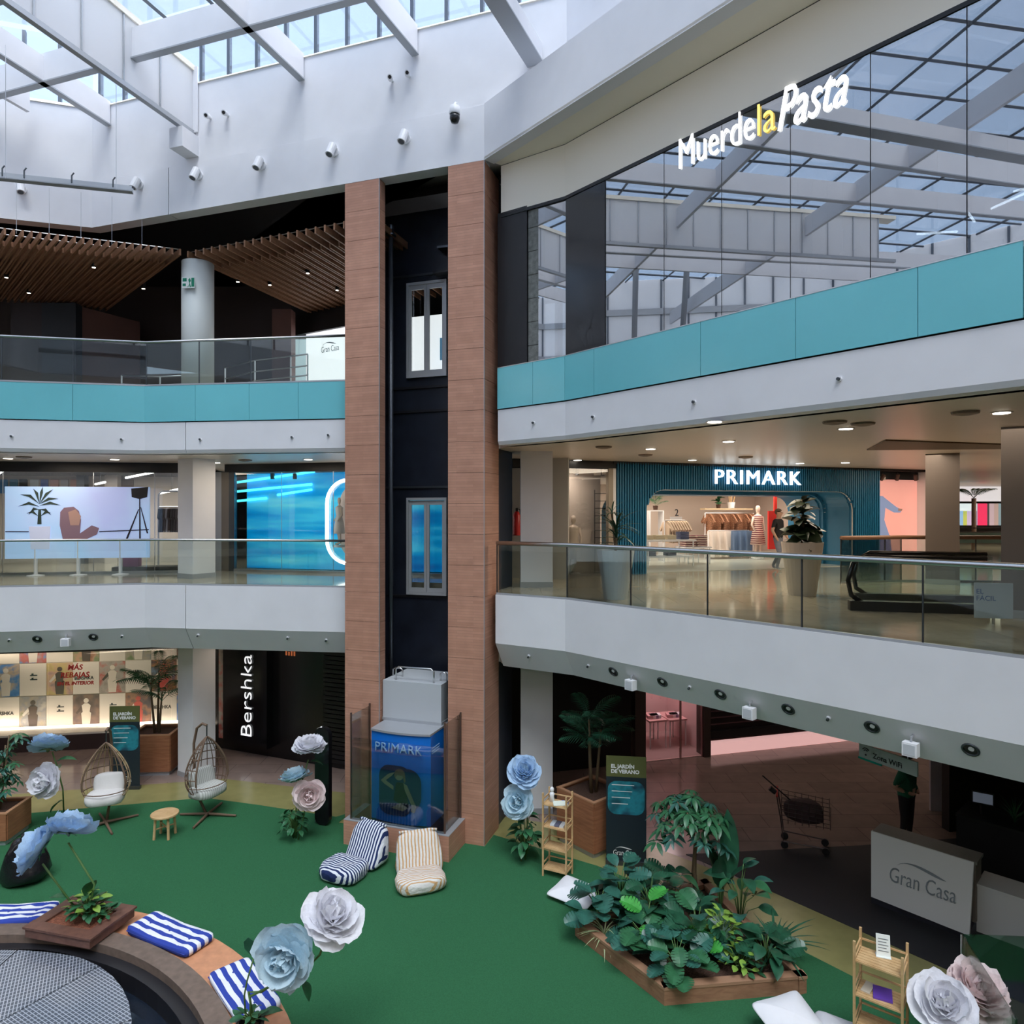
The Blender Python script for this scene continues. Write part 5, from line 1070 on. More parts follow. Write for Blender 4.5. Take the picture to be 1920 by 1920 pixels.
m = MB(); m.tube([(0, 0, .02), -N2*.16+UP*.03, -N2*.2-UP*.03], .03, 8); put('arm', m, WHITEB, dc, world=False); m = MB(); m.lathe([(.03, .06), (.10, .02), (.11, -.12), (.10, -.14)], Matrix.Translation(-N2*.2-UP*.08), 14); put('hood', m, WHITEB, dc, world=False, smooth=True)
m = MB(); m.lathe([(.10, -.14), (.10, -.22), (.07, -.29), (.001, -.31)], Matrix.Translation(-N2*.2-UP*.08), 14); put('dome', m, BLACKG, dc, world=False, smooth=True)
# cable tray at the upper left
ct = thing('cable_tray', 'grey hanging cable tray below the roof beams at the upper left', 'cable tray', D(120, 345, 14.2)); a, b = D(-60, 328, 13.6), D(247, 359, 14.4); dz = UP*.12
m = MB(); e_ = (b-a).normalized(); o_ = perp(e_)*.14; m.obox(a, b-a, o_, UP*.02); m.obox(a, b-a, o_*.07, dz); m.obox(a+o_*.93, b-a, o_*.07, dz); put('tray', m, GREYM, ct)
for t in (.2, .33, .62, .88): q = a.lerp(b, t); m = MB(); m.tube([q+UP*.05, q+UP*.2, q+UP*.26+e_*.04], .014, 6); put('hook', m, DSTEEL, ct)
q = a.lerp(b, .22); m = MB(); m.cyl(q, Vector((q.x, q.y, 15.95)), .006, 5); put('wire', m, STEEL, ct); q = a.lerp(b, .9); m = MB(); m.cyl(q, Vector((q.x, q.y, 15.95)), .006, 5); put('wire', m, STEEL, ct)
# downlights, smoke heads in the first floor ceiling
DL = [(1220, 841), (1298, 862), (1366, 827), (1586, 803), (1878, 773), (1500, 868), (1585, 867), (1083, 862), (215, 861), (15, 859), (578, 861), (405, 867), (1340, 790)]
for i, (u, v) in enumerate(DL):
    q = P(u, v, 7.93)
    if q.y > 30: continue
    c = thing('downlight', 'recessed warm downlight in the first floor ceiling, %s counted from the fluted shop' % (ordn+['thirteenth'])[i], 'lamp', (q.x, q.y, 7.93), 0, 'downlights in the first floor ceiling')
    m = MB(); m.lathe([(.13, -.012), (.13, 0)], None, 16); put('ring', m, STEEL, c, world=False); m = MB(); m.lathe([(.10, -.018), (.10, -.012)], None, 16); put('lens', m, LAMP, c, world=False)
for i, (u, v) in enumerate([(1132, 837), (1210, 852), (1398, 856), (1565, 790), (1618, 793), (1810, 772), (45, 856), (460, 862)]):
    q = P(u, v, 7.93); c = thing('ceiling_vent', 'small round dark vent in the first floor ceiling, %s of eight' % ordn[i], 'vent', (q.x, q.y, 7.93), 0, 'vents in the first floor ceiling')
    m = MB(); m.lathe([(.06, -.05), (.16, -.03), (.17, 0)], None, 14); put('body', m, M('vent_brown', (.20, .15, .11), .5), c, world=False)
# light of the corridors, then added fill lamps out of view
for x, y, e_, s_ in ((4.5, 15.0, 130, 2.5), (8.5, 16.0, 110, 2.5), (8.0, 11.0, 26, 2.0), (-6, 17.0, 45, 1.6), (-11.5, 16.7, 45, 1.6), (13, 19, 110, 3), (24, 30, 300, 6)):
    arealight('corridor_and_fill_light', (x, y, 7.9), (0, 0, -1), e_, s_, (1, .84, .66))
for x, y, e_, s_ in ((-6.5, 17.2, 10, 1.2), (-12, 17.4, 14, 1.5), (6.0, 16.5, 14, 2.0), (11, 18, 30, 2.5)):
    arealight('ground_light', (x, y, 3.44), (0, 0, -1), e_, s_, (1, .80, .66))
for px in (236, 40, 120, 318): arealight('shop_light', FL.pt(FL.s(px, 2.2), 2.2, 7.7), (0, 0, -1), 40, 1.0, (1, .93, .85))
for x, y, z, e_, s_ in ((-8, -3.5, 7.9, 160, 3), (2, -3.5, 7.9, 160, 3), (12, -3.5, 7.9, 160, 3), (-27, 9, 7.9, 120, 3), (-8, -4, 14.2, 200, 3), (4, -4, 14.2, 200, 3), (-27, 8, 14.2, 200, 3), (0, -4, 3.9, 120, 3), (-26, 9, 3.9, 120, 3)):
    arealight('corridor_and_fill_light', (x, y, z), (0, 0, -1), e_, s_, (1, .93, .85))  # unseen fill lamps, added behind the camera and far left to brighten the atrium
# coffer over the corridor
cf = [P(1625, 842, 7.93), P(1660, 824, 7.93), P(1885, 832, 7.93), P(1885, 840, 7.93)]
m = MB(); m.prism([(p.x, p.y) for p in cf], 7.905, 7.93); struct(put('ceiling_coffer', m, M('coffer_brown', (.12, .075, .04), .6)), 'dark brown recess in the corridor ceiling')
# recessed oval lamps, speakers, small nozzles on the first floor chamfer
def chamfer(px, v, right=True):
    ch = CR1 if right else CL
    for i in range(len(ch)-1):
        a, b = Vector(ch[i]+(0,)), Vector(ch[i+1]+(0,)); nn = perp(b-a); k = (px-960)/F
        for s_ in [j/60 for j in range(61)]:
            a2 = a+nn*.3*s_; b2 = b+nn*.3*s_; p = online(a2, b2, px); t = (p-a2).dot(b-a)/(b-a).length_squared
            if -.05 < t < 1.05:
                p.z = 3.98-.51*s_; vv = 960+(E-p.z)*F/p.y
                if vv >= v or s_ == 1: return p, (-nn*.51-UP*.30).normalized(), (b-a).normalized()
        
sp = [(1150, 1259, 1), (1242, 1278, 1), (1351, 1301, 1), (1478, 1329, 1), (1635, 1362, 1), (1820, 1405, 1), (70, 1198, 0), (175, 1194, 0)]
for i, (u, v, r) in enumerate(sp):
    p, nn, dv = chamfer(u, v, r); c = thing('recessed_lamp', 'round recessed lamp in the %s chamfered fascia, %s from the lift' % (('left', 'right')[r], (ordn[i] if r else ('second', 'first')[i-6])), 'lamp', p, 0, 'recessed lamps in the fascia')
    mm = frame((0, 0, 0), dv, nn.cross(dv)*-1); mm = Matrix((dv, nn.cross(dv), nn)).transposed().to_4x4()
    m = MB(); torus(m, (0, 0, .004), .085, .016, mm, 18, 6); put('ring', m, DSTEEL, c, world=False, smooth=True); m = MB(); m.lathe([(.08, -.002), (.08, .004)], mm, 16); put('reflector', m, DARK, c, world=False); m = MB(); m.lathe([(.032, .004), (.032, .014)], mm @ Matrix.Translation((.01, .02, 0)), 10); put('bulb', m, M('pale_bulb', (.85, .87, .88), .2), c, world=False)
for i, (u, v, r, l) in enumerate([(1188, 1281, 1, 'nearest the lift'), (1410, 1330, 1, 'above the shutters'), (1712, 1393, 1, 'beside the wifi sign'), (126, 1205, 0, 'above the poster window')]):
    p, nn, dv = chamfer(u, v-16, r); c = thing('wall_speaker', 'small white box speaker under the chamfered fascia %s' % l, 'speaker', p, atan2(dv.y, dv.x), 'white speakers on the fascia')
    m = MB(); m.tube([(0, 0, 0), (0, -.07, -.02), (0, -.07, -.08)], .014, 6); put('bracket', m, GREYM, c, world=False); m = MB(); m.box((0, -.08, -.16), (.17, .12, .17)); put('box', m, WHITEB, c, world=False); m = MB(); m.box((0, -.143, -.16), (.13, .006, .13)); put('grille', m, M('grille_grey', (.55, .57, .60), .5), c, world=False)
for i, (u, v, r, z) in enumerate([(992, 1229, 1, 3), (1104, 1247, 1, 3), (1294, 1287, 1, 3), (1554, 1345, 1, 3), (18, 1199, 0, 3), (229, 1192, 0, 3), (372, 1190, 0, 3), (540, 1195, 0, 3), (612, 1199, 0, 3)]):
    p, nn, dv = chamfer(u, v, r); c = thing('sprinkler', 'tiny dark sprinkler head on the first floor chamfer, %s of nine' % ordn[i], 'sprinkler', p, 0, 'sprinklers on the chamfer'); m = MB(); m.cyl((0, 0, 0), nn*.03, .03, 8); put('rose', m, WHITEB, c, world=False); m = MB(); m.cyl(nn*.03, nn*.06, .02, 8); put('nozzle', m, DSTEEL, c, world=False)
for i, (u, v, r) in enumerate([(22, 818, 0), (228, 824, 0), (376, 824, 0), (548, 820, 0), (616, 816, 0), (1001, 793, 1), (1113, 782, 1), (1302, 754, 1), (1574, 711, 1)]):
    ch = CR2 if r else CL
    for j in range(len(ch)-1):
        p = online(ch[j], ch[j+1], u); a, b = Vector(ch[j]+(0,)), Vector(ch[j+1]+(0,)); t = (p-a).dot(b-a)/(b-a).length_squared
        if -.03 <= t <= 1.03: break
    p.z = E+(960-v)/F*p.y; nn = -perp(b-a); c = thing('sprinkler', 'tiny dark sprinkler head on the second floor fascia, %s of nine' % ordn[i], 'sprinkler', p, 0, 'sprinklers on the second floor fascia'); m = MB(); m.cyl((0, 0, 0), nn*.02, .035, 8); put('rose', m, WHITEB, c, world=False); m = MB(); m.cyl(nn*.02, nn*.05, .022, 8); put('nozzle', m, DSTEEL, c, world=False)
# fire extinguisher
fe = thing('fire_extinguisher', 'red fire extinguisher on the grey wall strip by the lift', 'extinguisher', FB.seen(969, 1004, -.16)); h = .58
m = MB(); m.lathe([(.09, 0), (.10, .03), (.10, .50), (.06, .57), (.03, .60)], None, 14); put('cylinder', m, RED, fe, world=False, smooth=True); m = MB(); m.box((0, 0, .64), (.06, .05, .08)); m.tube([(0, 0, .66), (.08, -.02, .64), (.11, -.02, .4)], .012, 6); put('valve_hose', m, DARK, fe, world=False); m = MB(); m.box((0, .07, .1), (.14, .1, .03)); put('bracket', m, DARK, fe, world=False)
# wifi sign
wf_ = thing('hanging_sign', 'grey-green wifi sign hanging under the fascia', 'sign', D(1665, 1420, 10.7)); a, b = D(1613, 1421, 10.75), D(1722, 1444, 9.9); dv = b-a; dv.z = 0
mm = frame(a, dv); L_ = dv.length; m = MB(); m.plate([(0, .03), (L_, .03), (L_, .24), (0, .24)], mm, .03); put('panel', m, M('sign_grey', (.40, .44, .46), .5), wf_); m = MB(); m.plate([(-.01, 0), (L_*.4, 0), (L_*.4, .03), (-.01, .03)], mm, .035); put('teal_edge', m, M('teal_edge', (.0, .30, .24), .5), wf_)
text('lettering', 'Zona WiFi', .11, INK, mm @ Matrix.Translation((.24, .08, .031)), wf_, .003, .002); m = MB()
for r_ in (.035, .065): m.tube([mm @ Vector((.12+r_*cos(t), .13+r_*sin(t), .034)) for t in [pi*.2+pi*.6*i/6 for i in range(7)]], .008, 5)
m.lathe([(.016, 0), (.016, .004)], mm @ Matrix.Translation((.12, .09, .031)), 8); put('wifi_mark', m, INK, wf_)
for x in (.15, L_-.15): q = mm @ Vector((x, .24, .015)); m = MB(); m.cyl(q, Vector((q.x, q.y, 3.47)), .008, 5); put('hanger', m, STEEL, wf_)
# ============================================================ GROUND FLOOR FURNITURE
def lerp(a, b, t): return a+(b-a)*t
def superq(mb, size, e1=.5, e2=.5, m=None, nz=0.0, nu=20, nv=12, seed=0, f=None):
    """rounded block; f(x,y,z) may reshape it"""
    def sg(x, p): return math.copysign(abs(x)**p, x)
    base = len(mb.v)
    for j in range(nv+1):
        ph = -pi/2+pi*j/nv
        for i in range(nu):
            th = 2*pi*i/nu; p = Vector((size[0]*sg(cos(ph), e1)*sg(cos(th), e2), size[1]*sg(cos(ph), e1)*sg(sin(th), e2), size[2]*sg(sin(ph), e1)))
            if nz: p += Vector((mnoise.noise(p*4+Vector((seed, 0, 0))), mnoise.noise(p*4+Vector((0, seed+5, 0))), mnoise.noise(p*5+Vector((0, 0, seed+9)))))*nz
            if f: p = f(p)
            mb.v.append(m @ p if m is not None else p)
    for j in range(nv):
        for i in range(nu):
            a = base+j*nu+i; b = base+j*nu+(i+1) % nu; mb.f.append((a, b, b+nu, a+nu))
    return mb
# ---- round fountain bench
FC = Vector((-7.18, 5.44, 0)); GC = Vector((-7.0, 7.04, 0))
def ringmesh(c, r0, r1, z0, z1, n=96, a0=0, a1=2*pi):
    m = MB(); full = abs(a1-a0-2*pi) < 1e-6; k = n if full else n+1
    for i in range(k):
        t = a0+(a1-a0)*i/n
        for (r, z) in ((r0, z0), (r1, z0), (r1, z1), (r0, z1)): m.v.append(Vector((c.x+r*cos(t), c.y+r*sin(t), z)))
    for i in range(n):
        for j in range(4):
            a = i*4+j; b = i*4+(j+1) % 4; c2 = ((i+1) % k)*4+(j+1) % 4; d = ((i+1) % k)*4+j; m.f.append((a, b, c2, d))
    return m
fb = thing('fountain', 'round drained fountain with timber bench and steel gratings', 'fountain', FC)
for i in range(24):
    a0 = 2*pi*i/24; m = ringmesh(FC, 4.74, 5.34, .02, .45, 4, a0+.0008, a0+2*pi/24-.0008); put('seat_segment', m, SEATWOOD, fb)
for i in range(24):
    a0 = 2*pi*i/24; m = ringmesh(FC, 4.46, 4.735, .02, .52, 4, a0, a0+2*pi/24); put('rim_stone', m, M('rim_brown', (.17, .125, .10), .5, noise=.2, nscale=10), fb)
m = MB(); m.prism(arc(FC, 4.47, 0, 2*pi-.06, 96), .02, .16); put('basin_water', m, M('dark_water', (.012, .018, .030), .06), fb)
m = ringmesh(FC, 4.30, 4.47, .02, .40); put('basin_step', m, M('basin_dark', (.018, .018, .022), .35), fb)
def gridmat(name, ang):
    mt, t, b = nodes(name); L = t.links.new; b.inputs['Roughness'].default_value = .35; b.inputs['Metallic'].default_value = .5
    g_ = t.nodes.new('ShaderNodeTexCoord'); mp = t.nodes.new('ShaderNodeMapping'); mp.inputs['Rotation'].default_value = (0, 0, ang); L(g_.outputs['Object'], mp.inputs[0])
    br = t.nodes.new('ShaderNodeTexBrick'); br.offset = 0; br.inputs['Scale'].default_value = 1; br.inputs['Brick Width'].default_value = .075; br.inputs['Row Height'].default_value = .04; br.inputs['Mortar Size'].default_value = .006
    br.inputs['Color1'].default_value = (.13, .155, .20, 1); br.inputs['Color2'].default_value = (.15, .175, .22, 1); br.inputs['Mortar'].default_value = (.60, .65, .74, 1); L(mp.outputs[0], br.inputs['Vector']); L(br.outputs[0], b.inputs['Base Color']); return mt
grm = [gridmat('steel_grating_%d' % i, 2*pi*i/12) for i in range(12)]
for i in range(12):
    a0, a1 = 2*pi*i/12, 2*pi*(i+1)/12; ri = 1.35; m = MB()
    m.prism([(GC.x+ri*cos(a0+.006), GC.y+ri*sin(a0+.006)), (GC.x+ri*cos(a1-.006), GC.y+ri*sin(a1-.006))]+arc(GC, 2.72, a1-.004, a0+.004, 4), .37, .40); put('grating', m, grm[i], fb)
for i in range(6):
    a0, a1 = 2*pi*i/6, 2*pi*(i+1)/6; m = MB(); m.prism([(GC.x+.02*cos((a0+a1)/2), GC.y+.02*sin((a0+a1)/2))]+arc(GC, 1.335, a0+.01, a1-.01, 2), .37, .40); put('grating', m, grm[i*2], fb)
m = MB(); m.prism(arc(GC, 2.60, 0, 2*pi-.1, 40), .16, .365); put('grating_support', m, M('support_dark', (.02, .022, .03), .5), fb)
# planter box on the rim
bx_ = thing('planter_box', 'brown square planter box on the fountain rim', 'planter', (-6.30, 10.06, .45), radians(-14))
for c, s in (((0, .34, .15), (1.12, .12, .12)), ((0, -.34, .15), (1.12, .12, .12)), ((.5, 0, .15), (.12, .56, .12)), ((-.5, 0, .15), (.12, .56, .12))): m = MB(); m.box(c, s); put('side_board', m, DKWOOD, bx_, world=False)
for c, s in (((0, .33, .225), (1.18, .18, .03)), ((0, -.33, .225), (1.18, .18, .03)), ((.49, 0, .225), (.18, .48, .03)), ((-.49, 0, .225), (.18, .48, .03))): m = MB(); m.box(c, s); put('rim_board', m, DKWOOD, bx_, world=False)
m = MB(); m.box((0, 0, .14), (.9, .5, .14)); put('mulch', m, MULCH, bx_, world=False)
# cushions
CUSH = stripes('blue_stripe', (.035, .065, .36), (.80, .82, .88), 8.0, 1, duty=.5)
def cushion(ang, r, L, W_, label, mat=CUSH, dz=0.0):
    p = FC+Vector((cos(ang)*r, sin(ang)*r, .455)); c = thing('seat_cushion', label, 'cushion', p, ang-pi/2, 'striped cushions on the round bench')
    m = MB()
    def f(q):
        d_ = .03*(math.exp(-((q.x-.0)/.06)**2)+math.exp(-((abs(q.x)-L*.32)/.05)**2)); return Vector((q.x, q.y, q.z-(d_ if q.z > 0 else 0)))
    superq(m, (L/2, W_/2, .065), .35, .18, Matrix.Translation((0, 0, .066)), .006, 28, 10, 3, f); put('cover', m, mat, c, world=False, smooth=True)
    m = MB(); m.tube([(x, -W_/2*.97, .066) for x in (-L/2*.95, 0, L/2*.95)], .008, 5); put('piping', m, M('cushion_blue', (.035, .06, .33), .9), c, world=False)
    for x in (-L*.32, 0, L*.32): m = MB(); m.lathe([(.02, .0), (.02, .01)], Matrix.Translation((x, 0, .098)), 8); put('tuft', m, M('cushion_blue', (1, 1, 1)), c, world=False)
cushion(atan2(P(303, 1762, .5).y-FC.y, P(303, 1762, .5).x-FC.x), 5.02, 1.30, .50, 'blue and white striped cushion on the bench beside the planter box')
cushion(atan2(P(455, 1860, .5).y-FC.y, P(455, 1860, .5).x-FC.x), 5.02, 1.15, .54, 'blue and white striped cushion behind the tall paper flower stems')
cushion(atan2(P(15, 1718, .5).y-FC.y, P(15, 1718, .5).x-FC.x), 4.98, 1.25, .50, 'blue and white striped cushion cut by the left picture edge')
# ---- beanbags
BSTR = stripes('navy_stripe', (.02, .035, .12), (.75, .78, .84), 17, 0, duty=.5, wob=.05, bump=.5); OSTR = stripes('sand_stripe', (.58, .36, .18), (.72, .70, .68), 18, 0, duty=.42, wob=.04, bump=.5)
BST2 = stripes('navy_stripe_seat', (.02, .035, .12), (.75, .78, .84), 17, 1, duty=.5, wob=.10, bump=.6); OST2 = stripes('sand_stripe_seat', (.58, .36, .18), (.72, .70, .68), 18, 1, duty=.42, wob=.10, bump=.6)
def beanbag(p, rz, label, m1, m2, sc=(1, 1, 1)):
    c = thing('beanbag', label, 'beanbag', p, rz, 'beanbags before the lift plinth'); c.scale = sc
    def fback(q): 
        h = (q.z+.42)/.84; q = Vector((q.x*(1-.18*h), q.y*(1.25-.85*h), q.z)); q.y += .22*h; return q
    m = MB(); superq(m, (.42, .26, .42), .45, .45, Matrix.Translation((0, .28, .42)), .025, 24, 14, 2, fback); put('back_bag', m, m1, c, world=False, smooth=True)
    m = MB(); superq(m, (.40, .38, .17), .55, .6, Matrix.Translation((-.03, -.30, .17)), .04, 24, 12, 8); put('seat_bag', m, m2, c, world=False, smooth=True)
    m = MB(); m.tube([(-.32+.64*i/6, .52+.02*sin(i*2), .83+.015*sin(i*3)) for i in range(7)], .03, 6); put('top_seam', m, m1, c, world=False, smooth=True)
a = P(640, 1662, 0); beanbag((a.x+.14, a.y+.50, .018), radians(-30), 'navy and white striped beanbag leaning by the lift plinth', BSTR, BST2, (1, .92, .86))
a = P(785, 1676, 0); beanbag((a.x-.02, a.y+.40, .018), radians(14), 'sand and white striped beanbag leaning by the lift plinth', OSTR, OST2, (1.08, .82, .84))
bb = thing('black_beanbag', 'shiny black beanbag behind the blue paper flowers', 'beanbag', P(48, 1650, .018))
m = MB(); superq(m, (.44, .40, .38), .6, .8, Matrix.Translation((0, 0, .37)), .06, 26, 16, 4, lambda q: Vector((q.x*(1.05-.55*(q.z+.38)/.76), q.y*(1.05-.5*(q.z+.38)/.76), q.z))); put('bag', m, M('black_vinyl', (.012, .012, .015), .22, bump=.8, bscale=9), bb, world=False, smooth=True); m = MB(); superq(m, (.10, .10, .06), .7, .9, Matrix.Translation((.02, 0, .78)), .03, 14, 8, 1); put('knot', m, M('black_vinyl', (1, 1, 1)), bb, world=False, smooth=True)
# ---- white pillows
def pillow(p, sz, rot, label):
    c = thing('floor_pillow', label, 'pillow', p, 0, 'white floor pillows')
    def f(q):
        e = max(abs(q.x)/(sz[0]/2), abs(q.y)/(sz[1]/2)); return Vector((q.x*(1+.05*abs(q.y)/(sz[1]/2)), q.y*(1+.05*abs(q.x)/(sz[0]/2)), q.z*(1-.82*min(1, e)**3)))
    m = MB(); superq(m, (sz[0]/2, sz[1]/2, sz[2]/2), .7, .22, rot, .012, 32, 12, 3, f); put('cover', m, M('pillow_white', (.80, .80, .84), .9, bump=.3, bscale=8), c, world=False, smooth=True); m = MB(); m.tube([rot @ Vector(q) for q in ((-sz[0]/2*.98, -sz[1]/2*.98, 0), (0, -sz[1]/2*.96, 0), (sz[0]/2*.98, -sz[1]/2*.98, 0))], .006, 5); put('hem', m, M('pillow_white', (1, 1, 1)), c, world=False); return c
q = P(1080, 1680, .10); pillow((q.x, q.y+.05, .14), (.78, .62, .22), Matrix.Rotation(radians(-38), 4, 'Z') @ Matrix.Rotation(radians(6), 4, 'X'), 'white floor pillow between bamboo shelf and plant bed')
q = P(1487, 1925, .2); pillow((q.x, q.y, .26), (.72, .70, .26), Matrix.Rotation(radians(20), 4, 'Z') @ Matrix.Rotation(radians(14), 4, 'X'), 'bright white floor pillow nearest the timber bed')
q = P(1560, 1930, .2); pillow((q.x+.12, q.y-.10, .18), (.74, .66, .24), Matrix.Rotation(radians(-32), 4, 'Z') @ Matrix.Rotation(radians(-4), 4, 'X'), 'white floor pillow beside the nearer bamboo shelf')
# ---- stool
q = P(309, 1570, 0); st_ = thing('wooden_stool', 'small round wooden stool between the hanging egg chairs', 'stool', (q.x, q.y, .018), .2)
m = MB(); m.lathe([(.0, .43), (.24, .43), (.265, .445), (.265, .475), (.25, .485), (.0, .488)], None, 24); put('seat', m, BAMBOO, st_, world=False, smooth=False)
lg = [(.18*cos(t), .18*sin(t)) for t in (.6, 2.2, 3.75, 5.3)]
for x, y in lg: m = MB(); m.tube([(x*1.15, y*1.15, 0), (x, y, .44)], .027, 8); put('leg', m, BAMBOO, st_, world=False)
for i in (0, 1): m = MB(); m.cyl((lg[i][0]*1.08, lg[i][1]*1.08, .2+.03*i), (lg[i+2][0]*1.08, lg[i+2][1]*1.08, .2+.03*i), .016, 6); put('stretcher', m, BAMBOO, st_, world=False)
# ---- egg chairs
RAT = M('rattan', (.16, .10, .065), .7); RATL = M('rattan_light', (.50, .36, .20), .7); CUSHW = M('egg_cushion', (.70, .68, .66), .9, bump=.3, bscale=10)
def eggchair(p, rz, label, cush, ribm):
    c = thing('egg_chair', label, 'chair', p, rz, 'hanging egg chairs on the lawn')
    for k_ in range(4):
        t = radians(25+90*k_); m = MB(); m.tube([(0, 0, .06), (.62*cos(t), .62*sin(t), .03)], [.028, .022], 8); put('leg', m, RAT, c, world=False)
    m = MB(); m.tube([(0, .05, .03), (0, .30, .35), (0, .46, .9), (0, .46, 1.5), (0, .36, 1.85), (0, .18, 1.98), (0, .04, 1.96)], .028, 8); put('pole', m, RAT, c, world=False, smooth=True)
    m = MB(); m.tube([(0, .04, 1.96), (0, .04, 1.72)], .014, 6); put('chain', m, DSTEEL, c, world=False)
    H0, H1 = .38, 1.72
    def prof(t):  # egg radius along the height
        return .46*sin(pi*min(1, max(0, t))**.72)**.75 if 0 < t < 1 else 0.0
    def pt(a, t): 
        r = prof(t); return Vector((r*sin(a), .04+r*.82*cos(a), H0+(H1-H0)*t))
    A0 = radians(118)
    for i in range(15):
        a = -A0+2*A0*i/14; m = MB(); m.tube([pt(a, .02+.96*j/10) for j in range(11)], .009, 5); put('rib', m, ribm, c, world=False)
    for j, t in enumerate((.08, .16, .26, .4, .55, .7, .84)):
        m = MB(); e = pi if t < .3 else A0; m.tube([pt(-e+2*e*i/18, t) for i in range(19)], .011, 5); put('hoop', m, RAT, c, world=False)
    for sgn in (-1, 1): m = MB(); m.tube([pt(sgn*A0, .30+.70*j/10) for j in range(11)], .02, 6); put('rim', m, RAT, c, world=False)
    m = MB(); superq(m, (.36, .30, .13), .5, .6, Matrix.Translation((0, .0, .58)), .02, 20, 10, 3); put('seat_cushion', m, cush, c, world=False, smooth=True)
    m = MB(); superq(m, (.30, .10, .22), .5, .5, Matrix.Translation((.02, .22, .80)) @ Matrix.Rotation(-.25, 4, 'X'), .02, 18, 10, 6); put('back_cushion', m, cush, c, world=False, smooth=True)
q = P(198, 1548, 0); eggchair((q.x, q.y, .018), radians(16), 'rattan hanging egg chair with white cushion beside the left banner', CUSHW, RATL)
q = P(390, 1532, 0); eggchair((q.x, q.y, .018), radians(62), 'rattan hanging egg chair turned sideways in front of the white column', stripes('grey_rib_cushion', (.42, .43, .40), (.62, .63, .60), 22, 0), RAT)
# ---- bamboo shelves
def shelf(p, rz, label, h=1.5, w_=.45, d_=.30):
    c = thing('bamboo_shelf', label, 'shelf', p, rz, 'bamboo shelves')
    for x in (-w_/2, w_/2):
        for y in (-d_/2, d_/2): m = MB(); m.box((x, y, h/2), (.028, .028, h)); put('post', m, BAMBOO, c, world=False)
    for z in (.14, .52, .90, 1.30):
        for i in range(6): m = MB(); m.box((0, -d_/2+.035+i*(d_-.07)/5, z), (w_-.03, (d_-.07)/5*.82, .012)); put('slat', m, BAMBOO, c, world=False)
        for x in (-w_/2, w_/2): 
            for dz in (-.0, .09): m = MB(); m.box((x, 0, z+dz), (.016, d_-.03, .022)); put('side_bar', m, BAMBOO, c, world=False)
        m = MB(); m.box((0, d_/2, z+.09), (w_-.03, .016, .02)); put('back_bar', m, BAMBOO, c, world=False)
        m = MB(); m.box((0, -d_/2, z-.008), (w_-.03, .016, .02)); put('front_bar', m, BAMBOO, c, world=False)
    return c
PAP = M('paper', (.72, .78, .70), .8)
q = P(1046, 1645, 0); s1o = shelf((q.x, q.y+.06, .018), radians(-26), 'slim bamboo shelf with leaflets beside the blue flowers', 1.5)
def onshelf(name, so_, off, z, sz, rz, mat, label, cat, tilt=0.0):
    m = MB(); m.box((0, 0, sz[2]/2), sz); o = put(name, m, mat, world=False); R_ = Matrix.Rotation(so_.rotation_euler.z, 4, 'Z'); o.location = Vector(so_.location)+R_ @ Vector((off[0], off[1], z+.007)); o.rotation_euler = (tilt, 0, so_.rotation_euler.z+rz); return tag(o, label, cat)
onshelf('leaflet', s1o, (.06, -.02), 1.30, (.26, .20, .012), .5, PAP, 'pale green leaflet on top of the slim bamboo shelf', 'leaflet', .0)
for i in range(3): onshelf('magazine', s1o, (-.08+.09*i, 0), .90, (.08, .20, .03), .1, M('mag_%d' % i, [(.55, .6, .65), (.12, .13, .2), (.6, .6, .6)][i], .5), '%s magazine on the second tier of the slim bamboo shelf' % ('pale', 'navy', 'grey')[i], 'magazine')
onshelf('magazine', s1o, (.12, .05), 1.30, (.14, .16, .01), .2, M('mag_blue', (.08, .12, .45), .5), 'blue magazine on top of the slim bamboo shelf', 'magazine')
fg = thing('figurine', 'small white figurine on top of the slim bamboo shelf', 'figurine', Vector(s1o.location)+Vector((-.10, .06, 1.307))); m = MB(); m.lathe([(.05, 0), (.04, .1), (.05, .14), (.02, .18)], None, 10); put('body', m, WHITEB, fg, world=False, smooth=True); m = MB(); superq(m, (.04, .04, .05), 1, 1, Matrix.Translation((0, 0, .215)), 0, 12, 8); put('head', m, WHITEB, fg, world=False, smooth=True)
q = D(1660, 1850, 8.0); s2o = shelf((q.x, q.y+.1, .018), radians(-38), 'larger looking bamboo shelf with a white notice in front of the olive border', 1.52, .50, .34)
nt_ = thing('notice_stand', 'upright white notice on the nearer bamboo shelf', 'notice', Vector(s2o.location)+Vector((.06, .05, 1.307)), radians(-20)); m = MB(); m.obox((-.075, 0, .0), (.15, 0, 0), (0, .01, .0), (0, .05, .24)); put('sheet', m, M('notice_white', (.80, .84, .80), .6), nt_, world=False); m = MB(); m.box((0, .02, .004), (.16, .09, .008)); put('foot', m, M('notice_white', (1, 1, 1)), nt_, world=False)
for i in range(5): m = MB(); z_ = .19-i*.032; m.obox((-.055, z_*.05/.24-.003, z_), (.11-.02*(i % 2), 0, 0), (0, .002, 0), (0, 0, .008)); put('printed_line', m, INKG, nt_, world=False)
onshelf('magazine', s2o, (.02, .0), .90, (.20, .24, .02), .2, M('mag_purple', (.14, .06, .42), .4), 'purple magazine on the second tier of the nearer bamboo shelf', 'magazine'); onshelf('magazine', s2o, (-.14, .02), .90, (.10, .22, .014), -.1, M('mag_cream', (.62, .55, .45), .5), 'cream magazine beside the purple magazine', 'magazine')
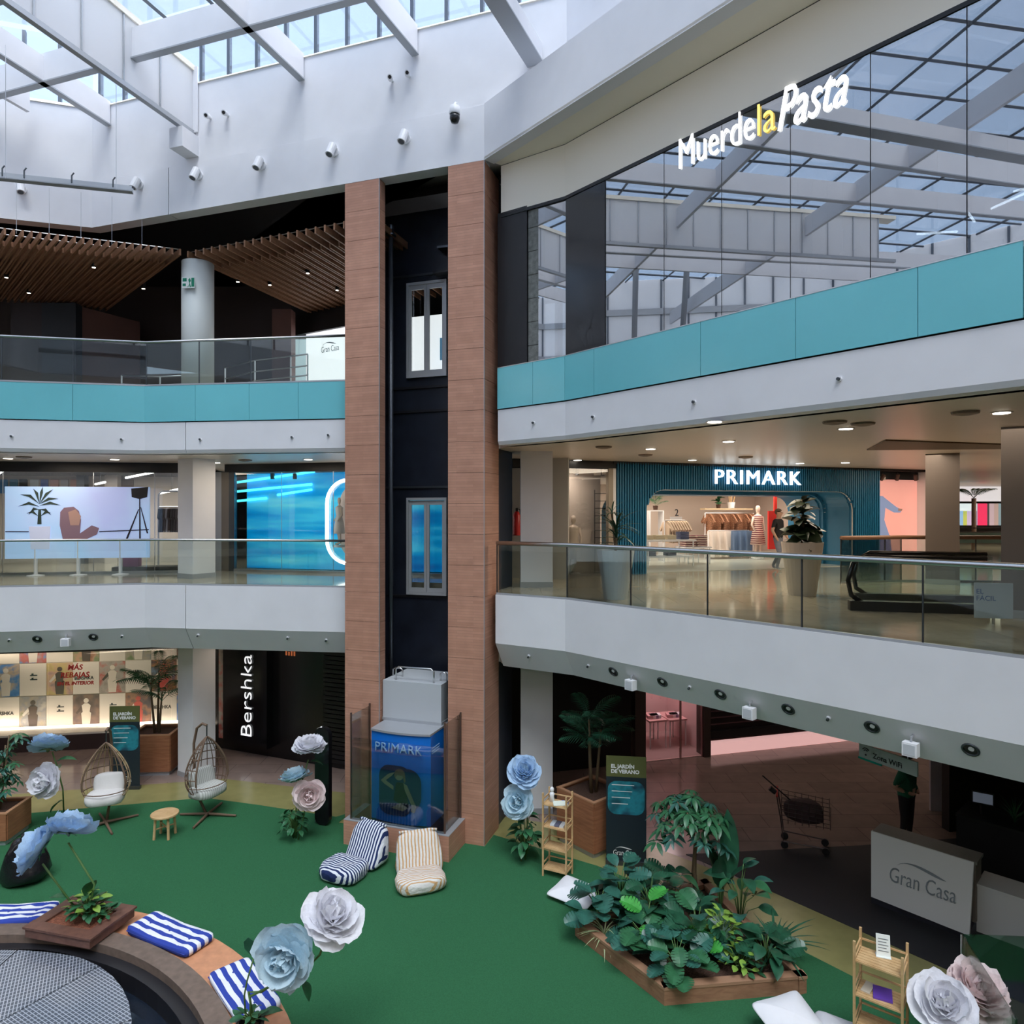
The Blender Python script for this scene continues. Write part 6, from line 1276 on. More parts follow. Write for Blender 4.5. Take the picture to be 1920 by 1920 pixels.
# ---- planters with palms (boxes)
def plbox(p, rz, sz, label):
    c = thing('planter_box', label, 'planter', p, rz); w_, d_, h = sz
    for i, (cx_, cy_, sx, sy) in enumerate(((0, -d_/2, w_, .03), (0, d_/2, w_, .03), (-w_/2, 0, .03, d_-.04), (w_/2, 0, .03, d_-.04))): m = MB(); m.box((cx_, cy_, .10+(h-.1)/2), (sx, sy, h-.1)); put('side_panel', m, PWOOD, c, world=False)
    m = MB(); m.box((0, 0, .05), (w_-.06, d_-.06, .10)); put('base', m, GREYM, c, world=False); m = MB(); m.box((0, 0, h-.1), (w_-.05, d_-.05, .1)); put('soil', m, SOIL, c, world=False)
    for i, (cx_, cy_, sx, sy) in enumerate(((0, -d_/2+.02, w_+.04, .07), (0, d_/2-.02, w_+.04, .07), (-w_/2+.02, 0, .07, d_-.1), (w_/2-.02, 0, .07, d_-.1))): m = MB(); m.box((cx_, cy_, h+.012), (sx, sy, .025)); put('rim_board', m, M('rim_wood', (.42, .22, .12), .5), c, world=False)
    return c
PB1 = plbox((-9.1, 17.65, .0), radians(4), (1.0, .9, 1.0), 'wooden planter box beside the poster window')
q = P(1103, 1617, 0); PB2 = plbox((q.x+.18, q.y+.80, .006), radians(-50), (1.0, 1.0, 1.05), 'wooden planter box with palm right of the lift')
PB3 = plbox((P(-30, 1585, 0).x, P(-30, 1585, 0).y+.3, .018), radians(5), (.9, .8, .62), 'wooden planter box cut by the left picture edge')
# ---- banners
def banner(p, rz, w_, h, label):
    c = thing('roll_up_banner', label, 'banner', p, rz, 'roll-up garden banners'); mm = Matrix.Translation(p) @ Matrix.Rotation(rz, 4, 'Z') @ frame((-w_/2, 0, .08), (1, 0, 0))
    BAN = picture('banner_print', [(.01, .03, .045), (.01, .10, .13), (.02, .24, .30), (.01, .06, .10), (.03, .05, .02)], 2.2, 7, .5)
    m = MB(); m.plate([(0, 0), (w_, 0), (w_, h*.80), (0, h*.80)], mm, .008); put('print_lower', m, M('banner_dark', (.012, .022, .030), .5), c)
    m = MB(); m.plate([(0, h*.80), (w_, h*.80), (w_, h), (0, h)], mm, .008); put('print_head', m, M('banner_olive', (.12, .13, .04), .5), c)
    m = MB(); m.plate(rrect(w_*.92, h*.32, .16, 5, w_*.04, h*.44), mm @ Matrix.Translation((0, 0, .008)), .002); put('print_picture', m, BAN, c)
    text('lettering', 'EL JARDÍN\nDE VERANO', .095, M('banner_white', (.85, .86, .84), .5), mm @ Matrix.Translation((w_*.12, h*.885, .010)), c, .002, .004)
    for i in range(4): m = MB(); m.plate([(w_*.14, h*(.72-.06*i)), (w_*(.70-.05*i), h*(.72-.06*i)), (w_*(.70-.05*i), h*(.726-.06*i)), (w_*.14, h*(.726-.06*i))], mm @ Matrix.Translation((0, 0, .011)), .002); put('text_line', m, M('banner_white', (1, 1, 1)), c)
    logo(mm @ Matrix.Translation((w_*.18, h*.05, .010)), w_*.55, M('banner_white', (1, 1, 1)), c, .002)
    m = MB(); m.box(Vector(p)+Vector((0, 0, .04)), (w_+.02, .10, .08), rz); put('base', m, DSTEEL, c); m = MB(); m.cyl(Vector(p)+Vector((0, .04, .08)), Vector(p)+Vector((0, .04, h+.06)), .012, 6); put('pole', m, DSTEEL, c)
q = P(234, 1480, 0); banner((q.x, q.y, .006), radians(3), .70, 1.90, 'dark roll-up garden banner beside the poster window')
q = P(1172, 1622, 0); banner((q.x+.02, q.y, .006), radians(-8), .74, 1.95, 'dark roll-up garden banner beside the palm planter')
# ---- black totem by the lift
tt = thing('totem', 'tall black rounded totem with chrome edge left of the lift', 'totem', UW(-3.55, -.15, .018), -A); m = MB(); m.plate(rrect(.34, 2.05, .15, 6, -.17, 0), frame((0, .02, 0), (1, 0, 0)), .12); put('body', m, BLACKG, tt, world=False)
m = MB(); m.tube([(-.17, -.05, .02), (-.17, -.05, 1.9), (-.13, -.05, 2.0), (-.02, -.05, 2.05)], .022, 8); put('chrome_edge', m, STEEL, tt, world=False, smooth=True)
# ---- reception desk
dk = thing('reception_desk', 'white reception desk with grey logo on the charcoal floor', 'desk', (6.9, 11.3, .01)); a, b = Vector((5.98, 11.52, 0)), Vector((6.98, 10.50, 0)); dv = (b-a).normalized(); nn = perp(dv)
DW = M('desk_white', (.66, .66, .64), .4); L_ = (b-a).length
m = MB(); m.add([a+UP*.17+dv*.03, b+UP*.13, b+UP*1.15+nn*.28, a+UP*1.15+nn*.28-dv*.06, a+UP*.17+nn*.06+dv*.03, b+UP*.13+nn*.06, b+UP*1.15+nn*.34, a+UP*1.15+nn*.34-dv*.06], [(0, 1, 2, 3), (7, 6, 5, 4), (0, 4, 5, 1), (1, 5, 6, 2), (2, 6, 7, 3), (3, 7, 4, 0)]); put('front_panel', m, DW, dk)
m = MB(); m.obox(a+nn*.30-dv*.04+UP*1.11, dv*(L_+.08), nn*.42, UP*.045); put('desk_top', m, M('desk_top', (.20, .19, .17), .5), dk)
m = MB(); m.obox(a+nn*.12+UP*.01, dv*L_, nn*.55, UP*.17); put('plinth', m, M('desk_plinth', (.03, .03, .045), .5), dk)
m = MB(); m.obox(b+nn*.36-dv*.04+UP*.18, dv*.05, nn*.36, UP*.93); put('side_panel', m, M('desk_side', (.22, .19, .16), .5), dk); m = MB(); m.obox(a+nn*.36+UP*.18, dv*.05, nn*.36, UP*.93); put('side_panel', m, M('desk_side', (1, 1, 1)), dk)
m = MB(); m.obox(b+nn*.45+UP*.01, dv*.9, nn*.5, UP*.72); put('return_body', m, DW, dk); m = MB(); m.obox(b+nn*.42+UP*.73, dv*1.0, nn*.56, UP*.04); put('return_top', m, DW, dk)
up_ = (UP*1.0+nn*.28).normalized(); logo(frame(a+dv*.28+UP*.50+nn*(.28*.36)-nn*.012, dv, up_), .95, INKG, dk, .006)
# back bar with monitor and plant
bk = thing('back_counter', 'black back counter behind the reception desk', 'counter', (9.0, 11.9, 0)); m = MB(); m.obox(Vector((8.2, 12.7, .012)), Vector((1.6, -1.75, 0)), Vector((.5, .45, 0)), UP*1.0); put('body', m, DARK, bk); m = MB(); m.obox(Vector((8.15, 12.65, 1.012)), Vector((1.7, -1.85, 0)), Vector((.6, .55, 0)), UP*.05); put('counter_top', m, M('counter_black', (.02, .02, .02), .3), bk)
mo = thing('monitor', 'small lit monitor on the black back counter', 'monitor', (8.62, 12.6, 1.222)); m = MB(); m.box((0, 0, .14), (.34, .03, .22), -.6); put('housing', m, DARK, mo, world=False); m = MB(); m.box((-.01, -.018, .14), (.30, .006, .18), -.6); put('screen', m, M('monitor_screen', (.3, .35, .45), .4, emit=.15), mo, world=False); m = MB(); m.box((0, .02, -.06), (.05, .05, .2)); put('stand', m, DARK, mo, world=False)
p_ = D(1775, 1480, 14.5); pn = MB(); pn.obox(D(1745, 1530, 15.2), (1.6, -.3, 0), (0, .05, 0), UP*1.6); struct(put('wall_pale_panel', pn, M('pale_panel', (.55, .52, .56), .5)), 'pale panel behind the reception')
# kiosk glass at the lower right corner
kg = thing('glass_barrier', 'low glass barrier around the navy kiosk at the lower right corner', 'glass barrier', D(1840, 1850, 8.0)); a = D(1803, 1752, 8.4); b = D(1905, 1930, 7.0); 
m = MB(); e_ = Vector((b.x-a.x, b.y-a.y, 0)); m.obox(Vector((a.x, a.y, .02)), e_, perp(e_)*.014, UP*(a.z-.02)); put('pane', m, BALG, kg); m = MB(); e2_ = Vector((1.8, -.12, 0)); m.obox(Vector((a.x, a.y, .02)), e2_, perp(e2_)*.014, UP*(a.z-.02)); put('pane', m, BALG, kg); m = MB(); m.cyl(Vector((a.x, a.y, .01)), a, .014, 8); put('post', m, STEEL, kg)
m = MB(); e_n = e_.normalized(); m.prism([(a.x+.06, a.y-.05), (a.x+2.2, a.y-.2), (b.x+2.5, b.y), (b.x+.12, b.y)], .012, .03); tag(put('kiosk_mat', m, M('kiosk_navy', (.010, .022, .055), .45)), 'navy floor mat inside the glass barrier', 'mat')
q = D(1910, 1880, 7.6); ro = thing('round_pouf', 'blue-grey round pouf at the right picture edge', 'pouf', (q.x+.12, q.y, .031)); m = MB(); m.lathe([(.30, 0), (.34, .05), (.34, .40), (.28, .45), (.0, .46)], None, 24); put('body', m, M('pouf_blue', (.05, .22, .45), .8), ro, world=False, smooth=True); m = MB(); m.lathe([(.34, .395), (.345, .42), (.29, .47), (.0, .48)], None, 24); put('lid', m, M('pouf_grey', (.30, .42, .45), .8), ro, world=False, smooth=True)
# ---- shopping trolley
q = P(1508, 1588, 0); tr_ = thing('shopping_trolley', 'dark loaded shopping trolley with a broom on the brown floor', 'trolley', (q.x, q.y, .0), radians(-22)); WIRE = M('wire_dark', (.10, .08, .08), .4, .6)
for sx in (-1, 1):
    for i in range(6): z = .52+i*.08; m = MB(); m.tube([(-.42, sx*.24, z+.06), (.46, sx*.20, z)], .006, 5); put('side_wire', m, WIRE, tr_, world=False)
    m = MB(); m.tube([(-.5, sx*.25, 1.02), (-.42, sx*.24, .5), (-.38, sx*.24, .15), (.40, sx*.20, .12)], .014, 6); put('frame_tube', m, WIRE, tr_, world=False)
for i in range(8): x = -.42+.88*i/7; m = MB(); m.tube([(x, -.23, .98-.04*i/7), (x, -.22, .5), (x, .22, .5), (x, .23, .98-.04*i/7)], .006, 5); put('hoop_wire', m, WIRE, tr_, world=False)
m = MB(); m.cyl((-.5, -.26, 1.02), (-.5, .26, 1.02), .02, 8); put('handle', m, RED, tr_, world=False)
for x in (-.36, .38):
    for y in (-.2, .2): m = MB(); m.cyl((x, y-.02, .07), (x, y+.02, .07), .07, 12); put('wheel', m, DARK, tr_, world=False)
m = MB(); superq(m, (.36, .19, .20), .6, .6, Matrix.Translation((.0, 0, .72)), .05, 18, 10, 3); put('load', m, M('load_dark', (.05, .025, .03), .8), tr_, world=False, smooth=True)
br_ = thing('broom', 'long dark broom leaning out of the shopping trolley', 'broom', q+Vector((-.15, 0, .8))); m = MB(); m.cyl((.25, -.05, -.2), (-.62, .15, .55), .013, 6); put('stick', m, DARK, br_, world=False); m = MB(); m.cyl((-.40, .05, .25), (-.5, .08, .33), .05, 8); put('head', m, DARK, br_, world=False)
# ---- timber planting bed
bq = [Vector((2.03, 9.17, 0)), Vector((4.03, 9.41, 0)), Vector((3.35, 11.9, 0)), Vector((.98, 10.70, 0))]
bed = thing('planting_bed', 'low timber planting bed on the green lawn', 'planter', (2.6, 10.2, .018))
for i in range(4):
    a, b = bq[i], bq[(i+1) % 4]; nn = perp(b-a)*.12; e_ = (b-a).normalized()
    m = MB(); m.obox(a+UP*.018, b-a, nn, UP*.20); put('timber', m, BEDWOOD, bed); m = MB(); m.obox(a-e_*.01-nn*.06+UP*.22, (b-a)+e_*.02, nn*1.12, UP*.04); put('top_board', m, M('bed_top', (.36, .20, .12), .6), bed)
m = MB(); m.prism([(p.x+(2.6-p.x)*.06, p.y+(10.2-p.y)*.06) for p in bq], .018, .17); put('soil', m, SOIL, bed)
# ============================================================ PLANTS
def leafmesh(name, L, W_, mat, droop=.25, fold=.12, n=6, prof=None, wavy=0.0):
    """blade along +x, arched in z, sides lifted"""
    m = MB(); prof = prof or (lambda t: sin(pi*min(1, t*.96+.04))**.8)
    for i in range(n+1):
        t = i/n; w_ = W_/2*prof(t) if 0 < t < 1 else W_/2*.04; x = L*t; z = L*(.18*t-droop*t*t); wv = wavy*sin(t*9)
        m.v += [Vector((x, -w_, z+fold*w_+wv)), Vector((x, 0, z)), Vector((x, w_, z+fold*w_-wv))]
    for i in range(n):
        a = i*3; m.f += [(a, a+3, a+4, a+1), (a+1, a+4, a+5, a+2)]
    return m.mesh(name, mat, True)
def frondmesh(name, L, mat, droop=.5, k=13, ll=.3, lw=.03, up=.35):
    """palm frond: midrib with two ranks of leaflets"""
    m = MB(); pts = [Vector((L*t*(1-.12*t), 0, L*(up*t-droop*t*t))) for t in [i/8 for i in range(9)]]
    m.tube(pts, [.010-.0085*i/8 for i in range(9)], 4)
    for i in range(k):
        t = .18+.80*i/(k-1); p = Vector((L*t*(1-.12*t), 0, L*(up*t-droop*t*t))); l = ll*sin(pi*(.12+.80*i/(k-1)))**.7
        for s in (-1, 1):
            d = Vector((.55, s*.83, -.18)).normalized(); q = p+d*l*.5+UP*.01; e = p+d*l-UP*l*.25; sd = Vector((.83, -s*.55, 0))*lw/2
            b = len(m.v); m.v += [p-sd*.4, p+sd*.4, q+sd, q-sd, e]; m.f += [(b, b+1, b+2, b+3), (b+3, b+2, b+4)]
    return m.mesh(name, mat)
def whorlmesh(name, r, mat, k=8, droop=.35, w_=.32):
    m = MB()
    for j in range(k):
        a = 2*pi*j/k+.2*sin(j*5); L = r*(.85+.15*sin(j*3+1)); R_ = Matrix.Rotation(a, 4, 'Z') @ Matrix.Rotation(.12, 4, 'Y'); b = len(m.v)
        for i in range(5):
            t = i/4; ww = L*w_/2*[.15, .85, 1, .75, .02][i]; x = L*(.12+.88*t); z = -droop*L*t*t
            m.v += [R_ @ Vector((x, -ww, z+ww*.25)), R_ @ Vector((x, 0, z)), R_ @ Vector((x, ww, z+ww*.25))]
        for i in range(4): q = b+i*3; m.f += [(q, q+3, q+4, q+1), (q+1, q+4, q+5, q+2)]
    return m.mesh(name, mat, True)
def monsteramesh(name, L, mat):
    """broad split leaf along +x"""
    m = MB(); n = 7
    for s in (-1, 1):
        for i in range(n):
            t0, t1 = i/n, (i+.72)/n; wd_ = lambda t: L*.48*sin(pi*(.10+.86*t))**.7
            f = lambda t, k_: Vector((L*t+.10*L*k_, s*wd_(t)*k_, .05*L*k_-L*.35*t*t))
            b = len(m.v); m.v += [f(i/n, 0), f((i+1)/n, 0), f((i+1)/n, .38), f(i/n, .38), f(t1, 1), f(t0, 1)]; 
            fs = [(b, b+1, b+2, b+3), (b+3, b+2, b+4, b+5)]; m.f += fs if s > 0 else [q[::-1] for q in fs]
    return m.mesh(name, mat, True)
def lmat(p, yaw, pitch, s=1.0, roll=0.0):
    return Matrix.Translation(p) @ Matrix.Rotation(yaw, 4, 'Z') @ Matrix.Rotation(-pitch, 4, 'Y') @ Matrix.Rotation(roll, 4, 'X') @ Matrix.Diagonal((s, s, s, 1))
KF = frondmesh('palm_frond', 1.0, LEAFD, .55, 15, .34, .035, .5); KFM = frondmesh('palm_frond_mid', 1.0, LEAFM, .5, 15, .34, .035, .5)
WH = whorlmesh('schefflera_leaf', .26, LEAFM, 8); WHD = whorlmesh('schefflera_leaf_dark', .26, LEAFT, 7)
MO = [monsteramesh('split_leaf_%d' % i, .34, mt) for i, mt in enumerate((LEAFT, LEAFD, LEAFM))]; MOB = monsteramesh('split_leaf_bright', .30, LEAFB)
BL = [leafmesh('broad_leaf_%d' % i, .36, .22, mt, .45, .25) for i, mt in enumerate((LEAFT, LEAFD, LEAFM))]; SL = leafmesh('small_lime_leaf', .12, .07, LEAFL, .3); SLM = leafmesh('small_green_leaf', .12, .065, LEAFM, .3)
PAD = leafmesh('paddle_leaf', .95, .30, LEAFD, .22, .3, 8, lambda t: sin(pi*t**.8)**.6); STR_ = leafmesh('strap_leaf', .75, .05, LEAFD, .9, .4, 7); STG = leafmesh('grass_leaf', .5, .02, LEAFM, .8, .2, 6)
def stem(parent, pts, r, mat=STEMG, name='stem'):
    m = MB(); m.tube(pts, r, 6); return put(name, m, mat, parent, world=False, smooth=True)
def palm(p, label, h, nf, fl, rs, stems=3, mesh=None, name='potted_palm'):
    rnd = random.Random(rs); c = thing(name, label, 'plant', p, rnd.random()*6)
    for s in range(stems):
        a = 2*pi*s/stems+.4; hx = h*(1-.16*s); top = Vector((.10*cos(a)+.12*cos(a)*hx*.4, .10*sin(a)+.12*sin(a)*hx*.4, hx)); base = Vector((.06*cos(a), .06*sin(a), 0))
        stem(c, [base, base.lerp(top, .5)+Vector((.01, .01, 0)), top], [.035, .028, .018], TRUNK, 'trunk')
        for k_ in range(nf):
            y = 2*pi*k_/nf+s*1.1+rnd.uniform(-.3, .3); inst('frond', mesh or KF, c, lmat(top-UP*rnd.uniform(0, hx*.25), y, rnd.uniform(.15, .75), fl*rnd.uniform(.8, 1.15)))
    return c
palm((PB1.location.x, PB1.location.y, .95), 'tall palm in the wooden planter before the poster window', 1.55, 7, .85, 3, 3, KFM)
palm((PB2.location.x, PB2.location.y, 1.0), 'dark tall palm in the wooden planter right of the lift', 1.5, 8, .85, 5, 3)
# dracaena and fig in tall pots on the first floor
def pot(p, label, r0, r1, h, mat, name='tall_pot'):
    c = thing(name, label, 'pot', p); m = MB(); m.lathe([(r0, 0), (r1, h), (r1-.03, h), (r1-.05, h-.08)], None, 24); put('body', m, mat, c, world=False, smooth=False); m = MB(); m.lathe([(r1-.05, h-.09), (r1-.05, h-.07)], None, 20); put('soil', m, SOIL, c, world=False); return c
q = D(1152, 1130, 13.1); pt1 = pot((q.x+.02, 13.1, Z1), 'tall white tapered pot behind the glass balustrade', .22, .36, .93, M('pot_white', (.55, .62, .66), .35))
dr = thing('dracaena', 'spiky dracaena in the tall white tapered pot', 'plant', (q.x+.02, 13.1, Z1+.86)); stem(dr, [(0, 0, 0), (.02, 0, .45)], .03, TRUNK, 'trunk'); STD = leafmesh('dracaena_leaf', .55, .05, LEAFD, .75, .4, 6); rnd = random.Random(4)
for i in range(34): inst('leaf', STD, dr, lmat((.02, 0, rnd.uniform(.12, .48)), i*2.4, rnd.uniform(.15, 1.35), rnd.uniform(.7, 1.1)))
stem(dr, [(0, 0, 0), (-.06, .03, .75)], .02, TRUNK, 'trunk')
for i in range(14): inst('leaf', STD, dr, lmat((-.06, .03, .75), i*2.4, rnd.uniform(.1, 1.3), .6))
q = D(1504, 1100, 13.7); pot((q.x, 13.7, Z1), 'tall beige bowl pot behind the long balustrade', .26, .40, 1.05, M('pot_beige', (.52, .46, .40), .5))
fg_ = thing('potted_fig', 'broad-leaved dark fig plant in the tall beige pot', 'plant', (q.x, 13.7, Z1+.98)); stem(fg_, [(0, 0, 0), (.02, 0, .5), (0, 0, .92)], [.03, .025, .015], TRUNK, 'trunk'); FGL = leafmesh('fig_leaf', .34, .19, M('fig_dark', (.03, .05, .025), .35), .35)
for i in range(54): inst('leaf', FGL, fg_, lmat((0, 0, .08+.85*i/53), i*2.39, rnd.uniform(-.35, .6), (1.45-.6*i/53)*rnd.uniform(.8, 1.1), rnd.uniform(-.7, .7)))
# schefflera tree, left plant
sf_ = thing('schefflera_tree', 'bushy schefflera tree rising from the planting bed', 'plant', (3.05, 11.35, .16)); rnd = random.Random(9)
top = Vector((-.12, 0, 1.45)); stem(sf_, [(0, 0, 0), (-.05, 0, .5), (-.02, .02, .95), (-.12, 0, 1.5)], [.05, .04, .03, .02], TRUNK, 'trunk')
for i in range(62):
    a = i*2.4; r = .60*sqrt((i+.5)/62); z = 1.50+.42*cos(r/.60*pi/2)*rnd.uniform(.3, 1)-.5*rnd.random()*(r/.6); e = Vector((-.12+r*cos(a), r*sin(a), z)); inst('leaf', WH if i % 3 else WHD, sf_, lmat(e, a, -.3+.2*rnd.random(), rnd.uniform(.75, 1.1)))
    if i % 4 == 0: stem(sf_, [(-.06, 0, 1.0+.3*rnd.random()), e], .010, TRUNK, 'branch')
q = P(8, 1590, 0); sl_ = thing('schefflera_bush', 'schefflera bush in the planter at the left picture edge', 'plant', (PB3.location.x+.1, PB3.location.y, .58)); rnd = random.Random(2)
for s in range(4):
    a = s*1.6; tp = Vector((.18*cos(a), .15*sin(a), 1.5-.25*s)); stem(sl_, [(0, 0, 0), tp], .015, TRUNK, 'stem')
    for i in range(11): inst('leaf', WHD if i % 2 else WH, sl_, lmat(tp*(.35+.65*i/10)+Vector((rnd.uniform(-.22, .22), rnd.uniform(-.15, .15), 0)), i*2.4, rnd.uniform(-.4, .3), rnd.uniform(.6, .9)))
# planting bed
rnd = random.Random(21)
def bush(p, label, meshes, nlf, h, spread, name, sc=(.8, 1.15), cat='plant', pit=(-.3, .7)):
    c = thing(name, label, cat, p, 0)
    for i in range(nlf):
        a = i*2.4+rnd.uniform(-.3, .3); t = sqrt((i+.5)/nlf); e = Vector((spread*t*.75*cos(a), spread*t*.75*sin(a), h*(1-.65*t*t)*rnd.uniform(.6, 1.05)+.04))
        stem(c, [(0, 0, 0), (e.x*.45, e.y*.45, e.z*.75), e], .006, STEMG, 'stalk'); inst('leaf', rnd.choice(meshes), c, lmat(e, a+rnd.uniform(-.4, .4), rnd.uniform(*pit), rnd.uniform(*sc), rnd.uniform(-.4, .4)))
    return c
zb0 = .165
B = [((1.38, 10.75), 'blue-green split-leaf plant at the bed corner near the white pillow', MO[:1]+BL[:1], 16, .55, .42), ((1.95, 10.05), 'split-leaf plant along the near left timber of the bed', MO, 18, .50, .40), ((2.30, 9.60), 'blue-green split-leaf plant in the nearest corner of the bed', MO[:1]+MO[2:], 18, .45, .38),
     ((2.15, 10.75), 'tall dark broad-leaf plant in the middle of the bed', BL+MO[1:2], 20, .75, .42), ((2.75, 10.2), 'dense dark split-leaf plant in the bed centre', MO+BL[1:2], 20, .60, .42), ((1.75, 11.1), 'upright blue-green plant behind the pillow corner', BL[:1]+MO[:1], 16, .85, .36), ((2.6, 11.2), 'dark leafy plant below the schefflera tree', BL[1:]+MO[1:2], 16, .62, .40), ((3.6, 9.75), 'dark drooping plant at the right end of the bed', BL[1:2]+MO[1:2], 16, .42, .34), ((3.55, 10.7), 'large-leaved plant at the far right of the bed', BL, 14, .95, .40)]
for (xy, lab, ms, nl, h, sp) in B: bush((xy[0], xy[1], zb0), lab, ms, int(nl*1.35), h, sp, 'foliage_plant', (.6, 1.05))
bush((2.02, 10.30, zb0), 'bright green split-leaf plant among darker leaves', [MOB], 7, .58, .26, 'foliage_plant'); bush((2.62, 9.95, zb0), 'second bright green plant in the bed beside the lime shrub', [MOB], 6, .48, .22, 'foliage_plant')
bush((3.05, 9.98, zb0), 'lime green small-leaved shrub in the planting bed', [SL, SL, SLM], 64, .62, .30, 'lime_shrub', (.8, 1.3)); bush((3.2, 9.62, zb0), 'small green creeping plant at the front timber of the bed', [SLM, SL], 40, .32, .30, 'creeping_plant', (.8, 1.3))
c = thing('paddle_plant', 'tall paddle-leaved plant standing beside the schefflera', 'plant', (3.35, 11.05, zb0))
for i, (a, pch, s) in enumerate(((.6, 1.45, 1.25), (2.6, 1.2, .85), (4.4, 1.1, .8), (1.8, 1.0, .7), (5.4, .9, .75))): stem(c, [(0, 0, 0), (.06*cos(a), .06*sin(a), .45)], .012); inst('leaf', PAD, c, lmat((.06*cos(a), .06*sin(a), .42), a, pch, s, 1.2 if i == 0 else .3))
c = thing('strap_plant', 'strap-leaved plant at the right corner of the bed', 'plant', (3.82, 10.0, zb0))
for i in range(26): inst('leaf', STR_, c, lmat((0, 0, .02), i*2.4, rnd.uniform(.5, 1.3), rnd.uniform(.6, .95)))
c = thing('spider_plant', 'pale spidery plant at the left timber near the pillow', 'plant', (1.40, 10.42, zb0)); SPL = leafmesh('spider_leaf', .4, .025, M('spider_pale', (.35, .42, .22), .5), .9, .3, 6)
for i in range(26): inst('leaf', SPL, c, lmat((0, 0, .02), i*2.4, rnd.uniform(.3, 1.2), rnd.uniform(.6, 1.0)))
# grass plants at reception, small plants in the shop
c = thing('grass_plant', 'thin grassy plant on the black back counter', 'plant', D(1838, 1500, 12.3)); c.location.z = 1.062; c.location.x = 8.95; c.location.y = 12.25
for i in range(30): inst('blade', STG, c, lmat((0, 0, 0), i*2.4, rnd.uniform(.9, 1.5), rnd.uniform(.6, 1.0)))
for i, (px, v, d_, lab, sc_) in enumerate(((1229, 956, 4.0, 'small palm on the shop shelf left of the price sign', .5), (1347, 953, 4.8, 'broad-leaved plant on the shop shelf above the plaid shirts', .8))):
    c = thing('shelf_plant', lab, 'plant', W3.seen(px, v, d_)); m = MB(); m.lathe([(.07, 0), (.09, .14), (.07, .14), (.05, .02)], None, 12); put('pot', m, SOIL, c, world=False)
    for k_ in range(9): inst('leaf', BL[2] if i else KFM, c, lmat((0, 0, .12+.3*(k_ % 3)/3), k_*2.4, .4+.1*(k_ % 4), sc_))
m = MB(); a, b = W3.seen(1218, 957, 3.9), W3.seen(1245, 957, 3.9); m.obox(Vector((a.x, a.y, a.z-.03)), b-a-UP*(b.z-a.z), W3.n*.3, UP*.03); m.obox(Vector((a.x, a.y, Z1+.012)), (b-a).normalized()*.04, W3.n*.3, UP*(a.z-Z1-.04)); m.obox(Vector((b.x, b.y, Z1+.012)), (a-b).normalized()*.04, W3.n*.3, UP*(a.z-Z1-.04)); tag(put('display_stand', m, WHITEB), 'white stand carrying the small palm in the fluted shop', 'stand')
c = thing('far_palm', 'far palm tree at the end of the corridor', 'plant', D(1826, 1000, 30)); c.location.z = Z1
for i in range(10): inst('frond', KF, c, lmat((0, 0, 2.25), i*2.4, .5, 1.0))
stem(c, [(0, 0, 0), (0, 0, 2.25)], .09, M('palm_bark', (.30, .20, .17), .8), 'trunk')
# ============================================================ GIANT PAPER FLOWERS
def petalmesh(name, mat, cup=.5, ruff=.05):
    m = MB(); n, k_ = 6, 6
    def f(a, b):
        s = a*2-1; w_ = .60*sin(pi*(.08+.70*b))**.7; x = b*(1-.10*s*s*b); z = cup*b*b+.22*s*s*w_+ruff*sin(s*9+b*4)*b*b; return (x, s*w_, z)
    m.grid(f, n, k_); return m.mesh(name, mat, True)
PET = {k_: [petalmesh('petal_%s_%d' % (k_, i), mt, c_, .05) for i, c_ in enumerate((.15, .5, 1.0))] for k_, mt in (('blue', BLUEP), ('sky', SKYP), ('white', WHITEP), ('pink', PINKP))}
SEP = leafmesh('sepal', 1.0, .42, LEAFM, .2, .3, 5); FLF = leafmesh('flower_leaf', .34, .2, LEAFM, .4, .3, 6)
def flower(label, base, pts, heads, leaves=(), group='giant paper flowers', name='paper_flower', stemr=.014):
    """stem through pts (world), heads [(centre, axis, radius, colour)], leaves [(point, yaw, pitch, size)]"""
    c = thing(name, label, 'flower', base, 0, group); b0 = Vector(base)
    stem(c, [Vector(p)-b0 for p in pts], stemr)
    for hi_, (q, ax, R_, col) in enumerate(heads):
        ax = Vector(ax).normalized(); rot = ax.to_track_quat('Z', 'Y').to_matrix().to_4x4(); hd = bpy.data.objects.new('flower_head', None); C.objects.link(hd); hd.parent = c; hd.matrix_basis = Matrix.Translation(Vector(q)-b0) @ rot; hd.empty_display_size = .05
        rr_ = random.Random(int(R_*1000)+hi_*7+int(abs(q[0])*100))
        for (lay, cnt, sc_, pit) in ((0, 8, 1.0, -.02), (0, 8, .92, .22), (1, 8, .78, .30), (1, 7, .62, .58), (2, 6, .46, .75), (2, 5, .30, 1.1)):
            for i in range(cnt): inst('petal', PET[col][lay], hd, lmat((0, 0, -.06*R_+.05*R_*lay), 2*pi*i/cnt+lay*.5+rr_.uniform(-.25, .25), pit+rr_.uniform(-.18, .18), R_*sc_*rr_.uniform(.85, 1.12), rr_.uniform(-.25, .25)))
        for i in range(5): inst('sepal', SEP, hd, lmat((0, 0, -.10*R_), 2*pi*i/5, -.15, R_*.45))
    for (p, y, pc, s) in leaves: inst('leaf', FLF, c, lmat(Vector(p)-b0, y, pc, s))
    return c
def ground(u, v, z=.018): return P(u, v, z)
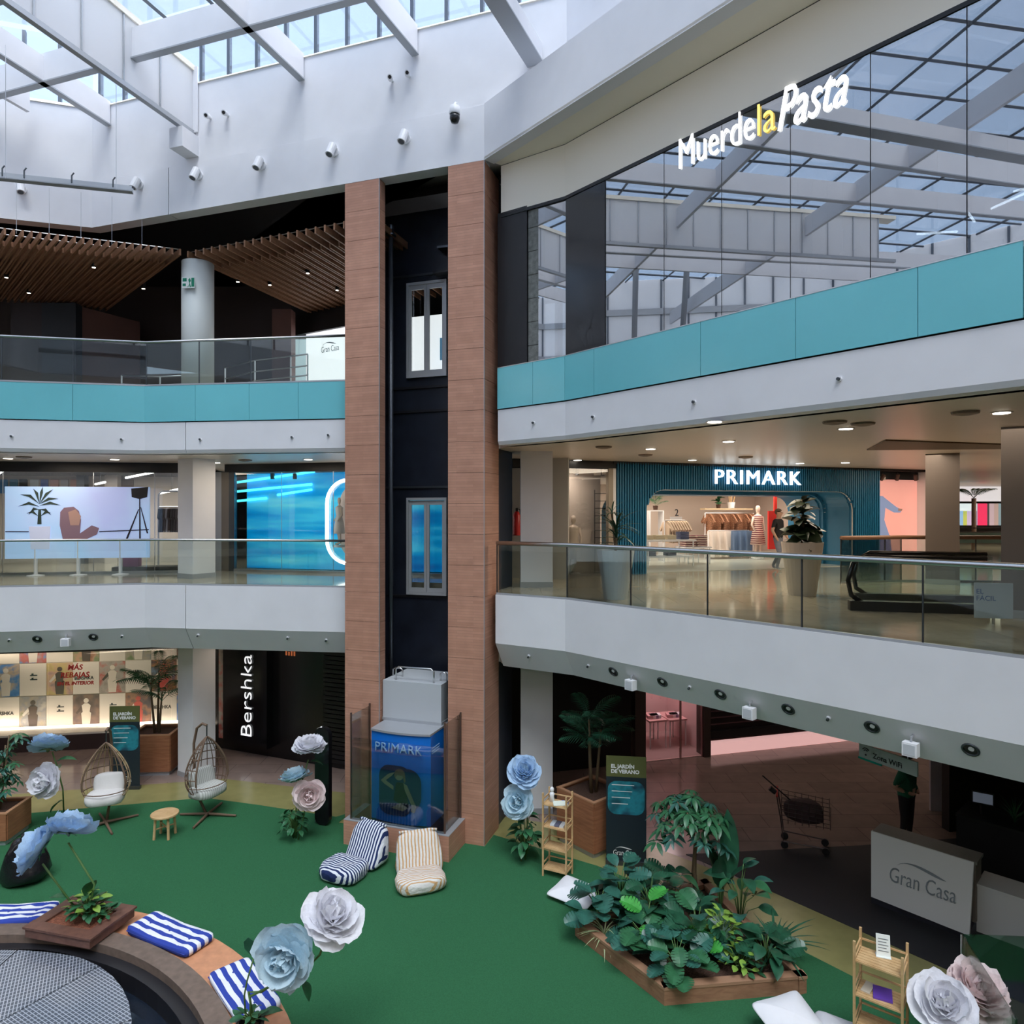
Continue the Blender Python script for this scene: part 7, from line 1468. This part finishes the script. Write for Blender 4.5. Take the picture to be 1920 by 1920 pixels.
# planter on the rim
bp = Vector((-6.2, 10.05, .66))
flower('pale blue paper flower seen from behind above the fountain planter', bp, [bp+V(0, 0, .0), bp+V(.10, 0, .5), D(128, 1580, 10.05)], [(D(126, 1557, 10.0), (.05, .55, .8), .36, 'blue')], [(bp+V(.08, 0, .55), 2.5, -.9, 1.0)])
flower('drooping pale blue paper flower left in the fountain planter', bp+V(-.12, .05, 0), [bp+V(-.12, .05, 0), bp+V(-.40, 0, .45), D(80, 1620, 9.9)], [(D(76, 1592, 9.85), (-.75, -.25, .35), .36, 'blue')], [(bp+V(-.3, 0, .3), 3.3, .3, .7)])
c = bush((bp.x, bp.y, .66), 'leafy green ground plant in the fountain planter box', [SLM, SL, SLM], 70, .34, .24, 'ground_plant', (.9, 1.6)); c2 = bush((bp.x+.22, bp.y-.02, .66), 'small trailing plant in the corner of the fountain planter', [SLM], 26, .16, .2, 'ground_plant', (.7, 1.1))
# by the egg chair on the far left
b_ = ground(120, 1535)
flower('blue and pinkish white paper flowers on one stem left of the egg chair', b_, [b_, D(118, 1480, 14.5), D(108, 1440, 14.5), D(98, 1410, 14.5)], [(D(90, 1402, 14.4), (-.1, .5, .9), .38, 'blue'), (D(88, 1462, 14.2), (-.3, -.9, .1), .36, 'white')], [(D(105, 1428, 14.4), .3, .2, 1.1), (D(112, 1440, 14.4), 2.6, 0, 1.0), (D(108, 1475, 14.3), 2.9, -.5, 1.1), (D(118, 1500, 14.4), 3.3, -.6, 1.0)])
# centre group
b_ = ground(555, 1572); Yc = b_.y
flower('white paper flower on top of the group left of the lift', b_, [b_, D(562, 1480, Yc), D(578, 1425, Yc)], [(D(580, 1403, Yc-.05), (.1, -.1, 1), .34, 'white')], [(D(582, 1428, Yc), .5, -.2, .8)])
flower('pale blue paper flower in the middle of the group left of the lift', b_+V(-.05, .05, 0), [b_+V(-.05, .05, 0), D(556, 1510, Yc), D(556, 1470, Yc)], [(D(554, 1460, Yc-.1), (-.3, .3, .9), .30, 'sky')])
flower('pale pink paper flower facing out of the group left of the lift', b_+V(.06, -.05, 0), [b_+V(.06, -.05, 0), D(572, 1520, Yc-.1), D(576, 1500, Yc-.1)], [(D(580, 1490, Yc-.2), (.2, -.95, .15), .31, 'pink')])
bush((b_.x-.05, b_.y, .018), 'leafy green plant at the foot of the flower group left of the lift', [FLF], 40, .62, .26, 'ground_plant', (.4, .6), pit=(-.9, .3))
# right of the lift pier
b_ = ground(985, 1612); Yr = b_.y
flower('blue ruffled paper flower on top beside the white square column', b_, [b_, D(990, 1520, Yr), D(990, 1465, Yr)], [(D(985, 1448, Yr), (.0, -.6, .8), .33, 'blue')])
flower('pale bluish white paper flower below the ruffled blue one', b_+V(-.08, -.05, 0), [b_+V(-.08, -.05, 0), D(976, 1540, Yr), D(972, 1515, Yr)], [(D(972, 1503, Yr-.1), (-.3, -.85, .35), .33, 'sky')])
bush((b_.x, b_.y, .018), 'leafy green plant at the foot of the flowers right of the lift', [FLF], 44, .85, .24, 'ground_plant', (.5, .7), pit=(-.9, .3))
# foreground group on the bench
bp = Vector((-3.05, 8.02, .455)); pot((bp.x, bp.y, .455), 'small black pot on the end of the round bench', .12, .16, .2, DARK, 'small_pot')
flower('large white ruffled paper flower in the foreground', bp+V(0, 0, .16), [bp+V(0, 0, .16), bp+V(.0, 0, .5), D(575, 1815, 8.1), D(600, 1790, 8.1), D(612, 1745, 8.1)], [(D(622, 1722, 8.05), (.35, -.35, .85), .36, 'white')], [(D(565, 1840, 8.1), -.3, -.9, .7)])
flower('large pale blue open paper flower in the foreground', bp+V(.03, .03, .16), [bp+V(.03, .03, .16), bp+V(-.02, 0, .55), D(490, 1860, 8.1), D(512, 1845, 8.0), D(535, 1815, 7.95)], [(D(537, 1792, 7.85), (-.10, -.95, .1), .36, 'sky')], [(D(490, 1905, 8.1), .4, .2, .7)])
c = thing('heart_leaf_stem', 'single dark heart-shaped leaf on a long stem in the foreground', 'plant', bp+V(-.05, 0, .16)); stem(c, [(0, 0, 0), (-.02, 0, .35), D(463, 1840, 8.0)-(bp+V(-.05, 0, .16)), D(476, 1795, 8.0)-(bp+V(-.05, 0, .16))], .010)
m = MB(); m.plate([(0, -.13), (.10, -.02), (.11, .06), (.06, .11), (0, .07), (-.06, .11), (-.11, .06), (-.10, -.02)], frame((0, 0, 0), (1, 0, 0)), .006); inst('leaf', m.mesh('heart_leaf', LEAFD), c, Matrix.Translation(D(475, 1775, 8.0)-(bp+V(-.05, 0, .16))))
bush((bp.x, bp.y, .62), 'small green leaves around the foreground flower pot', [SLM], 18, .14, .16, 'ground_plant', (.8, 1.3))
# lower right
bp = Vector((5.35, 7.75, .018))
flower('white paper flower at the foot of the glass barrier', bp, [bp, D(1775, 1910, 7.7)], [(D(1772, 1888, 7.65), (-.3, -.5, .8), .34, 'white')])
flower('pink paper flower behind the glass barrier', bp+V(.25, .1, 0), [bp+V(.25, .1, 0), D(1830, 1890, 7.9)], [(D(1830, 1862, 7.95), (.1, -.4, .9), .36, 'pink')])
# ============================================================ PEOPLE
def person(p, rz, label, joints, radii, edges, zones, hairmat, head, pose_cut=None):
    """one skinned continuous body; zones: list of (test, material)"""
    c = thing('person', label, 'person', p, rz)
    me = bpy.data.meshes.new('body_skeleton'); names = list(joints); me.from_pydata([joints[k] for k in names], [(names.index(a), names.index(b)) for a, b in edges], []); o = bpy.data.objects.new('tmp', me); C.objects.link(o)
    sk_ = o.modifiers.new('skin', 'SKIN'); sk_.use_smooth_shade = True; ss = o.modifiers.new('sub', 'SUBSURF'); ss.levels = 2; ss.render_levels = 2
    for i, k in enumerate(names): me.skin_vertices[0].data[i].radius = (radii[k], radii[k]*.8 if k in ('pelvis', 'waist', 'chest') else radii[k])
    me.skin_vertices[0].data[names.index('pelvis')].use_root = True
    dg = bpy.context.evaluated_depsgraph_get(); nm = bpy.data.meshes.new_from_object(o.evaluated_get(dg)); bpy.data.objects.remove(o)
    nm.materials.clear(); [nm.materials.append(z[1]) for z in zones]
    for f in nm.polygons:
        f.use_smooth = True; q = f.center
        for i, z in enumerate(zones):
            if z[0](q): f.material_index = i; break
    b = bpy.data.objects.new('body', nm); C.objects.link(b); b.parent = c
    hx, hy, hz, hr = head; m = MB(); superq(m, (hr*1.02, hr*1.12, hr*1.08), 1, 1, Matrix.Translation((hx, hy+.025, hz+.035)), 0, 16, 10, 0, lambda q: Vector((q.x, q.y, q.z if q.y > -.02 or q.z > .02 else max(q.z, .02)))); put('hair', m, hairmat, c, world=False, smooth=True)
    m = MB(); superq(m, (.012, .02, .022), 1, 1, Matrix.Translation((hx, hy-hr*1.12, hz-.01)), 0, 8, 6); put('nose', m, zones[0][1], c, world=False, smooth=True)
    for s in (-1, 1): m = MB(); superq(m, (.012, .006, .008), 1, 1, Matrix.Translation((hx+s*.035, hy-hr*1.0, hz+.02)), 0, 8, 6); put('eye', m, DARK, c, world=False)
    for s in (-1, 1): m = MB(); superq(m, (.012, .022, .032), 1, 1, Matrix.Translation((hx+s*hr*.98, hy, hz)), 0, 8, 6); put('ear', m, zones[0][1], c, world=False, smooth=True)
    m = MB(); superq(m, (.025, .006, .007), 1, 1, Matrix.Translation((hx, hy-hr*1.0, hz-.05)), 0, 8, 6); put('mouth', m, M('lips', (.35, .14, .12), .6), c, world=False); return c
SKN = M('skin_tone', (.50, .30, .21), .6)
J = dict(pelvis=(0, 0, .92), waist=(0, 0, 1.08), chest=(0, -.01, 1.32), neck=(0, -.01, 1.46), head=(0, -.03, 1.60), crown=(0, -.03, 1.66), shL=(-.17, 0, 1.39), elL=(-.24, .04, 1.13), haL=(-.22, -.08, .92), fiL=(-.21, -.12, .84), shR=(.17, 0, 1.39), elR=(.24, .0, 1.13), haR=(.23, -.14, .94), fiR=(.22, -.19, .87), hiL=(-.09, 0, .86), knL=(-.10, -.10, .48), anL=(-.10, -.02, .09), toL=(-.10, -.16, .03), hiR=(.09, 0, .86), knR=(.10, .02, .48), anR=(.10, .22, .12), toR=(.10, .10, .03))
Rr = dict(pelvis=.15, waist=.135, chest=.155, neck=.055, head=.085, crown=.075, shL=.07, elL=.045, haL=.032, fiL=.02, shR=.07, elR=.045, haR=.032, fiR=.02, hiL=.095, knL=.062, anL=.042, toL=.035, hiR=.095, knR=.062, anR=.042, toR=.035)
ED = [('pelvis', 'waist'), ('waist', 'chest'), ('chest', 'neck'), ('neck', 'head'), ('head', 'crown'), ('chest', 'shL'), ('shL', 'elL'), ('elL', 'haL'), ('haL', 'fiL'), ('chest', 'shR'), ('shR', 'elR'), ('elR', 'haR'), ('haR', 'fiR'), ('pelvis', 'hiL'), ('hiL', 'knL'), ('knL', 'anL'), ('anL', 'toL'), ('pelvis', 'hiR'), ('hiR', 'knR'), ('knR', 'anR'), ('anR', 'toR')]
BLK = M('black_tee', (.015, .015, .018), .9); GPT = stripes('grey_trousers', (.16, .18, .24), (.24, .26, .32), 30, 2); SHO = M('shoe_white', (.6, .6, .6), .6)
q = W3.seen(1459, 1073, -.4); q.z = Z1
person(q, radians(40), 'person in black T-shirt and grey trousers walking by the fluted shop entrance', J, Rr, ED, [(lambda p: p.z > 1.455 or (abs(p.x) > .19 and p.z < 1.22 and p.z > .75), SKN), (lambda p: p.z > .93, BLK), (lambda p: p.z > .07, GPT), (lambda p: True, SHO)], M('hair_brown', (.12, .07, .04), .8), (0, -.03, 1.62, .09))
J2 = dict(J); J2.update(haL=(-.12, -.16, 1.02), fiL=(-.05, -.20, 1.02), elL=(-.38, .06, 1.14), elR=(.36, .05, 1.12), haR=(.14, -.14, 1.0), fiR=(.07, -.19, 1.0), knL=(-.10, -.02, .48), anL=(-.10, .02, .09), toL=(-.11, -.13, .03), anR=(.10, .02, .09), toR=(.15, -.13, .03), hiL=(-.12, 0, .86), hiR=(.12, 0, .86))
J2.update(knL=(-.14, -.02, .48), anL=(-.15, .02, .09), toL=(-.16, -.13, .03), knR=(.14, .0, .48), anR=(.15, .02, .09))
Rb = {k: v*(1.42 if k in ('chest', 'waist', 'pelvis', 'shL', 'shR') else 1.15) for k, v in Rr.items()}
q = D(1700, 1500, 13.8); person((q.x, 13.8, .0), radians(35), 'person in dark green T-shirt standing behind the reception desk', J2, Rb, ED, [(lambda p: p.z > 1.47 or (abs(p.x) > .27 and p.z < 1.2) or (p.y < -.13 and p.z < 1.08 and p.z > .9), SKN), (lambda p: p.z > .93, M('green_tee', (.01, .11, .06), .9)), (lambda p: p.z > .07, M('black_trousers', (.012, .012, .014), .9)), (lambda p: True, DARK)], M('hair_dark', (.02, .015, .012), .8), (0, -.03, 1.62, .09))
# ============================================================ FIRST FLOOR EXTRAS
ch2 = [tuple(D(1577, 1040, 15.9)[:2]), tuple(D(1690, 1040, 16.4)[:2]), tuple(D(1884, 1040, 16.2)[:2])]
balustrade(ch2, [1660, 1765, 1830], Z1, 6.0, 'glass balustrade with brown wooden handrail before the pink poster', railr=.05, railmat=M('brown_rail', (.20, .10, .055), .4), off=0.0)
es_ = thing('escalator', 'escalator landing with black handrail loops behind the long balustrade', 'escalator', D(1720, 1150, 12.5)); es_.location.z = Z1
for k_, y in enumerate((11.6, 12.7)):
    a, b = D(1590+10*k_, 1000, y), D(1850, 1000, y-.5); pts = [Vector((a.x+.25, a.y, Z1+.12)), Vector((a.x+.05, a.y, Z1+.25)), Vector((a.x, a.y, Z1+.5)), Vector((a.x+.08, a.y, Z1+.78)), Vector((a.x+.3, a.y, Z1+.9)), Vector((b.x, b.y, Z1+.9))]
    m = MB(); m.tube(pts, .04, 8); put('handrail', m, BLACKG, es_, smooth=True)
    e_ = Vector((b.x-a.x, b.y-a.y, 0)); m = MB(); m.obox(Vector((a.x+.1, a.y, Z1+.16)), e_, perp(e_)*.015, UP*.7); put('glass_side', m, BALG, es_)
    m = MB(); m.obox(Vector((a.x, a.y-.08, Z1)), e_, perp(e_)*.2, UP*.16); put('skirt', m, DARK, es_)
a, b = D(1620, 1000, 12.1), D(1850, 1000, 11.7); m = MB(); m.prism([(a.x, 11.75), (b.x, 11.3), (b.x, 12.2), (a.x, 12.6)], Z1, Z1+.012); put('landing_plate', m, STEEL, es_)
sg_ = thing('floor_notice', 'small grey notice stand with blue lettering behind the balustrade', 'notice', D(1850, 1130, 10.2)); sg_.location.z = Z1; mm = frame(D(1826, 1120, 10.2), (1, -.25, 0)); m = MB(); m.plate([(0, -.3), (.5, -.3), (.5, .22), (0, .22)], mm, .02); put('panel', m, M('notice_grey', (.45, .52, .56), .4), sg_); text('lettering', 'EL\nFÁCIL', .10, M('notice_blue', (.05, .12, .3), .5), mm @ Matrix.Translation((.02, .06, .021)), sg_, .003); q = mm @ Vector((.25, -.3, .01)); m = MB(); m.cyl(Vector((q.x, q.y, Z1)), q, .02, 8); put('stand', m, STEEL, sg_)
bpy.context.view_layer.update()
